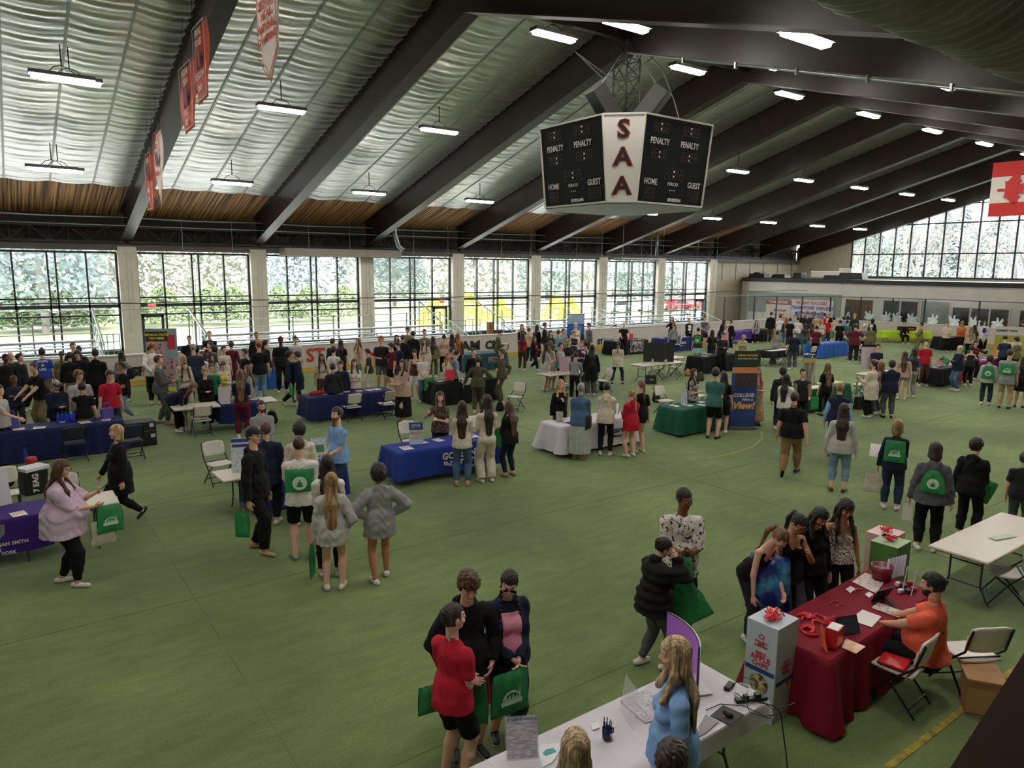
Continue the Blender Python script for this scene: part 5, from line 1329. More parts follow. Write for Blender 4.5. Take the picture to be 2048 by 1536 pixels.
def tote(x, y, z, w, d, h, mat, label, rz=0, name='tote_bag', handles=True, cat='bag', txt=None):
    t = empty(name, (x, y, z), rz * D2R, label, cat)
    mb = MB(); P_ = [(-w / 2, -d / 2), (w / 2, -d / 2), (w / 2, d / 2), (-w / 2, d / 2)]
    mb.prism(P_, 0, h, tr=lambda v: Vector((v.x * (1 - .08 * v.z / h), v.y * (1 - .3 * v.z / h), v.z))); mb.build('pouch', mat, t, bevel=.015)
    if handles:
        mb = MB()
        for s in (-1, 1): mb.tube([(-w * .25, s * d * .3, h * .95), (-w * .2, s * d * .32, h + .13), (w * .2, s * d * .32, h + .13), (w * .25, s * d * .3, h * .95)], .008, 6)
        mb.build('handle', mat, t)
    if txt: text(txt, .09, M('bag_logo_white', '#cfe6d2'), 'lettering', t, (0, -d / 2 - .004, h * .55), (90 * D2R, 0, 0), bold=.004)
    return t
# ================================================================ TABLES, CLOTHS, CHAIRS, STALL CONTENTS
def clo(k, c): return M('cloth_' + k, c, .8, nscale=2.5, namt=.06, bump=.15, bscale=60, spec=.25)
NVY, BLU, PUR, DRD, GRN_, BLK, WHC, LIM, RBL, PLM, TEA = clo('navy', '#1b2550'), clo('blue', '#25398a'), clo('purple', '#3a1f6e'), clo('dark_red', '#7a1226'), clo('green', '#1d5742'), clo('black', '#101114'), clo('white', '#cfcbd2'), clo('lime', '#a9cf2f'), clo('royal', '#2f5fae'), clo('plum', '#6a2a5c'), clo('teal', '#31505a')
KG = M('kraft', '#b78b5e', .7)
def fronttext(parent_o, txt, u, z, size, mat, L=2.44, Wd=.76, out=.05, bold=None, sx=1.0, nm='lettering', shear=0):
    return text(txt, size, mat, nm, parent_o, (u, -Wd / 2 - out, z), (90 * D2R, 0, 0), bold=size * .02 if bold is None else bold, extrude=.004, sx=sx, shear=shear)
T = {}
def stall(k, cx, cy, label, cl=None, cmat=None, L=2.44, Wd=.76, rz=0, bot=.03, **kw):
    T[k] = (cx, cy, L, Wd, rz); t = table(cx, cy, label, L, Wd, rz); c = None
    if cmat: c = tcloth(cx, cy, cl, cmat, L + .02, Wd + .02, rz, bot, seed=len(T), **kw)
    return t, c
def on(k, u, v, dz=.012):
    cx, cy, L, Wd, rz = T[k]; a = rz * D2R; x, y = u * L / 2, v * Wd / 2
    return (cx + x * math.cos(a) - y * math.sin(a), cy + x * math.sin(a) + y * math.cos(a), TZ + dz)
printed = [M('print_red', '#a5433c', .6, nscale=30, col2='#d8cfc8'), M('print_blue', '#39508c', .6, nscale=30, col2='#b9c4d8'), M('print_grey', '#8d8d8d', .6, nscale=40, col2='#cfcfcf'), M('print_tan', '#b08a66', .6, nscale=25, col2='#e0d5c8')]
rp = random.Random(5)
def litter(k, n, what, u0=-.9, u1=.9, v0=-.7, v1=.7, w=.22, h=.28):
    for i in range(n):
        u = u0 + (u1 - u0) * (i + .5) / n + rp.uniform(-.03, .03); v = rp.uniform(v0, v1); x, y, z = on(k, u, v)
        sheet(x, y, z + .001 * (i % 3), w * rp.uniform(.8, 1.1), h * rp.uniform(.8, 1.1), rp.uniform(-14, 14), WP, 'printed leaflet lying on the ' + what, 'leaflet', 'leaflet', 'leaflets on the ' + what, pr=printed[i % 4])
# --- foreground left: white covered tables
stall('A', 4.03, 3.76, 'long white covered table at the bottom with computer and mug', 'thin white plastic cover on the bottom table with the computer', WHC, bot=.56, flare=.02, amp=.006)
stall('A2', 1.55, 3.76, 'white covered table running off the bottom edge of the picture', 'white plastic cover on the table at the very bottom edge', WHC, bot=.56, flare=.02, amp=.006)
# --- dark red stall
stall('B', 7.55, 3.88, 'table under the dark red cloth where a man in orange sits', 'dark red cloth to the floor on the stall beside the white APPLE CHIPS box', DRD, rz=3, bot=.02, flare=.08, amp=.035)
stall('C', 11.52, 3.93, 'bare beige folding table at the right edge behind the red stall', None, None)
# --- left stalls
t, c = stall('D', -.78, 13.03, 'table under the purple cloth at the left edge', 'purple cloth with two shield crests on the left edge stall', PUR, bot=.20, flare=.0, amp=.006)
for s, m_ in ((.20, M('shield_red', '#b83a4a', .6)), (.52, M('shield_grey', '#6b7d7a', .6))):
    MB().prism([(-.13, .12), (.13, .12), (.12, -.02), (0, -.15), (-.12, -.02)][::-1], 0, .004, tr=lambda v: Vector((v.x + s, -.405 - v.z, v.y + .55))).build('crest', m_, c); text('H', .15, wht, 'crest_letter', c, (s, -.412, .56), (90 * D2R, 0, 0), bold=.006)
fronttext(c, 'HOBART AND WILLIAM SMITH', .40, .365, .075, wht, out=.035); fronttext(c, 'COLLEGES', .40, .29, .075, wht, out=.035); fronttext(c, 'GENEVA, NEW YORK', .42, .225, .07, wht, out=.035)
stall('D2', .93, 12.98, 'small beige folding table behind the woman in the lilac shirt', None, None, L=.9)
stall('E', 1.10, 19.73, 'table under the blue cloth below the two men in caps at far left', 'royal blue cloth on the stall crowded with blue bottles at far left', NVY, bot=.03)
stall('E2', -1.50, 19.70, 'table under the black cloth in the far left corner', 'black cloth on the stall in the far left corner', BLK)
t, c = stall('F', 4.98, 20.42, 'beige folding table with a short navy cloth where a woman writes bent over', None, None, rz=-2, L=2.7)
tcloth(5.35, 20.40, 'short navy cloth over the middle of the table with the bent-over woman', NVY, 1.1, .80, -2, .22, .03, .012, 44); T['F'] = (4.98, 20.42, 2.7, .76, -2)
stall('G', 4.24, 13.27, 'beige folding table half covered in blue behind the boy in black hoodie', None, None, rz=2)
tcloth(4.45, 13.27, 'blue cloth on the table behind the boy in the black hoodie', BLU, 1.75, .80, 2, .06, .03, .015, 45)
stall('H', 8.45, 20.15, 'table under the navy cloth in front of the STRONG lettering', 'navy cloth on the long stall with the woman in the shawl', NVY, L=2.6, bot=.12)
stall('I', 12.7, 20.42, 'table under the black cloth between the two people in uniform', 'black cloth on the stall of the two people in olive uniform', BLK, bot=.03)
t, c = stall('J', 7.68, 13.24, 'table under the blue cloth reading INSTITUTE', 'bright blue cloth reading GOLISANO INSTITUTE on the centre stall', BLU, bot=.16, flare=.06, amp=.012)
fronttext(c, 'GOLISANO', .28, .52, .20, wht, out=.05, bold=.008); fronttext(c, 'INSTITUTE', .28, .33, .20, wht, out=.05, bold=.008); fronttext(c, 'FOR ENTREPRENEURSHIP', .25, .22, .07, wht, out=.05)
t, c = stall('K', 12.05, 13.30, 'table under the white and navy cloth with a crest in the centre', 'white cloth with a navy crest and name on the stall with four visitors', WHC, bot=.08, flare=.10, amp=.02)
MB().prism([(-.10, .14), (.10, .14), (.10, -.02), (0, -.15), (-.10, -.02)][::-1], 0, .004, tr=lambda v: Vector((v.x + .02, -.455 - v.z, v.y + .42))).build('crest', M('cloth_navy', '#1b2550'), c)
fronttext(c, 'Nazareth', .55, .46, .21, M('crest_navy', '#232b46', .6), out=.08); fronttext(c, 'UNIVERSITY', .58, .30, .08, M('crest_navy', '#232b46'), out=.08)
MB().quad((-1.28, -.42, .12), (-1.28, -.05, .12), (-1.235, .1, .70), (-1.235, -.3, .70)).build('corner_stripe', NVY, c)
MB().b2(-.9, -.75, -.42, .42, .752, .755).build('top_stripe', NVY, c)
t, c = stall('L', 16.05, 13.12, 'table under the dark green cloth by the tall COLLEGE banner', 'dark green cloth on the stall left of the tall COLLEGE banner', GRN_, bot=.05, flare=.06, amp=.02)
fronttext(c, 'KEUKA', .35, .40, .16, M('keuka_grey', '#8fa79b', .6), out=.06); fronttext(c, 'COLLEGE', .35, .25, .10, M('keuka_grey', '#8fa79b'), out=.06)
stall('M', 22.05, 13.10, 'table under the green cloth in front of the man in patterned shirt', 'green cloth with a white runner on the stall right of the tan dress', clo('bright_green', '#1e5a38'), bot=.05)
t = T['M']; tag(MB().box((0, 0, 0), (1.0, .45, .01)).build('table_runner', M('runner_lime', '#c4d27a', .7), loc=on('M', .65, .2, .018)), 'pale lime runner on the right end of the green stall', 'table runner')
tag(MB().box((0, 0, 0), (1.1, .35, .01)).build('table_runner', M('runner_white', '#d9d6cf', .7), loc=on('M', -.45, -.55, .018)), 'white runner along the front of the green stall', 'table runner')
stall('N', 17.0, 19.95, 'beige folding table with the pink poster in the middle of the hall', None, None)
stall('O', 21.7, 19.95, 'beige folding table carrying the big black display panel', None, None)
stall('O2', 23.3, 21.0, 'beige folding table behind the black display panel', None, None, L=1.83)
stall('P', 25.9, 20.55, 'table under the black cloth behind the tall COLLEGE banner', 'black cloth on the stall of the man with glasses behind the COLLEGE banner', BLK)
stall('Q', 30.5, 20.3, 'white topped table half draped in black near the blue stall', 'short black cloth on the white topped table near the blue stall', BLK, bot=.42)
tag(MB().box((0, 0, 0), (2.44, .3, .012)).build('table_runner', M('runner_white', '#d9d6cf'), loc=on('Q', 0, -.6, .02)), 'white strip along the front of the black draped table', 'table runner')
stall('R', 35.8, 21.0, 'table under the bright blue cloth in the right middle distance', 'bright blue cloth to the floor in the right middle distance', RBL, bot=.02, flare=.12, amp=.03)
t, c = stall('S', 30.6, 27.1, 'table under the indigo cloth by the side boards', 'indigo cloth with white lettering on the stall by the side boards', clo('indigo', '#232a60'), bot=.03)
fronttext(c, 'upstate', .3, .48, .24, wht, out=.05); fronttext(c, 'MEDICAL', .3, .30, .11, wht, out=.05)
t, c = stall('U', 27.3, 27.4, 'table under the black cloth with a black and white banner by the side boards', 'black cloth hanging on the stall with the black and white banner', BLK, bot=.03)
MB().box((.35, -.45, .42), (1.0, .02, .6)).build('banner_panel', M('banner_greywhite', '#8d8883', .7, nscale=7, col2='#221f1e', lo=.48, hi=.56), c); fronttext(c, 'ALLYN', .35, .6, .2, wht, out=.09)
stall('V', 37.3, 27.9, 'table under the violet cloth at the far curve of the boards', 'violet cloth on the stall at the far curve of the boards', clo('violet', '#47308a'), bot=.25)
a = G(1514, 659, .74); stall('X', a.x, a.y, 'table under the black pleated cloth at the far boards', 'black pleated cloth on the small far table with one seated woman', BLK, L=1.7, bot=.02, amp=.04)
a = G(1802, 661, .74); stall('Y', a.x, a.y - .2, 'table under the lime cloth at the far end', 'lime green cloth on the stall with the black and red box', LIM, L=2.9, rz=-35, bot=.30, flare=.08, amp=.04)
a = G(1915, 674, .74); stall('Z', a.x, a.y, 'table under the black cloth at the far end boards', 'black cloth with a white swoosh at the far end boards', BLK, rz=-30)
t, c = stall('AA', 31.0, 13.1, 'table under the black cloth with a red front panel', 'black cloth under the red polo man with a red runner in front', BLK, bot=.12)
MB().box((.75, -.45, .40), (.75, .02, .55)).build('front_runner', M('runner_red', '#b3182c', .7), c); MB().box((.75, 0, .757), (.75, .78, .006)).build('top_runner', M('runner_pinkred', '#c9485c', .7), c)
stall('BB', 35.2, 13.25, 'table under the plum cloth at the right', 'plum coloured cloth on the stall right of the man in the navy jacket', PLM, bot=.30)
stall('CC', 26.75, 13.6, 'small white folding table behind the woman in the long cream top', None, None, L=1.83)
t, c = stall('DD', 17.4, 26.6, 'table under the teal cloth by the side boards', 'teal grey cloth with lines of lettering by the side boards', TEA, bot=.03)
for z in (.55, .47, .39, .31): fronttext(c, 'REGISTER TO WIN', .5, z, .07, wht, out=.05)
stall('EE', 7.9, 26.7, 'small table under a bright blue cloth left of the seated girls', 'bright blue cloth on the small table by the ST lettering', RBL, L=.9)
# ---------------------------------------------------------------- leaflets
for k, n, w_ in (('D', 4, 'purple stall'), ('E', 5, 'blue bottle stall'), ('F', 3, 'table with the bent-over woman'), ('G', 4, 'table behind the boy in black'), ('H', 7, 'long navy stall'), ('I', 5, 'uniform stall'), ('J', 5, 'GOLISANO stall'), ('K', 4, 'white crest stall'), ('L', 6, 'dark green stall'), ('M', 4, 'green stall by the tan dress'), ('N', 3, 'table with the pink poster'), ('O', 2, 'table with the black panel'), ('P', 3, 'black stall behind the banner'), ('Q', 4, 'black draped table'), ('R', 3, 'bright blue stall'), ('S', 4, 'indigo stall'), ('AA', 4, 'red and black stall'), ('BB', 5, 'plum stall'), ('Z', 2, 'far black stall'), ('U', 4, 'black stall by the boards')): litter(k, n, w_)
# ---------------------------------------------------------------- chairs (x, y, facing)
def chpx(px, py, fac, label, dark=False, z=.45):
    g = G(px, py, z); return chair(g.x, g.y, fac, label, dark)
chpx(1800, 1325, 95, 'white folding chair holding a red packet at the red stall'); chpx(1938, 1300, 60, 'white folding chair behind the man in the orange polo, right of the red packet')
chpx(2014, 1142, 120, 'white folding chair tucked at the bare beige table')
for (px, py, fac, lb_) in ((402, 838, 90, 'white chair with its back turned before the bent-over woman'), (703, 812, 90, 'white chair second from the right at the long navy stall'), (775, 806, 90, 'white chair next to the woman in the black skirt and shawl'), (925, 778, 90, 'white chair the person in olive leans on'), (1030, 792, 200, 'white chair facing sideways right of the black stall'),
    (1128, 768, 95, 'white chair at the table with the pink poster'), (1207, 760, 170, 'white chair facing sideways behind the woman in the black coat'), (1318, 738, 120, 'white chair left of its neighbour under the black display panel'), (1352, 733, 120, 'white chair right of its neighbour under the black display panel'),
    (1330, 800, -90, 'white chair draped with a dark coat behind the dark green stall'), (1394, 790, -90, 'white chair behind the laughing woman at the dark green stall'), (824, 880, -90, 'white chair behind the GOLISANO stall'), (960, 868, -90, 'white chair hidden by the long haired visitor behind the GOLISANO stall'),
    (1573, 712, 100, 'white chair at the black draped table'), (1618, 708, 90, 'white chair right of the man in navy with orange cap'), (1708, 703, 90, 'white chair against the bright blue cloth'), (1733, 712, 95, 'white chair right of the bright blue stall'), (132, 1000, -90, 'white chair behind the purple stall next to the woman in lilac'), (8, 985, -90, 'white chair at the left edge behind the purple stall'),
    (438, 925, -80, 'white chair behind the blue covered table with the tall paper display'), (1720, 768, 100, 'white chair with a round back by the small white table'), (1003, 702, 100, 'white chair near the AM lettering'), (1352, 688, 120, 'white chair between the two stalls by the side boards'), (1215, 688, 60, 'dark coat covered chair at the black stall by the boards')): chpx(px, py, fac, lb_)
for (px, py, lb_) in ((148, 884, 'dark navy chair before the blue bottle stall'), (262, 880, 'dark navy chair beside the black travelling case')): chpx(px, py, 95, lb_, True)
# ================================================================ foreground objects
gy = M('plastic_white', '#d4d2d6', .35)
# curved monitor
m = empty('computer_monitor', (4.72, 3.80, TZ + .012), 12 * D2R, 'curved white computer monitor seen edge-on with a purple screen', 'monitor')
def scr(u, v, o): a = (u - .5) * .95; return (.02 - .62 * (1 - math.cos(a)) - o, .62 * math.sin(a), .10 + .40 * v)
MB().grid(lambda u, v: scr(u, v, .0), 16, 2).build('screen', M('screen_purple', '#5c3a66', .2, emit='#8a4fa0', estr=.35, nscale=3), m, smooth=True)
MB().grid(lambda u, v: scr(u, v, -.012), 16, 2).build('back_shell', gy, m, smooth=True, solid=.012)
mb = MB()
for v in (0, 1): mb.tube([scr(u, v, -.004) for u in np.linspace(0, 1, 12)], .006, 6)
for u in (0, 1): mb.tube([scr(u, 0, -.004), scr(u, 1, -.004)], .006, 6)
mb.build('bezel', cfr, m); MB().tube([(.05, 0, .0), (.10, 0, .12), (.06, 0, .28)], .022, 8).box((.06, 0, .005), (.22, .26, .010)).build('stand', gy, m)
for o_ in m.children: pass
m.rotation_euler = (0, 0, -24 * D2R); m.location = (4.80, 3.92, TZ + .012); m.scale = (1.15,) * 3
# acrylic sign standing on the table
g1 = G(1234, 1500, TZ); 
ac = M('clear_acrylic', '#e8eaee', .1, alpha=.22)
def flatpx(q, mat, label, name, cat, z=TZ + .012, t=.006, grp=None):
    P_ = [G(x, y, z) for x, y in q]; c0 = sum(P_, Vector()) / len(P_)
    mb = MB(); pl = [(p.x - c0.x, p.y - c0.y) for p in P_]
    ar = sum(pl[i][0] * pl[(i + 1) % len(pl)][1] - pl[(i + 1) % len(pl)][0] * pl[i][1] for i in range(len(pl)))
    if ar < 0: pl = pl[::-1]
    mb.prism(pl, 0, t); o = mb.build(name, mat, loc=(c0.x, c0.y, z)); return tag(o, label, cat, grp)
txtg = M('print_lines', '#9a9aa2', .7, nscale=60, col2='#dcdce2', stretch=(.3, 3, 1))
flatpx([(1240, 1402), (1294, 1378), (1312, 1395), (1310, 1440), (1290, 1447)], M('sticker_sheet', '#cfccd2', .6, nscale=42, col2='#9b98a4'), 'printed sheet with rows of small pictures beside the clear sign', 'printed_sheet', 'sheet')
st = stand(*G(1252, 1440, TZ + .012), .28, .33, 158, ac, 'clear upright sign holder on the white table', 8, 'sign_holder', cat='sign holder', thick=.006)
st2 = stand(*G(1045, 1520, TZ + .012), .26, .33, -118, ac, 'upright page in a clear holder at the bottom edge beside the blonde head', 14, 'sign_holder', (('box', 0, .0, .9, .9, txtg, 'page'), ('box', 0, .86, .9, .06, M('print_blue', '#39508c'), 'page_header')), cat='sign holder', thick=.006)
t = empty('mug', G(1214, 1478, TZ + .012), 0, 'dark blue mug full of pens on the white table', 'mug')
mg = M('mug_blue', '#16233f', .25); MB().lathe([(.036, 0), (.040, .01), (.042, .10), (.038, .10), (.036, .02)], n=20).build('cup', mg, t, smooth=True)
MB().tube([(.040, 0, .085), (.068, 0, .07), (.068, 0, .035), (.040, 0, .02)], .006, 6).build('handle', mg, t, smooth=True); text('Y', .05, wht, 'printed_mark', t, (0, -.044, .05), (90 * D2R, 0, 0))
for k in range(7):
    a = k * .9; tag(MB().tube([(.018 * math.cos(a), .018 * math.sin(a), .03), (.034 * math.cos(a), .034 * math.sin(a), .16 + .01 * (k % 3))], .0045, 6).build('pen', M('pen_%d' % (k % 3), ('#1d2c55', '#1c4a5c', '#22262f')[k % 3], .4), loc=t.location), 'dark pen standing in the blue mug', 'pen', 'pens in the blue mug')
for q, nm_ in (([(1180, 1450), (1196, 1446), (1200, 1456), (1186, 1461)], 'small white sticker left of the mug'),): flatpx(q, WP, nm_, 'sticker', 'sticker')
fl_ = flatpx([(1075, 1500), (1085, 1490), (1118, 1487), (1122, 1500), (1105, 1525), (1085, 1536)], M('leaflet_white', '#d9dde0', .6), 'white leaflet with a teal logo beside the blonde head', 'leaflet', 'leaflet'); MB().prism([(-.05, -.02), (.05, -.03), (.06, .02), (0, .04), (-.05, .02)], .006, .008).build('teal_logo', M('logo_teal', '#3c9a98', .5), fl_)
flatpx([(1397, 1455), (1411, 1430), (1437, 1445), (1412, 1466), (1397, 1475)], M('laptop_grey', '#6e6d70', .35, metal=.4), 'grey tablet lying behind the woman in light blue', 'tablet', 'tablet')
mp_ = flatpx([(1421, 1432), (1446, 1411), (1488, 1430), (1461, 1451)], M('mousepad_black', '#17161a', .6), 'black mouse mat with a pink logo', 'mouse_mat', 'mouse mat'); MB().prism([(-.05, -.012), (.05, -.012), (.055, .015), (0, .03), (-.055, .012)], .006, .008).build('pink_logo', M('logo_pink', '#d0506a', .5), mp_)
g = G(1456, 1430, TZ + .02); tag(MB().lathe([(.0, 0), (.03, .0), (.032, .012), (.02, .03), (.004, .035)], n=14, sy=1.6).build('computer_mouse', cfr, smooth=True, loc=g), 'small dark mouse on the black mat', 'mouse')
flatpx([(1467, 1390), (1500, 1376), (1530, 1394), (1500, 1408)], M('sheet_printed', '#cfcdd0', .6, nscale=50, col2='#aeb0b8'), 'printed sheet on the right end of the white table', 'printed_sheet', 'sheet')
g = G(1458, 1372, TZ + .03); o = MB().box((0, 0, 0), (.13, .055, .035)).build('power_brick', cfr, loc=g, rz=.3, bevel=.008); tag(o, 'black power brick left of the power strip', 'power adapter')
g = G(1502, 1398, TZ + .03); o = empty('power_strip', g, -25 * D2R, 'black power strip among the cables', 'power strip'); MB().box((0, 0, 0), (.30, .055, .035)).build('body', cfr, o, bevel=.008); MB().box((.06, 0, .03), (.05, .045, .04)).build('plug', cfr, o); MB().box((-.05, 0, .03), (.04, .04, .03)).build('plug', cfr, o)
def cable(P_, label, r=.004, mat=cfr): return tag(MB().tube(P_, r, 6).build('cable', mat, smooth=True), label, 'cable')
g0 = G(1475, 1372, TZ + .02); g2 = G(1540, 1410, TZ + .02)
cable([G(1465, 1375, TZ + .02), G(1480, 1352, TZ + .05), G(1510, 1362, TZ + .10), G(1522, 1385, TZ + .05), G(1505, 1400, TZ + .03)], 'black cable looping up from the power brick')
cable([G(1412, 1420, TZ + .02), G(1440, 1408, TZ + .02), G(1490, 1412, TZ + .02), G(1530, 1433, TZ + .02), (5.30, 3.30, TZ - .1), (5.4, 3.2, TZ + .02), G(1548, 1420, TZ + .04), G(1520, 1400, TZ + .03)], 'black cable running along the white table to the power strip')
cable([G(1510, 1402, TZ + .03), G(1548, 1412, TZ + .05), (5.36, 3.30, .62), (5.34, 3.2, .25), (5.28, 3.12, .02), (4.9, 2.9, .012), (4.5, 2.75, .012)], 'black cable dropping from the table end to the turf', .006)
cable([G(1470, 1385, TZ + .03), G(1490, 1398, TZ + .06), G(1500, 1425, TZ + .05), G(1540, 1437, TZ - .02), G(1550, 1425, TZ + .02)], 'thin black cable curling over the table corner')
cable([G(1480, 1366, TZ + .03), G(1500, 1372, TZ + .07), G(1492, 1390, TZ + .04)], 'short white cable beside the power strip', .006, gy)
# apple chips boxes
bxm = M('box_pale_blue', '#b5c2cb', .55, nscale=2, namt=.03); chips = M('chips_photo', '#3e2b1a', .6, nscale=16, col2='#d8c08a', lo=.42, hi=.58)
bo = M('bow_red', '#d8202e', .4)
def bow(parent_loc, label, s=1.0, seed=0, n=26):
    rnd = random.Random(seed); mb = MB()
    for k in range(n):
        a = rnd.uniform(0, 6.28); r = rnd.uniform(.02, .11) * s; c = Vector((r * math.cos(a) * 1.2, r * math.sin(a) * .8, .02 + rnd.uniform(0, .03)))
        pts = [c + Vector((.03 * math.cos(t_ + a), .03 * math.sin(t_ + a), .018 * math.sin(t_ * 2))) * s for t_ in np.linspace(0, 5, 8)]
        for i in range(7): mb.bar(pts[i], pts[i + 1], .014 * s, .004)
    return tag(mb.build('ribbon_bow', bo, loc=parent_loc), label, 'bow')
ct = G(1545, 1245, 1.42)
ab = empty('display_box', (5.72, 3.62, 0), -3 * D2R, 'tall pale blue APPLE CHIPS box with a red bow on top', 'box')
a0, a1, a2 = G(1497, 1233, 1.03), G(1555, 1262, 1.03), G(1597, 1238, 1.03)
cx_, cy_ = (a0.x + a2.x) / 2, (a0.y + a2.y) / 2
e1 = Vector((a0.x - a1.x, a0.y - a1.y)); e2 = Vector((a2.x - a1.x, a2.y - a1.y)); w1, w2 = e1.length, e2.length; ang1 = math.atan2(e1.y, e1.x)
ab.location = (cx_, cy_, 0); ab.rotation_euler = (0, 0, math.atan2(e2.y, e2.x)); HB = 1.03
MB().box((0, 0, HB / 2), (w2, w1, HB)).build('carton', bxm, ab, bevel=.006)
def boxtext(fx, s, size, z, mat, u=0, bold=.004):
    z = z * .763; size *= .78; bold = size * .02
    if fx: return text(s, size, mat, 'lettering', ab, (-w2 / 2 - .003, -u, z), (90 * D2R, 0, -90 * D2R), bold=bold)
    return text(s, size, mat, 'lettering', ab, (u, -w1 / 2 - .003, z), (90 * D2R, 0, 0), bold=bold)
bn = M('box_navy', '#22407e', .5); rdl = M('box_red_letter', '#c23248', .5)
for fx, k in ((1, 1.0), (0, .72)):
    z_ = 0 if fx else -.10
    boxtext(fx, 'SIMPLE', .050 * k, .93 + z_, rdl); boxtext(fx, 'APPLE', .105 * k, .86 + z_, rdl, bold=.006); boxtext(fx, 'CHIPS', .085 * k, .775 + z_ * .9, rdl, bold=.005)
    if fx: boxtext(fx, 'SUPER CRISP', .034, 1.03, rdl); boxtext(fx, 'O', .10, 1.16, rdl); boxtext(fx, 'SMITH APPLE', .03, 1.09, rdl); boxtext(fx, 'FARMS', .03, 1.06, rdl)
    if fx:
        MB().box((-w2 / 2 - .003, 0, .53), (.004, w1 * .92, .045)).build('navy_band', bn, ab)
        MB().lathe([(.10, -.002), (.10, .002)], n=28).build('chips_bowl_photo', chips, ab, loc=(-w2 / 2 - .004, 0, .39)).rotation_euler = (0, 90 * D2R, 0)
    else: MB().box((0, -w1 / 2 - .003, .43), (w2 * .9, .004, .04)).build('navy_band', bn, ab); boxtext(0, 'O', .07, .50, rdl, .05)
bow((cx_, cy_, HB), 'curly red ribbon bow on top of the pale blue box', 1.0, 1)
# two cartons behind the red stall
for (q, col, lab, s_, hh) in (((1782, 1082), '#4f7a3a', 'green carton with a red bow on top behind the red stall', 2, .86), ((1772, 1064), '#c9a6a2', 'pink topped carton with a red bow, just behind the green carton', 3, .86)):
    g = G(*q, hh); o = empty('display_box', (g.x, g.y, 0), 4 * D2R, lab, 'box'); MB().box((0, 0, hh / 2), (.42, .36, hh)).build('carton', M('carton_' + col, col, .6), o, bevel=.006)
    MB().box((0, 0, hh + .002), (.42, .36, .004)).build('lid', M('lid_' + col, '#93ac84' if col[1] == '4' else '#d6b4b0', .6), o); bow((g.x, g.y, hh + .004), ('red ribbon bow on the green carton' if col[1] == '4' else 'red ribbon bow on the pink carton'), .8, s_, 20)
# things on the red stall
def B_(px, py, dz=.014): return G(px, py, TZ + dz)
rs = M('bag_shiny_red', '#c8232c', .35); orr = M('tissue_orange', '#e2682c', .6)
g = B_(1667, 1290); o = empty('gift_bag', g, 12 * D2R, 'red paper gift bag standing at the front corner of the red stall', 'gift bag'); MB().prism([(-.09, -.06), (.09, -.06), (.09, .06), (-.09, .06)], 0, .20).build('pouch', rs, o); MB().box((0, 0, .202), (.16, .10, .004)).build('white_opening', WP, o)
g = B_(1650, 1295); tag(MB().prism([(-.10, 0), (.05, .0), (.02, .24)], 0, .02, tr=lambda v: Vector((v.x, v.z + v.y * .15, v.y))).build('paper_bag', orr, loc=g, rz=.8), 'flattened orange bag leaning left of the red gift bag', 'paper bag')
flatpx([(1683, 1295), (1692, 1278), (1731, 1294), (1712, 1308)], M('card_orange', '#d99a5c', .6, nscale=12, col2='#e8d0b8'), 'orange printed card at the front edge of the red stall', 'printed_card', 'card')
flatpx([(1699, 1240), (1725, 1220), (1763, 1234), (1744, 1255)], WP, 'blank white sheet in front of the man in orange', 'paper_sheet', 'paper')
flatpx([(1743, 1216), (1756, 1205), (1808, 1224), (1798, 1236)], M('print_redgrey', '#a08880', .6, nscale=22, col2='#ded6d0'), 'printed brochure under the hands of the man in orange', 'brochure', 'brochure')
flatpx([(1704, 1164), (1730, 1146), (1772, 1160), (1752, 1187)], M('board_brochure', '#b7a79c', .6, nscale=18, col2='#dcd6cf'), 'open picture brochure at the back of the red stall', 'brochure', 'brochure')
for (q, nm_) in ((((1691, 1179), (1701, 1173), (1711, 1178), (1701, 1187)), 'small white sticky label left of its twin on the red stall'), (((1730, 1189), (1738, 1184), (1747, 1190), (1738, 1196)), 'small white sticky label beside the tablet on the red stall')): flatpx(q, WP, nm_, 'sticky_label', 'label')
for (px, py, f_, lab) in ((1757, 1200, -20, 'black tablet on a stand facing the visitors at the red stall'), (1700, 1270, 150, 'black tablet on a stand behind the red gift bag')):
    g = B_(px, py); stand(g.x, g.y, g.z, .26, .19, f_ + 100, cfr, lab, 25, 'tablet', (('box', 0, 0, .9, .86, M('tablet_screen', '#2b2f3a', .15), 'screen'),), cat='tablet')
rnd = random.Random(4)
for k, (px, py) in enumerate(((1620, 1238), (1640, 1245), (1628, 1262), (1610, 1268), (1648, 1236))):
    g = B_(px, py); mb = MB(); 
    for j in range(5): 
        a = rnd.uniform(0, 6); mb.tube([(0, 0, .01), (.08 * math.cos(a), .08 * math.sin(a), .02), (.13 * math.cos(a + .6), .13 * math.sin(a + .6), .01)], .012, 5)
    tag(mb.build('lanyard', rs, loc=g), 'heap of red lanyards near the pale blue box', 'lanyard', 'red lanyards heaped on the red stall')
for k, (px, py) in enumerate(((1668, 1206), (1680, 1212), (1716, 1181))):
    g = B_(px, py); tag(MB().tube([(-.07, 0, .006), (0, .02, .01), (.07, -.02, .006)], .007, 6).build('pen', rs, loc=g), 'red pen lying in the middle of the red stall', 'pen', 'red pens on the red stall')
g = B_(1762, 1158); o = empty('bucket', g, 0, 'round red bucket packed with small items at the back of the red stall', 'bucket'); MB().lathe([(.10, 0), (.13, .18), (.12, .18), (.09, .03)], n=20).build('pail', M('pail_red', '#7a1a2a', .4), o, smooth=True); MB().lathe([(.0, .12), (.11, .13)], n=16).build('contents', M('contents_mix', '#3a3640', .6, nscale=40, col2='#b0a8b8'), o)
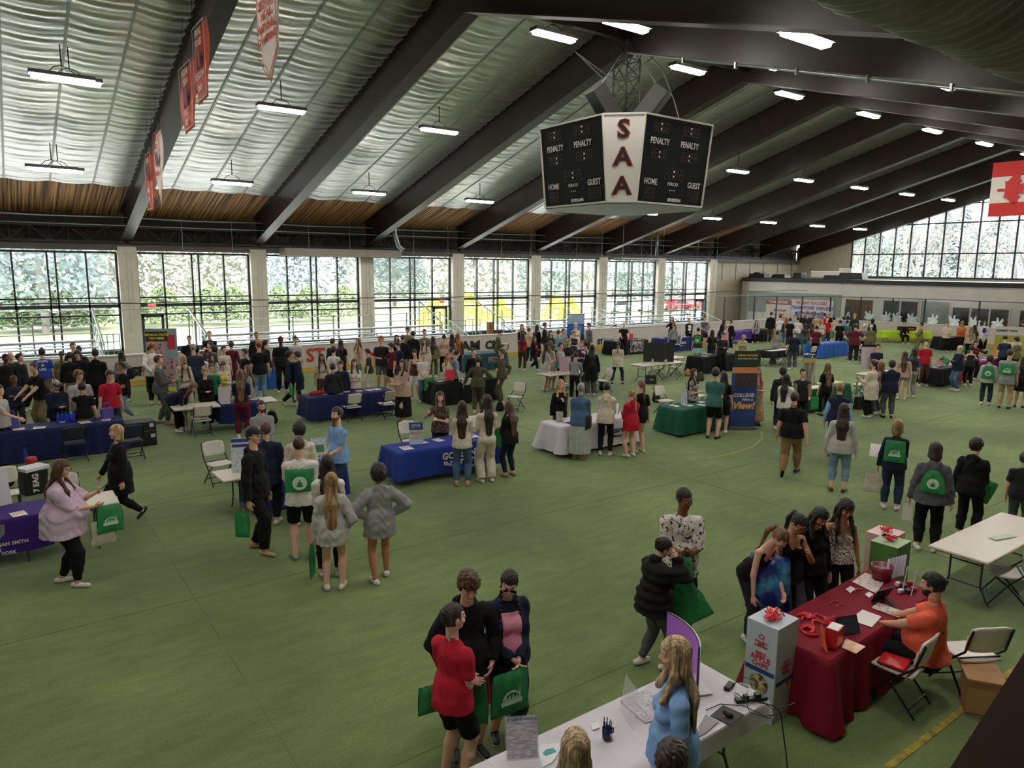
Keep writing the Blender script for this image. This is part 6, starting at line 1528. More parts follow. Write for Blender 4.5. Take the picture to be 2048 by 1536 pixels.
for k in range(7):
    g = B_(1772 + k * 5.5, 1160 - k * 1.5); tag(MB().tube([(0, 0, 0), (.10, .03, .24)], .016, 8).build('rolled_paper', M('roll_white', '#c9c4d4', .5), loc=g), 'white rolled paper standing beside the red bucket', 'paper roll', 'rolled papers beside the red bucket')
for k, (dx, dy) in enumerate(((0, 0), (12, 4), (24, -2), (6, 14), (20, 14), (32, 10))):
    g = B_(1795 + dx, 1172 + dy); tag(MB().box((0, 0, .025), (.07, .05, .05)).build('giveaway_item', M('give_%d' % (k % 3), ('#c9c5cc', '#26262e', '#9a3a4c')[k % 3], .5), loc=g, rz=k, bevel=.01), 'small giveaway item at the elbow of the man in orange', 'giveaway', 'giveaways at the right end of the red stall')
for k, (px, py) in enumerate(((1805, 1180), (1822, 1192))):
    g = B_(px, py); tag(MB().tube([(0, 0, 0), (.06, 0, .22)], .006, 6).box((.07, 0, .25), (.03, .01, .05)).build('wand_sign', gy, loc=g), 'thin pale stick sign standing at the back of the red stall', 'stick sign', 'thin stick signs on the red stall')
g = G(1790, 1322, .47); tag(MB().box((0, 0, .012), (.34, .26, .03)).build('shirt_packet', rs, loc=g, rz=.2, bevel=.008), 'folded red packet lying on the near white chair', 'packet')
g = G(1965, 1345, .40); tag(MB().box((0, 0, 0), (.42, .36, .02)).box((0, .0, -.2), (.3, .3, .38)).build('cardboard_box', KG, loc=g, rz=.6), 'open cardboard box behind the man in orange by the ledge', 'cardboard box')
g = G(2005, 1074, TZ + .01); sheet(g.x, g.y, g.z, .42, .12, -15, M('money_green', '#9fb39a', .6, nscale=30, col2='#c9cfba'), 'pale green printed strip on the bare beige table', 'printed_strip', 'leaflet')
# ================================================================ mid-distance stall things
toc = -128
def st_(k, u, v, w, h, mat, label, fa=toc, tilt=12, parts=(), name='display_card', cat='display card'):
    x, y, z = on(k, u, v, .014); return stand(x, y, z, w, h, fa, mat, label, tilt, name, parts, cat)
dbl = M('print_navy', '#243a7a', .5); pal = M('print_pale', '#cdd6dc', .5, nscale=25, col2='#8e98a4', lo=.45, hi=.7)
st_('G', -.62, -.1, .42, .62, pal, 'tall folding paper display with a blue header on the left table end', -110, 10, (('box', 0, .85, .98, .10, dbl, 'header'), ('box', 0, .55, .9, .08, dbl, 'band')))
st_('G', .66, .6, .30, .36, pal, 'small printed card behind the light shirted man with a beard', -100, 10, (('box', 0, -.2, .7, .4, M('print_green', '#4c7a50', .6), 'photo'),))
st_('J', -.48, .1, .30, .48, M('print_lightblue', '#b8c4d4', .5), 'blue and yellow upright brochure before the smiling woman', -110, 10, (('box', 0, .62, .98, .34, dbl, 'header'), ('text', 0, .7, .07, 0, wht, 'YOUR'), ('text', 0, .52, .06, 0, wht, 'FUTURE'), ('box', 0, .05, .9, .12, M('print_yellow', '#c9a23c', .5), 'band'), ('box', 0, -.25, .9, .3, printed[2], 'photo')))
st_('J', .35, .2, .22, .42, dbl, 'second blue brochure hidden between the long haired visitors', -110, 10, (('box', 0, -.3, .9, .5, pal, 'photo'),))
st_('K', -.78, .1, .17, .26, M('print_cream', '#c9c2b8', .5, nscale=20, col2='#8c8478'), 'small upright photo card on the left end of the white crest stall', -120, 10)
st_('K', .70, .2, .36, .30, M('print_whitegreen', '#d8dcd8', .5), 'white folder stand with a green edge on the white crest stall', -150, 35, (('box', .9, 0, .06, 1, GRN_, 'green_edge'),))
st_('L', -.42, .3, .18, .42, M('print_white3', '#d4d6da', .5, nscale=16, col2='#b4b8c0'), 'tall white card on the dark green stall', -120, 6)
st_('F', -.0, .1, .32, .42, M('print_white4', '#c8c6cc', .5), 'white blank display board beside the bent-over woman', -115, 8)
st_('H', -.38, .1, .30, .26, M('print_white4', '#c8c6cc'), 'white folded card behind the man in the grey shirt', -100, 12)
st_('N', -.15, .0, .42, .56, M('poster_pink', '#c9a3b0', .6, nscale=12, col2='#d8c2c8'), 'pink poster standing on the middle folding table', -120, 6)
st_('O', .15, .35, 1.25, .78, M('panel_black', '#1d2220', .7), 'big black display panel on the folding table', -125, 3, (('box', .45, .0, .01, .98, cfg, 'seam'),), 'notice_board', 'notice board')
st_('M', -.35, .3, .40, .85, M('poster_greystripe', '#5c6258', .6, nscale=12, col2='#a7a590', stretch=(1, 1, .1)), 'tall grey striped card hiding the man at the green stall', -125, 4, (('box', 0, .9, .98, .12, M('print_yellow', '#c9a23c'), 'header'),))
st_('CC', .55, 1.6, .62, .9, M('poster_lilac', '#b9adb4', .6, nscale=20, col2='#d2ccd0', stretch=(4, 1, .3)), 'large pale poster with a black header between the two stalls', -120, 4, (('box', 0, 1.02, .98, .10, cfr, 'header'),))
g = G(1300, 752, 0)
g = on('AA', -.1, .2); stand(g[0], g[1], g[2], .3, .22, -120, M('card_pink', '#d88a9a', .5), 'pink folded card on the red and black stall', 14)
st_('D', -.75, .5, .34, .42, M('poster_darkphoto', '#3a2c34', .5, nscale=14, col2='#8a7a84'), 'dark photo poster at the left edge on the purple stall', -90, 14)
st_('D', .55, .9, .20, .55, M('print_white4', '#c8c6cc'), 'narrow white framed card behind the woman in lilac', -70, 12)
for k, (u, v) in enumerate(((-.05, .3), (.02, .5), (.08, .2), (.14, .45), (.2, .25), (.26, .5))): bottle(*on('E', u, v), '#2440c0', 'bright blue bottle on the far left blue stall', .25, 'blue bottles on the far left stall')
for k, u in enumerate((-.8, .78)): tote(*on('E', u, .1), .28, .16, .26, M('bag_violetblue', '#4a4a96', .5), ('violet blue paper bag at the left end of the bottle stall', 'violet blue paper bag at the right end of the bottle stall')[k], 10, 'paper_bag')
for k, u in enumerate((.3, .75)): tote(*on('E2', u, .2), .22, .18, .2, M('bag_redgreen', '#8a3a34', .6, nscale=20, col2='#6b6b52'), ('small red and green basket on the far left black stall', 'second small red basket at the right end of the far left black stall')[k], 10, 'basket', False, 'basket')
for (u, v, c_, l_) in ((-.3, .1, '#3a3f4c', 'dark bottle on the uniform stall left of the chair'), (.2, .3, '#5a5f5c', 'grey bottle in the middle of the uniform stall'), (-.4, .3, '#c9c9c9', 'pale bottle on the uniform stall')): bottle(*on('I', u, v), c_, l_)
bottle(*on('O', -.35, -.3), '#c4ccd0', 'clear water bottle before the black panel'); bottle(*on('F', .1, -.4), '#a89a84', 'brown bottle on the table with the bent-over woman', .16)
for k in range(5): g = on('H', -.85 + k * .07, .1 + .1 * (k % 2)); tag(MB().lathe([(.05, 0), (.06, .06), (.03, .12), (.0, .13)], n=10).build('party_item', M('item_redpink', '#b02a34', .5), loc=g), 'red and pink giveaway at the left end of the navy stall', 'giveaway', 'red giveaways on the navy stall')
# roll-up banners
def rollup(px, py, w, h, fa, mat, label, parts=(), stripes=()):
    g = G(px, py, 0); t = empty('roll_up_banner', (g.x, g.y, 0), (fa + 90) * D2R, label, 'banner')
    MB().box((0, 0, .04), (w + .04, .22, .07)).build('base', cfg, t, bevel=.01); MB().box((0, 0, .07 + h / 2), (w, .012, h)).build('sheet', mat, t); MB().tube([(0, .05, .05), (0, .03, h + .05)], .012, 6).build('pole', cfg, t)
    for (u, z, a, b_, m, nm_) in stripes: MB().box((u * w / 2, -.009, z), (a * w, .003, b_)).build(nm_, m, t)
    for (s, u, z, sz, m, sh, sx) in parts: text(s, sz, m, 'lettering', t, (u, -.013, z), (90 * D2R, 0, 0), bold=sz * .035, shear=sh, sx=sx)
    return t
yel = M('banner_yellow_letter', '#f0b04a', .5); dgb = M('banner_green', '#1f3a26', .6)
rollup(1483, 858, .74, 1.72, -122, M('banner_deep_blue', '#27306a', .6, nscale=1.3, col2='#2f5590'), 'tall blue banner reading COLLEGE WITH A View beside the tan dress',
    (('COLLEGE', 0, .98, .14, wht, 0, 1.0), ('WITH A', .12, .85, .09, wht, 0, 1), ('View!', .0, .68, .28, yel, .25, 1.0)), ((0, 1.70, 1, .16, M('banner_orange_band', '#d98a4a', .6), 'sunset_band'), (.08, 1.42, .8, .38, M('banner_hills', '#5c3a38', .6, nscale=14, col2='#2e2a38'), 'hill_photo')))
rollup(1487, 850, .78, 2.12, -122, dgb, 'dark green banner top showing behind the blue COLLEGE banner', (('KEUKA COLLEGE', 0, 2.06, .075, yel, 0, 1), ('FIND YOUR WAY HERE', 0, 1.96, .055, wht, 0, 1)))
rollup(1150, 708, .92, 2.05, -120, M('banner_mid_blue', '#2a5aa8', .6), 'blue and white roll-up banner by the side boards', (('ABC', -.28, 1.98, .12, wht, 0, 1),), ((0, 1.85, 1, .5, M('banner_sky', '#9fb4d4', .6), 'sky_band'), (.2, 1.35, .5, .35, M('banner_photo_blue', '#5f86c4', .5), 'photo')))
rollup(330, 790, 1.02, 2.25, -115, M('banner_teal_panel', '#869fa2', .6, nscale=1.5, namt=.1), 'tall info panel with yellow heading at the left, behind the man in white',
    (('MEDICAL FACTS', -.14, 2.10, .105, M('banner_yellow_word', '#e8d234', .5), 0, 1), ('YOU NEED', -.14, 1.98, .10, M('banner_yellow_word', '#e8d234'), 0, 1)), ((-.28, 2.05, .70, .34, M('banner_charcoal', '#2c2f34', .6), 'heading_panel'), (-.4, 1.0, .58, 1.7, M('panel_text_pink', '#c09aa0', .6, nscale=9, col2='#6d3542', lo=.52, hi=.6), 'text_panel'), (.6, 1.05, .36, .45, M('panel_text_pink', '#c09aa0'), 'text_panel'), (.6, .55, .36, .4, M('panel_text_pink', '#c09aa0'), 'text_panel'), (.62, 1.85, .25, .5, M('banner_red_blob', '#c0323e', .6), 'red_figure'), (0, .2, .9, .16, M('banner_yellow_word', '#e8d234'), 'footer')))
t = rollup(2015, 735, 1.3, 1.55, -150, M('banner_olive', '#a3a04a', .6, nscale=2, namt=.1), 'olive and white stall backdrop at the right edge', (('SUMMIT PARK', -.2, 1.75, .14, M('crest_navy', '#232b46'), 0, 1),), ((0, 1.75, 1.05, .42, M('banner_white2', '#c9c4be'), 'header_board'), (-.85, .5, .18, .9, M('banner_orange_band', '#d98a4a'), 'orange_side'), (.2, 1.1, .5, .25, wht, 'notice')))
# floor standing things
def box_thing(name, px, py, w, d, h, mat, label, rz=0, z=0, cat=None, extra=None):
    g = G(px, py, z); t = empty(name, (g.x, g.y, z), rz * D2R, label, cat or name.replace('_', ' ')); MB().box((0, 0, h / 2), (w, d, h)).build('body', mat, t, bevel=.02)
    if extra: extra(t, w, d, h)
    return t
def case_x(t, w, d, h):
    MB().box((0, 0, h * .62), (w + .01, d + .01, .015)).build('lid_seam', cfg, t)
    for k, (u, z, c_) in enumerate(((-.38, .85, '#c9c9c9'), (.38, .85, '#c9c9c9'), (0, .6, '#7a5a3a'), (0, .36, '#b8483c'), (.4, .42, '#b9bcc4'), (-.4, .42, '#a8a8a8'))): MB().box((u * w, -d / 2 - .004, z * h), (.10, .004, .09)).build('sticker', M('sticker_' + c_, c_, .5), t)
box_thing('travel_trunk', 274, 890, .85, .55, .62, M('trunk_black', '#16171a', .5), 'black travelling case with stickers on the turf beside the blue stall', 0, 0, 'trunk', case_x)
t = box_thing('crate', 70, 985, .42, .36, .48, M('trunk_black', '#16171a'), 'black crate with white lettering piled with white papers', 15, 0, 'crate'); text('7 EAG', .14, wht, 'lettering', t, (-.02, -.19, .24), (90 * D2R, 0, 0), bold=.006).rotation_euler = (90 * D2R, -90 * D2R, 0)
g = t.location; tag(MB().box((0, 0, .03), (.46, .36, .06)).build('paper_stack', M('paper_stack_white', '#d2d4d8', .7), loc=(g.x, g.y, .48), rz=.5), 'stack of white papers on top of the black lettered crate', 'paper stack')
g = G(50, 925, 0); tote(g.x, g.y, 0, .34, .14, .34, M('bag_blue', '#2a3a8a', .6), 'blue tote bag standing before the far left stall', 5); bottle(*G(27, 927, 0), '#b4b8b8', 'white canister on the turf at far left', .26); g = G(52, 935, 0); tag(MB().lathe([(.10, 0), (.11, .3), (.09, .34), (.0, .34)], n=14).build('red_canister', M('canister_red', '#b02a38', .4), smooth=True, loc=(g.x + .1, g.y - .5, 0)), 'red canister just behind the black lettered crate', 'canister')
def lump(px, py, w, h, col, label, name='backpack', z=0, rz=0, straps=True):
    g = G(px, py, z) if z == 0 else G(px, py, z); t = empty(name, (g.x, g.y, z), rz * D2R, label, name.replace('_', ' ')); F = Field((-w, -w, -.02), (w, w, h + .06), .022)
    F.cone((-w * .2, 0, h * .3), (-w * .12, 0, h * .75), w * .42, w * .33, .04); F.cone((w * .2, 0, h * .3), (w * .12, 0, h * .72), w * .42, w * .33, .04); F.ell((0, -w * .25, h * .3), np.eye(3), (w * .3, w * .22, h * .25), .03); F.cut((0, 0, .002), (0, 0, -1))
    mesh_obj('pouch', [F.mesh()], cloth(col), t)
    if straps: MB().tube([(-.05, 0, h * .95), (0, 0, h * 1.12), (.05, 0, h * .95)], .010, 6).build('strap', cloth(col), t)
    return t
lump(10, 975, .30, .46, '#141518', 'black backpack on the turf at the left edge behind the purple stall'); lump(545, 850, .26, .44, '#16171b', 'black backpack on the turf right of the woman in maroon trousers'); lump(1312, 806, .26, .45, '#1a1c20', 'dark backpack on the turf left of the dark green stall'); lump(1400, 762, .32, .36, '#3a3f3c', 'grey bag heap under the white chairs of the black panel table')
lump(1375, 752, .26, .30, '#b07a4a', 'tan bag on the turf right of the grey bag heap', 'shoulder_bag'); lump(1880, 772, .34, .28, '#1a1a1e', 'black bag under the red and black stall'); lump(1545, 728, .34, .30, '#7a7263', 'beige bag heap under the black draped table'); lump(1205, 780, .26, .34, '#1c1d22', 'black bag below the sideways chair in the middle'); lump(1130, 762, .22, .3, '#2a2622', 'dark bag under the table with the pink poster')
g = G(1301, 768, 0); tote(g.x, g.y, 0, .44, .2, .36, M('bag_black', '#15161a', .6), 'black tote bag on the turf under the folding chairs', -30, txt='tote'); g = G(1720, 818, 0); tote(g.x, g.y, 0, .42, .22, .42, M('bag_black', '#15161a'), 'black tote bag on the turf left of the long cream top', -20)
g = G(1730, 722, 0); t = tag(MB().box((0, 0, .16), (.6, .4, .32)).build('storage_tub', M('tub_grey', '#4d5654', .6), loc=(g.x, g.y, 0), bevel=.03), 'grey storage tub on the turf beside the man in the navy jacket', 'tub')
g = G(960, 815, 0); lump(1000, 822, .24, .3, '#15161a', 'black rucksack under the sideways chair right of the uniform stall')
x, y, z = on('Y', .1, .0, .02); t = empty('equipment_box', (x, y, z), -30 * D2R, 'black and red box on the lime stall', 'box'); MB().box((0, 0, .13), (1.0, .5, .26)).build('body', cfr, t, bevel=.03); MB().box((0, -.26, .12), (.7, .01, .12)).build('red_band', M('band_red', '#c0392b', .5), t)
x, y, z = on('U', .2, .1, .02); tag(MB().box((0, 0, .16), (.42, .10, .32)).build('red_sign', M('sign_red', '#c43c48', .5), loc=(x, y, z), rz=-.8), 'red sign box on the black stall by the boards', 'sign')
x, y, z = on('AA', .3, 1.6, 0); g = (x, y, 0); lump(1885, 738, .40, .5, '#5a3c28', 'brown coat heaped over a chair behind the red and black stall', 'coat', .45)
g = G(1640, 790, .0)
yel_b = M('stool_yellow', '#d8b82a', .5); g = G(1310, 706, 0); tag(MB().lathe([(.22, 0), (.14, .45), (.16, .48), (0, .48)], n=8).build('step_stool', yel_b, loc=(g.x, g.y, 0)), 'yellow step stool between the stalls at the side boards', 'stool')
g = G(992, 700, 0); tag(MB().box((0, 0, .75), (.30, .24, 1.5)).build('info_stand', M('stand_orange_dark', '#7a4a2e', .5), loc=(g.x, g.y + .6, 0)), 'narrow orange and dark info stand before the boards', 'stand')
# ================================================================ EVERYBODY (pixel of the head's top, clothes, facing) + what they hold or carry
p = person
galaxy = M('fabric_galaxy', '#1a2a7a', .3, nscale=5, col2='#4fb4d8', lo=.45, hi=.72); check = M('fabric_check', '#d6cdc4', .8, nscale=55, col2='#3a3434', lo=.50, hi=.56); graph = M('tee_graphic', '#d8d3cc', .85, nscale=24, col2='#2c2f2a', lo=.55, hi=.60)
patt = M('fabric_patterned', '#4a4544', .85, nscale=22, col2='#b5aca4', lo=.45, hi=.6); floral = M('fabric_floral', '#2a2220', .85, nscale=30, col2='#8a6a58', lo=.5, hi=.62); camo = M('fabric_camo', '#5b543c', .85, nscale=7, col2='#a3957a', lo=.45, hi=.55); CL['camo'] = '#756a4f'
GB = 'green drawstring bag '
# ---- foreground
a = p((905, 1208), 'young man in a red t-shirt and black shorts at the bottom, back turned', 'tee:rd', 'shorts:bk', 'buzz:dkb', 135, feet=(905, 1556), arms='low', shoes='bk', turn=15)
bag_hand(a, 'r', GB + 'hanging from the hands of the young man in red', .22, 40, .04, w=.20, h=.46, logo=False, gath=.3); bag_at(a['W']((-.20, -.08, .78)), a['ang'] + 1.2, 0, GB + 'poking out at the left hip of the young man in red', w=.22, h=.26, logo=False)
a = p((940, 1150), 'young man with curly brown hair in a black hoodie and red shorts, head bowed', 'hoodie:bk', 'shorts:rd', 'mop:br', 15, feet=(950, 1512), arms='pocket', look=24, shoes='bk')
a = p((1022, 1147), 'girl in a navy jacket and pink shirt with sunglasses, one leg in a black boot', 'jacket:nv', 'skirt:nv', 'braid:blk', 22, feet=(1018, 1478), arms='low', sex='f', look=24, turn=20, glasses='sun', extra='front=pk', b=1.12, shoes='bk', sock='bk')
bag_hand(a, 'r', GB + 'with a white logo held by the girl in the navy jacket', .20, 10, .05, .12, w=.40, h=.42)
F = Field(np.array([-.3, -.3, 0]), np.array([.3, .45, .6]), .008); kn, an = a['J']['knl'], a['J']['anl']
F.cone(an + np.array([0, 0, -.02]), kn - np.array([0, 0, .10]), .062, .075, .02); F.cone(an + np.array([0, -.05, -.03]), an + np.array([-.03, .17, -.035]), .052, .045, .02); F.cut((0, 0, .003), (0, 0, -1)); F.cut((0, 0, kn[2] - .08), (0, 0, 1))
bt = mesh_obj('walking_boot', [F.mesh()], M('boot_black', '#15161a', .6, bump=.3, bscale=20), a['o'])
mb = MB()
for z in (.16, .24, .32): mb.box((float(an[0]), float(an[1]) + .0, z), (.155, .155, .03))
mb.build('strap', M('boot_strap', '#23252b', .5), bt)
a = p((1350, 1278), 'woman with long streaked blonde hair in a light blue polo standing at the white table', 'polo:lb', 'pants:wt', 'long:sbl', -80, S=1.80, arms='down', sex='f', b=1.12, look=5)
a = p((1152, 1464), 'person with streaked blonde hair, only the back of the head in view', 'tee:gy', 'pants:dd', 'long:sbl', 185, S=1.62, sex='f')
a = p((1345, 1487), 'person with short dark hair, only the crown in view below the woman in light blue', 'tee:ch', 'pants:dd', 'mop:dkb', 175, S=1.64)
a = p((1370, 978), 'tall young man with short black hair in a white graphic t-shirt looking at his hands', 'big:@tee_graphic', 'pants:bk', 'buzz:blk', 12, feet=(1378, 1262), arms='hold', skin='d', turn=-25, look=12)
CL['tee_graphic'] = '#d8d3cc'
bag_hand(a, 'l', GB + 'bunched in the hands of the young man in the white graphic t-shirt', .22, 0, .04, .02, w=.22, h=.40, gath=.5, rnd_=True)
a = p((1335, 1078), 'girl in a black puffer jacket and grey leggings with hair in a bun', 'puffer:bk', 'slim:dg', 'bun:blk', 118, feet=(1330, 1330), arms='face/chest', sex='f', look=30, b=1.12, stance='step')
bag_hand(a, 'l', GB + 'swinging tilted from the girl in the black puffer jacket', .42, 60, .10, .0, w=.40, h=.44, logo=False, roll=.6)
# ---- visitors at the red stall
a = p((1573, 1066), 'girl with a brown ponytail in a dark tank top bending over the red stall', 'tank:bk', 'pants:ch', 'pony:lbr', 55, S=1.62, sex='f', lean=30, look=30, arms='down/write')
_g = G(1537, 1165, .80); bag_at(_g, math.atan2(-_g.y, -_g.x) + math.pi / 2, -.15, 'large shiny blue galaxy bag on the shoulder of the girl with the brown ponytail', 'back', w=.50, h=.66, logo=False, mat=galaxy, thick=.16)
a = p((1606, 1035), 'girl with glasses and black ponytail in a black tank top at the red stall', 'tank:bk', 'pants:dg', 'pony:blk', 40, S=1.63, sex='f', look=38, glasses=True, skin='m', arms='down/phone')
a = p((1648, 1021), 'girl with long black hair in a black top, third of four at the red stall', 'long:bk', 'pants:bk', 'long:blk', 38, S=1.64, sex='f', look=34, skin='m', arms='down')
bag_hand(a, 'r', GB + 'between the two girls in black at the red stall', .20, 20, .05, logo=False, w=.30, h=.34)
a = p((1697, 1004), 'girl with wavy black hair in a white checked top at the red stall', 'tank:@fabric_check', 'pants:bk', 'wavy:blk', 25, S=1.64, sex='f', look=28, skin='m', arms='down')
a = p((1866, 1146), 'man in an orange polo seated at the red stall, dark hair tied back', 'polo:or', 'pants:bk', 'bun:blk', -100, sit=True, arms='tab/write', b=1.22, skin='l', S=1.76, beard='short:blk', look=8)
# ---- right: walkers
a = p((1590, 784), 'man in a black polo and khaki trousers walking away', 'polo:bk', 'pants:kh', 'buzz:dkb', 172, feet=(1585, 950), arms='swingb/down', skin='l', stance='walk', b=1.18, shoes='bk')
a = p((1689, 808), 'woman in a light grey hoodie and light jeans walking away in sandals', 'hoodie:lg', 'capri:ld', 'wavy:dkb', 178, feet=(1668, 976), sex='f', arms='down', shoes='br', b=1.08)
a = p((1681, 766), 'man in a navy vest over a light blue shirt, half hidden by the grey hoodie', 'vest:nv', 'pants:ch', 'short:dbl', 175, feet=(1665, 908), extra='under=lb', b=1.1, shoes='bk')
a = p((1797, 840), 'woman in a dark navy top with a green back bag and a white tote', 'long:nv', 'pants:dd', 'bob:dbl', 178, feet=(1783, 1012), sex='f', arms='hold/down', b=1.08, turn=5)
bag_back(a, GB + 'on the back of the woman with the white tote', w=.36, h=.42); held(a, 'l', .22, .28, WP, 'sheaf of papers in the left hand of the woman with the white tote', 'paper', off=(-.05, .1, .36)); bag_hand(a, 'l', 'white canvas tote held by the woman in dark navy', .26, 0, 0, -.04, w=.34, h=.38, mat=M('canvas', '#c9c2b2', .8, nscale=12, namt=.1), logo=False)
a = p((1873, 885), 'person with a dark bob in a grey sweatshirt and black trousers with a green bag', 'hoodie:dg', 'pants:bk', 'bob:dkb', 182, feet=(1862, 1094), sex='f', arms='down', b=1.15, turn=-10, look=12)
bag_back(a, GB + 'on the back of the grey sweatshirt', w=.34, h=.38, gath=.65, rnd_=True); held(a, 'l', .14, .28, WP, 'folded white paper hanging from the hand of the person in the grey sweatshirt', tilt=0, off=(0, 0, -.16))
a = p((1955, 877), 'person in a black hoodie and black trousers wearing headphones', 'hoodie:bk', 'pants:bk', 'mop:blk', 165, S=1.70, arms='hold/down', turn=15, look=8)
bag_hand(a, 'r', GB + 'hanging at the side of the person with headphones', .30, 30, 0, .10, w=.34, h=.40, logo=False, roll=-.4)
MB().tube([a['hd'](-.085, 0, 0), a['hd'](-.09, -.01, .07), a['hd'](0, -.01, .145), a['hd'](.09, -.01, .07), a['hd'](.085, 0, 0)], .008, 8).build('headphones', M('headphone_grey', '#9a9aa0', .4), a['o'])
p((2052, 905), 'person cut off by the right edge, grey trousers and dark top', 'tee:ch', 'pants:dg', 'short:dkb', 170, feet=(2050, 1012))
# ---- green stalls
a = p((1517, 735), 'woman with long red hair in a long tan dress beside the tall blue banner', 'tank:tn', 'maxi:tn', 'longf:red', 8, feet=(1517, 848), sex='f', arms='hold', look=10, shoes='bk')
a = p((1432, 736), 'young man in a green t-shirt and black shorts at the dark green stall', 'tee:tl', 'shorts:bk', 'mop:dkb', 165, feet=(1424, 871), arms='low', shoes='bk', sock='wt')
bag_hand(a, 'l', GB + 'held by the young man in the green t-shirt', .14, 30, .06, w=.26, h=.30, logo=False)
a = p((1449, 744), 'girl in a black top and shorts just right of the green t-shirt', 'tee:bk', 'shorts:bk', 'long:dkb', 175, feet=(1448, 862), sex='f')
a = p((1388, 738), 'laughing woman with long dark hair behind the dark green stall', 'tee:@fabric_patterned', 'pants:bk', 'long:dkb', 70, S=1.66, sex='f', arms='hold', turn=10)
a = p((1567, 735), 'person with a black beanie behind the girl in the white jacket', 'jacket:ch', 'pants:dd', 'mop:blk', 170, S=1.76)
a = p((1574, 749), 'girl with long black hair in a white jacket and grey trousers at the green stall', 'jacket:wt', 'pants:dg', 'long:blk', 160, feet=(1563, 868), sex='f', arms='hold')
bag_hand(a, 'l', GB + 'low behind the girl in the white jacket', .34, 0, -.05, w=.20, h=.40, logo=False)
a = p((1607, 737), 'man in a dark vest and olive shirt hidden behind the striped card', 'vest:ch', 'pants:bk', 'short:blk', 5, S=1.74, extra='under=kg', arms='tab')
a = p((1656, 727), 'woman with long blonde brown hair dressed in black at the green stall', 'tee:bk', 'slim:bk', 'long:lbr', -150, feet=(1652, 828), sex='f', arms='down', shoes='bk')
bag_hand(a, 'l', GB + 'hanging beside the woman in black at the green stall', .26, 0, -.05, -.08, w=.26, h=.42, logo=False)
# ---- right middle group
a = p((1748, 721), 'woman in a long cream top and wide black trousers at the small white table', 'coat:cr', 'wide:bk', 'bun:dkb', -110, feet=(1742, 831), sex='f', arms='hold', b=1.12)
bag_hand(a, 'l', GB + 'hanging in front of the long cream top', .26, 20, .05, w=.18, h=.44, logo=False); phone(a, 'r', 'dark phone held by the woman in the long cream top')
a = p((1763, 724), 'person with light brown hair behind the woman in the long cream top', 'tee:sh', 'pants:dg', 'long:lbr', -120, feet=(1762, 826), sex='f')
a = p((1757, 688), 'young man in a navy polo behind the small white table', 'polo:nv', 'pants:ch', 'short:dkb', 25, S=1.72, arms='fold', look=12)
a = p((1785, 721), 'person with dark hair in a navy hooded coat and grey trousers', 'hoodie:nv', 'pants:dg', 'mop:dkb', 195, feet=(1776, 831), arms='hold', b=1.15, shoes='bk')
a = p((1811, 703), 'girl with very long brown hair in a grey top and pale shorts', 'tee:sh', 'mini:gy', 'long:br', 178, feet=(1806, 796), sex='f', sock='wt')
a = p((1829, 697), 'woman with dark hair in a blue shirt and grey striped trousers', 'tuckt:bl', 'pants:gy', 'long:dkb', -158, feet=(1824, 792), sex='f', turn=-20)
a = p((1853, 680), 'man in a bright red polo behind the black and red stall', 'polo:rd', 'pants:br', 'short:dkb', 25, S=1.80, turn=25)
a = p((1921, 690), 'bearded grey haired man in a navy jacket and jeans with folded arms', 'jacket:nv', 'pants:dn', 'balding:wh', -60, feet=(1916, 778), arms='fold', beard='short:wh', b=1.1)
bag_hand(a, 'l', GB + 'held by the man in the navy jacket', .06, 30, .08, w=.26, h=.24, logo=False, roll=.5)
a = p((1981, 711), 'person in a grey hoodie with a green bag low on the back at right', 'hoodie:lg', 'pants:dd', 'curly:dkb', 178, feet=(1972, 806)); bag_back(a, GB + 'low on the back of the grey hoodie at right', w=.36, h=.44, gath=.4, rnd_=True)
a = p((2021, 699), 'tall man in a grey shirt and tan trousers with a green bag on his back', 'big:gy', 'pants:tn', 'short:dkb', 175, feet=(2010, 812), arms='down/hold', shoes='bk', turn=8); bag_back(a, GB + 'across the back of the tall man in tan trousers', w=.42, h=.36)
a = p((2050, 712), 'woman in a black dress cut off by the right edge', 'tee:bk', 'skirt:bk', 'long:blk', 170, feet=(2044, 812), sex='f', shoes='bk')
a = p((1944, 691), 'person with dark hair seated low behind the plum stall', 'tank:ch', 'pants:bk', 'mop:dkb', -160, S=1.6, sex='f', arms='tab'); a = p((1954, 681), 'woman with brown hair gesturing behind the plum stall', 'long:mr', 'pants:bk', 'pony:dkb', 30, S=1.66, sex='f', arms='tab/gest', look=15)
a = p((2010, 671), 'man in a dusty blue t-shirt at the olive backdrop', 'tee:dd', 'pants:ch', 'short:dkb', -160, S=1.76, look=20); a = p((2032, 674), 'man in a brown shirt beside the dusty blue t-shirt', 'tee:kg', 'pants:ch', 'mop:blk', -120, S=1.74, look=20); a = p((2047, 640), 'large person in black at the olive backdrop, cut off by the edge', 'jacket:bk', 'pants:bk', 'short:dkb', 180, S=1.85, b=1.4)
a = p((1896, 643), 'person with a cap and cream shirt at the far black stall', 'tee:cr', 'pants:bk', 'short:dkb', 20, S=1.7, arms='hold', cap='cap:gy'); a = p((1925, 642), 'girl with an orange top and pack seen from behind at the far black stall', 'tee:or', 'mini:kh', 'long:dbl', 178, S=1.66, sex='f')
bag_back(a, 'orange backpack on the girl at the far black stall', mat=M('pack_orange', '#b5762e', .7), logo=False, thick=.16)
a = p((1943, 654), 'girl in a peach sweater with long blonde hair at the far black stall', 'long:sh', 'pants:bk', 'long:dbl', -170, S=1.62, sex='f'); bag_hand(a, 'l', GB + 'beside the girl in the peach sweater', .2, 0, w=.2, h=.36, logo=False)
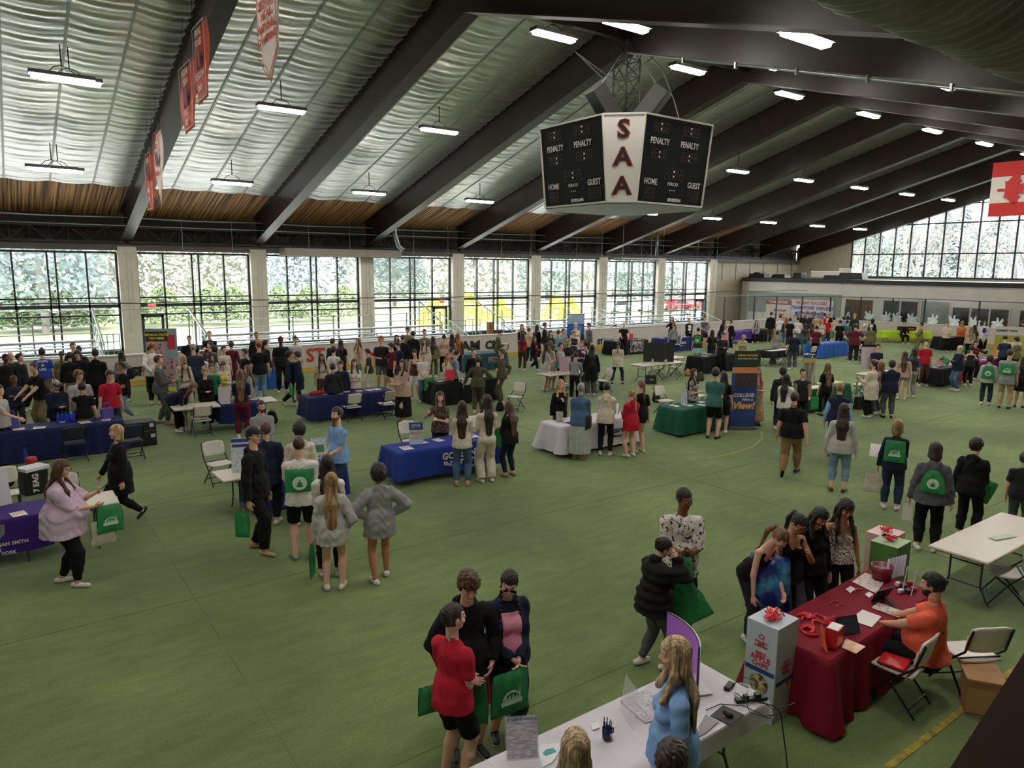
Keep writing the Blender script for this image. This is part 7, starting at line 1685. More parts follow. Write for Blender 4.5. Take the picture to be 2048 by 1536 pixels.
a = p((1950, 650), 'girl with long black hair right of the peach sweater', 'tee:dgn', 'pants:bk', 'long:blk', 160, S=1.66, sex='f'); a = p((1970, 641), 'woman in a blue shirt and white coat with dark curls at the far boards', 'coat:wt', 'pants:bk', 'curly:dkb', 10, S=1.72, sex='f', arms='low', extra='front=bl')
a = p((1786, 641), 'blonde person seated behind the lime stall', 'tee:bg', 'pants:bk', 'long:dbl', 10, S=1.3, sit=True, sex='f', arms='tab'); a = p((1809, 643), 'person in black seated behind the lime stall', 'jacket:bk', 'pants:bk', 'short:br', 20, sit=True, arms='tab'); a = p((1843, 645), 'soldier in camouflage at the right end of the lime stall', 'shirt:kg', 'pants:kg', 'short:dkb', -80, S=1.74, arms='fold')
a = p((1712, 647), 'man in a maroon t-shirt and dark trousers with a grey cap, back turned', 'tee:mr', 'pants:ch', 'short:dkb', 180, feet=(1711, 724), cap='capb:dg', b=1.25, arms='hip'); a = p((1730, 648), 'grey haired person in a grey top beside the maroon t-shirt', 'long:gy', 'pants:ch', 'short:wh', -150, S=1.68, sex='f', arms='fold')
a = p((1743, 649), 'grey haired person in an olive grey jacket right of the maroon t-shirt', 'jacket:kg', 'pants:gy', 'short:wh', -165, S=1.68); a = p((1746, 637), 'person in black by the lime stall', 'jacket:bk', 'pants:bk', 'bob:blk', 150, S=1.66, sex='f')
# ---- far crowd under the teamwork banner
FC = [(1543, 624, 'jacket:bk', 'pants:camo', 'short:blk', 170, 'man in a black jacket and camouflage trousers at the left of the far crowd', 1.86), (1561, 630, 'tee:wt', 'pants:ld', 'short:dkb', 160, 'person in a white t-shirt at the left of the far crowd', 1.72), (1570, 620, 'tee:sh', 'pants:dg', 'short:dkb', 20, 'tall person in pale pink at the back left of the far crowd', 1.84),
 (1573, 636, 'long:dgn', 'pants:dn', 'long:red', 175, 'girl with long reddish hair and a dark green top in the far crowd', 1.62), (1581, 636, 'tee:bk', 'pants:ch', 'short:blk', 170, 'person in a black t-shirt left of the man with the orange cap', 1.7), (1590, 630, 'tee:cy', 'pants:dn', 'short:lbr', 20, 'person in a pale blue t-shirt in the far crowd', 1.76), (1597, 634, 'tee:wt', 'pants:ld', 'short:blk', 175, 'person in a plain white t-shirt above the orange cap', 1.74),
 (1606, 625, 'jacket:nv', 'pants:dd', 'short:dkb', 10, 'person in navy, leftmost under the teamwork banner', 1.76), (1615, 626, 'jacket:ch', 'pants:dd', 'short:dkb', 20, 'person in dark grey under the teamwork banner', 1.76), (1624, 625, 'jacket:nv', 'pants:dd', 'curly:blk', -10, 'person with black curls in navy under the teamwork banner', 1.74), (1633, 627, 'tee:tn', 'pants:dn', 'short:blk', 30, 'slim person in tan in the middle of the far crowd', 1.72),
 (1611, 647, 'long:dg', 'wide:tl', 'long:dkb', 178, 'girl with long dark hair and teal trousers in the far crowd', 1.62), (1625, 646, 'long:sh', 'pants:kg', 'wavy:br', 170, 'girl with wavy brown hair and patterned top in the far crowd', 1.64), (1634, 651, 'tee:mr', 'pants:bk', 'short:dkb', 178, 'person in a plum t-shirt in front of the far crowd', 1.66), (1644, 638, 'tee:cr', 'wide:tl', 'long:dbl', 20, 'girl in cream with green trousers in the far crowd', 1.66),
 (1650, 626, 'tee:rd', 'pants:dd', 'short:blk', 160, 'person in bright red with dark hair in the far crowd', 1.76), (1655, 634, 'tee:rd', 'pants:dd', 'short:red', 20, 'second person in red in front of the first in the far crowd', 1.72), (1660, 625, 'jacket:bk', 'pants:bk', 'short:gr', 175, 'grey haired person in black behind the two in red', 1.78), (1668, 633, 'tee:bg', 'shorts:kh', 'mop:blk', -140, 'person in a beige shirt and khaki shorts beside the big blue stall', 1.74),
 (1681, 640, 'tee:bk', 'pants:bk', 'short:blk', 180, 'person in black left of the pale blue shirt', 1.68), (1688, 633, 'polo:lb', 'pants:bk', 'short:dkb', 165, 'person in a pale blue shirt with a pink cap by the far wall poster', 1.74), (1695, 640, 'tee:tl', 'pants:tl', 'short:dkb', 170, 'person in a teal and white top by the far wall poster', 1.68), (1710, 627, 'jacket:dgn', 'pants:bk', 'curly:dbl', 10, 'person in dark green with pale curls by the brown doorway', 1.78), (1555, 662, 'tee:gy', 'pants:gy', 'short:blk', 180, 'person in a patterned grey shirt at the black draped table', 1.5)]
for (x, y, t_, b_, h_, f_, l_, s_) in FC: a = p((x, y), l_, t_, b_, h_, f_, S=s_, sex='f' if 'long' in h_ or 'wavy' in h_ else 'm', cap='cap:pk' if 'pink cap' in l_ else None)
g = G(1664, 668, .95); bag_at(g, -2.2, 0, GB + 'held up in the far crowd left of the big blue stall', w=.34, h=.4, logo=False)
a = p((1590, 660), 'man in a navy t-shirt with an orange cap at the black draped table', 'tee:nv', 'pants:dg', 'short:gr', -165, feet=(1590, 737), arms='down', cap='beanie:or', b=1.15)
a = p((1449, 640), 'woman with long black hair leaning over the violet stall', 'long:bk', 'pants:bk', 'long:blk', 90, S=1.66, sex='f', lean=15); a = p((1461, 640), 'person in black leaning from the right over the violet stall', 'jacket:bk', 'pants:bk', 'short:dkb', -60, S=1.68, lean=15); a = p((1453, 652), 'child in a pink top before the violet stall', 'tee:pk', 'pants:dn', 'short:dbl', 120, S=1.4)
a = p((1513, 641), 'woman seated behind the black pleated table', 'long:gy', 'pants:bk', 'long:dkb', 0, sit=True, sex='f', arms='tab'); a = p((1447, 665), 'man with glasses in a grey shirt behind the black stall', 'shirt:ch', 'pants:bk', 'short:br', 20, S=1.76, arms='hold', look=20, glasses=True, b=1.1)
a = p((1425, 660), 'woman with long black hair in a dark dress left of the man with glasses', 'tee:bk', 'midi:nv', 'long:blk', -160, S=1.66, sex='f'); a = p((1488, 672), 'blonde person bent low above the green banner top', 'jacket:bg', 'pants:bg', 'curly:bl', 10, S=1.6, sex='f', lean=35, look=20)
# ---- along the side boards
a = p((1410, 632), 'man in a grey t-shirt holding papers by the side boards', 'tee:dg', 'shorts:ch', 'short:br', 30, S=1.78, arms='low/hold'); held(a, 'l', .26, .3, WP, 'white papers in the hand of the man in grey by the side boards')
a = p((1397, 655), 'girl in a patterned top and pale skirt with a green bag, hair up', 'tee:br', 'skirt:cy', 'bun:blk', 175, feet=(1395, 728), sex='f'); bag_back(a, GB + 'on the back of the girl in the pale skirt', rnd_=True)
a = p((1379, 636), 'woman in a black jacket behind the indigo stall', 'jacket:bk', 'pants:bk', 'short:bl', 15, S=1.7, sex='f', arms='low', extra='front=wt'); a = p((1345, 634), 'woman in black with a hand to her face behind the grey blue top', 'long:bk', 'pants:bk', 'long:dkb', -20, S=1.72, sex='f', arms='up/down')
a = p((1348, 645), 'woman with a ponytail in a grey blue top and dark jeans striding', 'tuck:gy', 'slim:dd', 'pony:lbr', -150, feet=(1342, 716), sex='f', stance='walk'); a = p((1248, 644), 'grey haired man in a black polo behind the stall with the black and white banner', 'polo:bk', 'pants:bk', 'balding:gr', 10, S=1.78, arms='tab')
a = p((1237, 682), 'woman in a cream sweater and dark skinny jeans standing alone', 'big:cr', 'slim:dd', 'pony:dkb', 175, feet=(1233, 768), sex='f', arms='hold', shoes='bk', stance='wide')
# ---- centre group round the pink poster table
a = p((1152, 646), 'tall person with white hair in cream before the blue roll-up banner', 'long:cr', 'pants:bg', 'short:wh', 20, S=1.82, sex='f'); a = p((1177, 646), 'man in a dark grey shirt right of the blue roll-up banner', 'shirt:dg', 'pants:ch', 'short:dkb', -60, S=1.78, look=10)
a = p((1090, 645), 'man in a black suit left of the blue roll-up banner', 'jacket:bk', 'pants:bk', 'short:dkb', 80, S=1.84); a = p((1074, 650), 'woman with dark hair in black beside the man in the black suit', 'long:bk', 'pants:bk', 'long:dkb', 150, S=1.68, sex='f'); a = p((1058, 655), 'person in tan behind the red sweater', 'long:tn', 'pants:dd', 'short:lbr', 150, S=1.68); a = p((1044, 648), 'woman in black and pink above the red sweater', 'long:bk', 'pants:bk', 'long:red', 10, S=1.76, sex='f', arms='hold')
a = p((1045, 665), 'woman with long dark hair in a red sweater and brown trousers', 'tuck:rd', 'pants:br', 'long:dkb', 170, feet=(1042, 739), sex='f', arms='hold'); a = p((1069, 673), 'woman in a black open jacket over a red top, walking', 'jacket:bk', 'pants:bk', 'long:blk', 50, feet=(1068, 740), sex='f', arms='hold', extra='front=rd', stance='walk')
for (x, y, t_, b_, h_, f_, l_, s_) in [(1101, 661, 'long:ch', 'pants:bk', 'long:dkb', 30, 'woman with long dark hair and a dark mask in the centre group', 1.66), (1117, 660, 'tee:cy', 'pants:dd', 'short:br', 160, 'person in teal at the back of the centre group', 1.7), (1127, 658, 'hoodie:gy', 'pants:dd', 'short:dkb', 30, 'man in a grey green hoodie at the back of the centre group', 1.72), (1147, 663, 'tee:dd', 'pants:dd', 'curly:red', 0, 'girl with a red headband and curls in the centre group', 1.62), (1165, 668, 'tee:cr', 'pants:bk', 'long:blk', 170, 'girl with long black hair before the dark grey shirt', 1.62),
  (1138, 679, 'jacket:ch', 'pants:bk', 'bob:bl', 30, 'blonde woman in a dark jacket behind the man in the grey sweater', 1.64), (1121, 685, 'hoodie:lg', 'pants:ch', 'short:dkb', 60, 'boy in a light grey hoodie behind the pink poster', 1.72), (1164, 682, 'tee:pp', 'pants:bk', 'short:dbl', 0, 'woman in a purple top with a pale collar in the centre group', 1.66), (1172, 683, 'long:cr', 'pants:gy', 'bun:blk', -150, 'woman with tied black hair in cream beside the black coat', 1.64)]: p((x, y), l_, t_, b_, h_, f_, S=s_, sex='f' if 'man' not in l_.split()[0] and 'boy' not in l_ else 'm', arms='hold')
a = p((1093, 687), 'girl in a grey patterned dress at the table with the pink poster', 'tee:lg', 'skirt:lg', 'long:dkb', 120, feet=(1085, 778), sex='f', arms='hold'); bag_hand(a, 'r', 'small turquoise bag held by the girl in the patterned dress', .14, 0, .06, w=.26, h=.28, mat=M('bag_turq', '#4fb0b4', .5), logo=False); a = p((1101, 682), 'girl in beige behind the patterned dress', 'long:bg', 'shorts:bg', 'long:lbr', 140, feet=(1100, 775), sex='f')
a = p((1152, 704), 'man in a grey sweater and black trousers leaning on the table with the pink poster', 'tuck:gy', 'pants:bk', 'short:dkb', 170, feet=(1151, 796), arms='tab', lean=14); a = p((1184, 690), 'woman with long black hair in a long black coat and grey trousers', 'coat:bk', 'wide:dg', 'long:blk', -170, feet=(1184, 788), sex='f', b=1.1)
# ---- uniforms, folder, white tee
a = p((1002, 660), 'person in olive uniform writing at the teal stall', 'shirt:ol', 'pants:ol', 'short:dkb', 80, S=1.78, arms='hold', look=25); a = p((956, 712), 'person in olive uniform leaning one hand on a white chair', 'shirt:ol', 'pants:ol', 'short:br', 172, feet=(960, 822), arms='hip/lean', b=1.12); a = p((1004, 696), 'person in olive uniform and cap standing sideways right of the black stall', 'shirt:ol', 'pants:ol', 'short:lbr', -100, feet=(1000, 805), arms='behind/down', cap='cap:ol')
a = p((948, 696), 'man in a black sweater behind the uniform stall', 'long:bk', 'pants:bk', 'short:dkb', 20, S=1.74, b=1.15); a = p((896, 705), 'blonde girl in a cream sweater with a red folder', 'long:cr', 'pants:lg', 'long:dbl', 20, S=1.66, sex='f', arms='hold'); held(a, 'r', .30, .34, M('folder_red', '#e03a50', .5), 'red folder held by the blonde girl in cream', 'folder', 'folder', 0, (.08, .03, -.08), .02)
a = p((905, 695), 'boy in a dark maroon t-shirt behind the girl with the red folder', 'tee:mr', 'pants:ch', 'short:dkb', 60, S=1.76); a = p((916, 700), 'boy in a pale blue grey t-shirt right of the girl with the red folder', 'tee:ld', 'pants:bk', 'short:dkb', 110, S=1.74, look=20)
a = p((847, 704), 'boy in a white t-shirt and baggy jeans with a green bag hanging before him', 'tee:wt', 'bag:dn', 'short:lbr', 10, feet=(843, 800), arms='low'); bag_hand(a, 'r', GB + 'with a round emblem before the baggy jeans', .22, 0, .06, -.10, w=.36, h=.42, rnd_=True)
a = p((805, 720), 'woman with long dark hair in a beige shawl and long black skirt', 'big:sh', 'maxi:bk', 'long:dkb', -55, feet=(806, 838), sex='f', arms='hold', b=1.2, turn=-25)
a = p((828, 700), 'girl in a brown vest and white shorts behind the beige shawl', 'tank:br', 'shorts:wt', 'bun:dkb', -20, feet=(822, 800), sex='f', look=25)
a = p((708, 719), 'girl with dark red hair in a white t-shirt and jeans at the long navy stall', 'tee:wt', 'pants:dd', 'long:mr', 10, S=1.64, sex='f', arms='hold'); a = p((665, 727), 'man in a dark grey shirt with his back turned at the navy stall', 'shirt:ch', 'pants:bk', 'short:blk', 175, feet=(672, 832), b=1.08)
a = p((643, 708), 'girl in a beige t-shirt and brown shorts left of the dark grey shirt', 'tuckt:bg', 'shorts:br', 'wavy:dkb', 10, S=1.66, sex='f', skin='m'); a = p((681, 722), 'person in a navy hoodie peering past the dark grey shirt', 'hoodie:nv', 'pants:dd', 'mop:br', 0, S=1.62); a = p((667, 693), 'boy in a white t-shirt with brown hair behind the navy stall', 'tee:wt', 'pants:dg', 'mop:dkb', 150, S=1.72)
a = p((733, 698), 'boy in a teal grey t-shirt and white shorts', 'tee:dgn', 'shorts:wt', 'short:dkb', -100, feet=(742, 784), look=15, arms='down'); a = p((762, 672), 'boy with ginger hair in a dark t-shirt and grey shorts', 'tee:ch', 'shorts:dg', 'mop:red', 10, feet=(772, 776), skin='r'); a = p((780, 686), 'boy in dark red shirt reaching out a hand', 'tee:mr', 'shorts:bk', 'short:blk', -70, S=1.74, arms='fwd/down', look=15)
a = p((793, 684), 'boy in a navy t-shirt with a green bag right of the ginger boy', 'tee:nv', 'shorts:nv', 'short:dkb', -60, feet=(790, 772), arms='fwd/down', look=20); bag_hand(a, 'r', GB + 'held by the boy in navy right of the ginger boy', .15, 0, .05, w=.3, h=.32, logo=False)
for (x, y, t_, b_, h_, f_, l_, s_) in [(793, 670, 'long:bk', 'pants:bk', 'long:blk', 20, 'girl with long black hair at the back above the boy in navy', 1.66), (806, 670, 'jacket:bk', 'pants:gy', 'short:br', 150, 'man in a black jacket and grey trousers at the back', 1.74), (815, 654, 'jacket:kg', 'pants:ch', 'short:blk', 20, 'tall man with a black cap in olive at the back', 1.86), (826, 662, 'coat:bk', 'pants:mg', 'short:blk', 170, 'person in a long black coat and pink trousers', 1.80), (849, 659, 'tee:kg', 'pants:ch', 'short:dkb', 20, 'man in a camouflage shirt by the guard rail', 1.80), (850, 677, 'long:cr', 'pants:wt', 'wavy:dkb', -20, 'girl in cream with dark wavy hair above the white t-shirt boy', 1.64),
  (866, 673, 'jacket:kg', 'pants:dg', 'long:dkb', 175, 'girl with long hair in an olive jacket facing the boards', 1.66), (888, 669, 'long:sh', 'pants:bk', 'bun:dkb', 175, 'woman in a pale pink sweater facing the boards', 1.68), (904, 668, 'long:tn', 'pants:br', 'long:dkb', 160, 'girl with dark hair in tan left of the long ginger hair', 1.68), (915, 667, 'jacket:br', 'pants:bk', 'long:red', -160, 'girl with very long ginger hair in brown by the boards', 1.70),
  (665, 677, 'long:ch', 'pants:bk', 'short:dkb', 150, 'man in a dark grey jumper by the red ST lettering', 1.76), (681, 679, 'tee:bk', 'pants:dgn', 'long:dkb', 175, 'woman in a black t-shirt with a big bag by the boards', 1.70), (716, 677, 'tuck:tn', 'skirt:sh', 'wavy:lbr', -60, 'girl in a tan cardigan and pale dress by the boards', 1.68)]: a = p((x, y), l_, t_, b_, h_, f_, S=s_, sex='f' if l_.split()[0] in ('girl', 'woman') else 'm', cap='cap:bk' if 'cap ' in l_ else None)
bag_hand(a, 'l', GB + 'held by the girl in the pale dress by the boards', .08, 0, .06, w=.26, h=.3, logo=False)
a = p((561, 673), 'bearded man with a red beanie in a black t-shirt by the boards', 'tee:bk', 'pants:bk', 'short:blk', 10, feet=(559, 780), skin='k', cap='beanie:mr', beard='short:blk', b=1.12, arms='down'); bag_hand(a, 'l', GB + 'held by the man with the red beanie', .12, 20, .05, .10, w=.36, h=.26, logo=False)
a = p((590, 673), 'young man in a pale grey hoodie behind the two in navy', 'hoodie:lg', 'pants:bk', 'mop:dkb', 0, S=1.78); a = p((579, 702), 'boy with black hair in a navy jacket and black trousers with a green bag', 'jacket:nv', 'pants:bk', 'mop:blk', 80, feet=(575, 812), stance='walk'); bag_hand(a, 'r', GB + 'hanging behind the boy in the navy jacket', .14, 30, .0, w=.34, h=.34, rnd_=True)
a = p((594, 703), 'boy in a navy coat with folded green and white papers, brown hair', 'coat:nv', 'pants:kg', 'short:dkb', -100, feet=(603, 808), stance='step'); held(a, 'l', .32, .42, M('bag_greenwhite', '#2a8a4f', .6, nscale=2, col2='#d0ccc0'), 'green and white bag hanging from the boy in the navy coat', 'carrier_bag', 'bag', 0, (0, 0, -.24), .03)
a = p((512, 664), 'large officer in black standing behind the man with the black t-shirt', 'shirt:bk', 'pants:bk', 'buzz:dkb', 20, S=1.84, b=1.2, skin='m'); a = p((517, 683), 'man with ginger hair in a black t-shirt and jeans, back turned', 'tee:bk', 'pants:ld', 'short:red', -170, feet=(522, 798), b=1.05, turn=-30); a = p((531, 680), 'person in black walking off behind the man in jeans', 'jacket:bk', 'slim:bk', 'short:dkb', 110, feet=(540, 776), stance='walk')
a = p((378, 671), 'broad officer in black with short sleeves, left of the two officers', 'polo:bk', 'pants:bk', 'buzz:dkb', 5, S=1.84, b=1.3, skin='l'); a = p((418, 662), 'tall officer in black with short hair, right of the two officers', 'polo:bk', 'pants:bk', 'buzz:br', -10, S=1.9, b=1.15, arms='fold')
a = p((386, 688), 'man in a slate grey t-shirt with a light cap, back turned', 'tee:dd', 'pants:dd', 'buzz:gr', 178, feet=(390, 805), cap='capb:gy', b=1.1)
for (x, y, t_, b_, h_, f_, l_, s_) in [(369, 724, 'long:cr', 'pants:cr', 'longf:br', 5, 'girl with long brown hair in cream facing forward, left of the seated group', 1.66), (366, 711, 'long:bg', 'pants:bg', 'bob:bl', 170, 'blonde person just behind the girl in cream', 1.66), (404, 703, 'long:wt', 'pants:dd', 'long:dkb', -40, 'girl with dark hair in white right of the slate grey t-shirt', 1.62), (420, 684, 'tee:br', 'pants:dd', 'short:blk', -60, 'boy with black hair below the tall officer', 1.72), (427, 692, 'long:mr', 'pants:bk', 'curly:dkb', -100, 'person with dark curls in wine red', 1.68), (428, 708, 'hoodie:lg', 'pants:dd', 'long:dkb', -60, 'girl in a pale grey hoodie with dark hair in the left group', 1.62), (447, 692, 'tee:cr', 'pants:dd', 'short:dkb', 30, 'boy with dark hair in cream in the left group', 1.68),
  (462, 682, 'tuck:mr', 'midi:mr', 'mop:br', 175, 'person in a wine brown dress seen from behind in the left group', 1.74), (488, 698, 'jacket:bk', 'pants:bk', 'short:blk', -60, 'person in a black coat right of the wine brown dress', 1.70), (409, 737, 'jacket:bk', 'pants:bk', 'short:dbl', 10, 'blonde woman in black seated behind the blank display board', 1.62), (422, 728, 'tee:gn', 'pants:bk', 'short:br', 0, 'person with glasses in green in the left group', 1.62), (446, 724, 'long:cr', 'pants:dd', 'short:br', 0, 'woman in a cream jumper and yellow top looking down', 1.66), (495, 731, 'coat:gy', 'pants:bk', 'long:lbr', -80, 'girl with brown hair in a long grey cardigan', 1.66)]: a = p((x, y), l_, t_, b_, h_, f_, S=s_, sex='f' if l_.split()[0] in ('girl', 'woman', 'blonde') else 'm', arms='hold' if 'woman' in l_ else 'down', look=25 if 'looking down' in l_ else 0, extra='front=yl' if 'yellow top' in l_ else '', glasses='with glasses' in l_)
g = G(444, 795, .72); bag_at(g, -2.2, 0, GB + 'with a pale logo before the woman in the cream jumper', w=.36, h=.42)
a = p((480, 739), 'woman in a navy top and maroon trousers with her back turned', 'tuckt:nv', 'pants:mr', 'long:lbr', 175, feet=(474, 872), sex='f', arms='hold', b=1.06); a = p((392, 768), 'woman with long brown hair bent over writing at the table', 'long:nv', 'pants:bk', 'longf:lbr', 60, S=1.70, sex='f', lean=62, look=20, arms='write')
# ---- far left
a = p((303, 684), 'man in a white shirt and black trousers facing the info panel', 'shirt:wt', 'pants:bk', 'short:red', 165, feet=(305, 806), arms='behind', b=1.15); a = p((298, 690), 'person in dark red just behind the man in the white shirt', 'tee:mr', 'pants:bk', 'short:mr', 170, S=1.72); a = p((316, 711), 'man in a grey shirt and grey trousers walking right', 'shirt:dg', 'pants:dg', 'short:br', 75, feet=(320, 843), arms='hold/hold', stance='step', shoes='kh', b=1.08)
bag_hand(a, 'r', GB + 'held by the man in grey walking right', .12, 0, .06, w=.22, h=.34, logo=False)
a = p((242, 724), 'man in a black t-shirt and jeans with a backpack, striding', 'tee:bk', 'pants:ld', 'short:dkb', -60, feet=(262, 838), stance='walk2', skin='m', b=1.1, arms='hold'); lump(262, 760, .2, .4, '#17181b', 'black backpack worn by the striding man in the black t-shirt', z=1.0)
a = p((242, 702), 'girl with long black hair near the TSF lettering', 'long:gy', 'pants:ch', 'long:blk', 170, S=1.66, sex='f'); a = p((220, 741), 'boy in a red t-shirt and jeans beside the blue bottle stall', 'tee:rd', 'pants:dd', 'short:mr', 20, feet=(222, 880), look=22, arms='down'); a = p((190, 698), 'young man in a black hoodie and black trousers with his back turned at far left', 'hoodie:bk', 'pants:bk', 'short:blk', 165, feet=(197, 822))
for (x, y, t_, b_, h_, f_, l_, s_) in [(145, 685, 'jacket:bk', 'pants:bk', 'short:dkb', 20, 'tall man in black at the back of the far left group', 1.82), (157, 692, 'jacket:ch', 'pants:bk', 'short:blk', 160, 'person in a dark patterned jacket in the far left group', 1.76), (153, 701, 'tee:bk', 'pants:dg', 'mop:blk', -20, 'boy with black hair in black looking down in the far left group', 1.74), (138, 705, 'jacket:bk', 'pants:gy', 'short:blk', 175, 'person in black with grey trousers in the far left group', 1.68), (122, 702, 'shirt:kg', 'pants:bk', 'pony:dkb', 175, 'woman with a ponytail in a taupe blouse in the far left group', 1.66), (83, 697, 'tee:bl', 'pants:tn', 'mop:dkb', 175, 'boy in a bright blue t-shirt seen from behind at far left', 1.76),
  (10, 708, 'jacket:bk', 'pants:bk', 'short:blk', 20, 'man in a black suit at the far left edge', 1.78), (20, 704, 'jacket:ch', 'pants:bk', 'balding:wh', 30, 'white haired man in black at the far left edge', 1.80), (38, 707, 'jacket:bk', 'pants:bk', 'short:blk', 60, 'person in a black jacket bent forward at far left', 1.74)]: a = p((x, y), l_, t_, b_, h_, f_, S=s_, sex='f' if 'woman' in l_ else 'm', skin='k' if 'black suit' in l_ else 'f', b=1.1, look=20 if 'down' in l_ else 0)
a = p((66, 725), 'bald man in a black polo and camouflage trousers leaning at far left', 'polo:bk', 'bag:camo', 'buzz:br', -60, feet=(72, 862), lean=12, arms='tab', b=1.12); a = p((27, 751), 'young man in a dark shirt facing forward behind the far left stall', 'shirt:dd', 'pants:ch', 'buzz:blk', 10, S=1.5, skin='d', arms='fold'); a = p((113, 762), 'man in a navy jacket with a dark cap behind the bottle stall', 'jacket:nv', 'pants:ch', 'short:gr', 15, S=1.66, cap='cap:dd', look=25, b=1.2, arms='hold', beard='short:gr')
a = p((157, 741), 'young man in a grey t-shirt behind the man leaning on the bottle stall', 'tee:lg', 'pants:dd', 'mop:lbr', 10, S=1.84, turn=-30, look=10, b=1.05); a = p((163, 765), 'man in a black polo and khaki trousers leaning on the bottle stall', 'polo:bk', 'pants:tn', 'short:blk', 178, feet=(172, 893), arms='down/point', stance='step', b=1.08)
a = p((-4, 770), 'person in a pale t-shirt cut off by the left edge', 'tee:lg', 'pants:bk', 'short:dkb', 60, S=1.74, arms='tab/down')
a = p((232, 851), 'blonde woman in a black suit striding left', 'coat:bk', 'slim:bk', 'bob:bl', -75, feet=(252, 1040), sex='f', stance='walk', arms='swingf/down', shoes='bk', b=1.08)
a = p((126, 921), 'woman with long brown hair and glasses in a lilac shirt looking at a phone', 'big:lv', 'slim:bk', 'longf:br', 72, feet=(148, 1162), sex='f', arms='hold/phone', b=1.42, look=15, glasses=True, stance='step'); phone(a, 'l', 'phone held by the woman in the lilac shirt')
bag_hand(a, 'r', GB + 'with a white logo held by the woman in lilac', .20, -60, .10, w=.34, h=.40, gath=.3); bag_hand(a, 'r', 'white canvas tote hanging from the arm of the woman in lilac', .40, -60, .0, w=.32, h=.36, mat=MATS['canvas'], logo=False)
# ---- left centre group
a = p((505, 853), 'young man in a black hoodie, black trousers and black cap', 'hoodie:bk', 'bag:bk', 'short:dkb', 60, feet=(517, 1092), arms='down', cap='cap:ch', shoes='tn', stance='step', turn=10)
bag_hand(a, 'r', GB + 'low behind the young man in the black cap', .30, 90, -.14, w=.24, h=.40, logo=False)
a = p((531, 845), 'man in a navy shirt and black trousers with his back turned', 'big:nv', 'pants:bk', 'short:br', 165, feet=(548, 1038), b=1.12, arms='down/hold', shoes='wt'); a = p((522, 802), 'man with glasses in a grey jumper behind the blue covered table', 'hoodie:gy', 'pants:dd', 'short:dkb', 10, S=1.64, glasses=True, b=1.15, arms='hold', beard='short:dkb')
a = p((598, 845), 'person with black curly hair in a beige hoodie behind the white t-shirt', 'hoodie:cr', 'pants:bk', 'curly:blk', -170, feet=(600, 1040), skin='k'); a = p((597, 872), 'young man in a white t-shirt and black shorts with a green bag on his back', 'tee:wt', 'shorts:bk', 'buzz:br', 178, feet=(600, 1107), sock='wt', shoes='gy', b=1.05, arms='hold/hold'); bag_back(a, GB + 'with a tree emblem on the back of the white t-shirt', w=.42, h=.36, rnd_=True, gath=.0)
a = p((654, 911), 'person with black hair in a white hoodie behind the girl in denim shorts', 'hoodie:wt', 'pants:bk', 'long:blk', 178, feet=(640, 1145), sex='f', arms='hold'); a = p((662, 947), 'girl with long blonde hair in a grey hoodie and denim shorts', 'bighoodie:lg', 'mini:ld', 'long:dbl', 175, feet=(655, 1170), sex='f', arms='pocket/down')
bag_hand(a, 'l', GB + 'hanging beside the girl in denim shorts', .26, 80, 0, -.04, w=.22, h=.50, logo=False)
a = p((757, 931), 'person with black curly hair in a grey hoodie and shorts standing apart', 'bighoodie:gy', 'mini:br', 'afro:blk', -168, feet=(735, 1152), arms='hip', sock='wt', skin='m', b=1.05, stance='step')
a = p((674, 815), 'man with a long beard in a light blue t-shirt and jeans', 'tee:lb', 'pants:dd', 'short:dkb', -60, S=1.86, beard='long:lbr', b=1.06, turn=-10, arms='low', glasses=False)
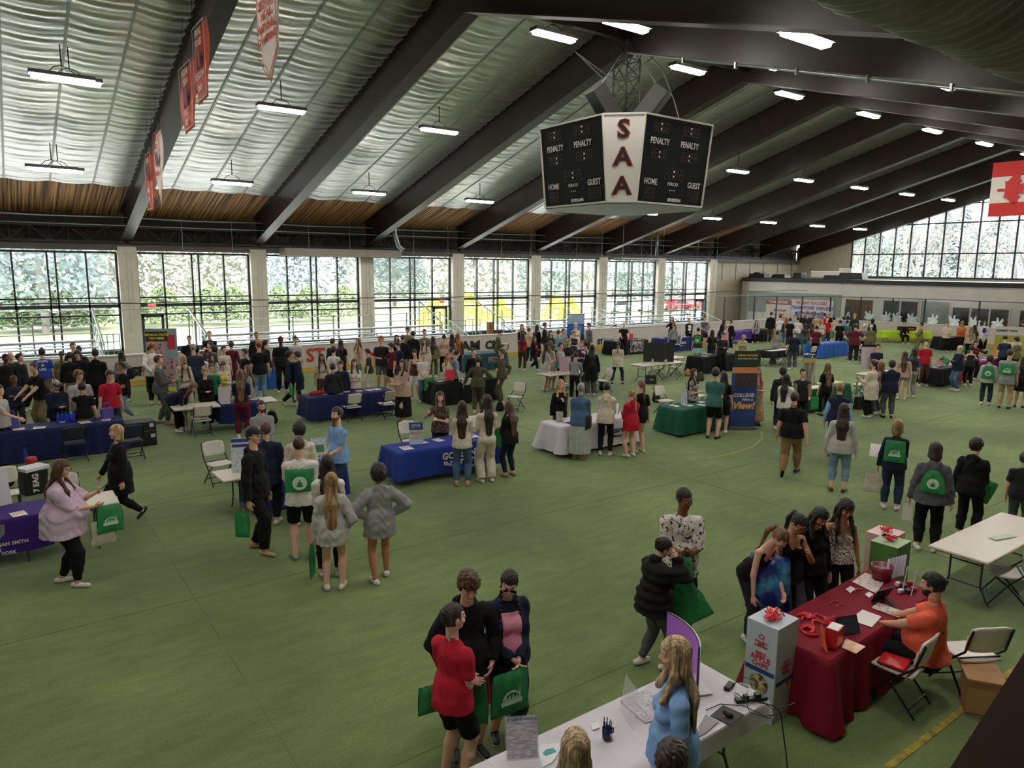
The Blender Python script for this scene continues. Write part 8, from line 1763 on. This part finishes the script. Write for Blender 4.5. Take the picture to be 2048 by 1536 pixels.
# ---- centre stalls
a = p((880, 784), 'smiling woman in a dark floral blouse behind the GOLISANO stall', 'tee:@fabric_floral', 'pants:bk', 'wavy:br', 5, S=1.68, sex='f', arms='gest/fold', b=1.05); a = p((924, 803), 'girl with very long hair in a cream sweater and jeans at the GOLISANO stall', 'long:cr', 'pants:dn', 'long:dkb', 178, feet=(924, 966), sex='f', arms='hold', shoes='kh')
a = p((974, 790), 'girl with long dark hair in a cream top and striped white trousers', 'tuckt:cr', 'wide:cr', 'long:dkb', -160, feet=(973, 958), sex='f', arms='hold', turn=-25); a = p((1016, 804), 'girl with long brown hair in a black jacket and leggings', 'jacket:bk', 'slim:nv', 'long:br', -140, feet=(1018, 947), sex='f', arms='hold', shoes='kh', look=15); bag_hand(a, 'l', GB + 'hanging between the last two girls at the GOLISANO stall', .24, 0, .05, .0, w=.34, h=.42, logo=False)
a = p((1122, 760), 'blonde woman in a black blouse behind the white crest stall', 'long:bk', 'pants:ch', 'long:bl', 20, S=1.68, sex='f', arms='down/chest', look=10); a = p((1162, 767), 'grey haired woman in a denim jacket and long pleated skirt', 'jacket:dn', 'maxi:#a7b0a8', 'short:gr', 172, feet=(1160, 913), sex='f', shoes='sh', arms='hold', b=1.08)
w_ = a['W']((.20, -.02, .92)); bag_at(w_, a['ang'] + 1.3, 0, 'black shoulder bag of the woman in the denim jacket', w=.30, h=.36, mat=M('bag_black', '#15161a'), logo=False, thick=.10)
a = p((1214, 765), 'person with short dark hair in a cream hooded jacket and black trousers', 'hoodie:cr', 'slim:bk', 'short:dkb', 175, feet=(1212, 906), sex='f', arms='hold'); bag_hand(a, 'l', GB + 'held by the person in the cream hooded jacket', .10, 20, .05, -.06, w=.26, h=.30, logo=False)
a = p((1261, 780), 'blonde girl in a long red sweatshirt at the white crest stall', 'bighoodie:rd', 'mini:bg', 'pony:bl', -140, feet=(1252, 908), sex='f', arms='hold', look=15); a = p((1283, 760), 'girl with a brown ponytail in a black top beside the red sweatshirt', 'tee:bk', 'mini:ch', 'pony:lbr', -150, feet=(1283, 900), sex='f')
# blue t-shirt back lettering
bt_ = [o for o in bpy.data.objects if o.get('label', '').startswith('boy in a bright blue t-shirt')][0]
for s_, z_, sz_ in (('HOPE', 1.40, .11), ('IS', 1.27, .11), ('LIFE', 1.14, .11)): text(s_, sz_, wht, 'back_lettering', bt_, (0, -.175, z_), (90 * D2R, 0, 0), bold=.004)
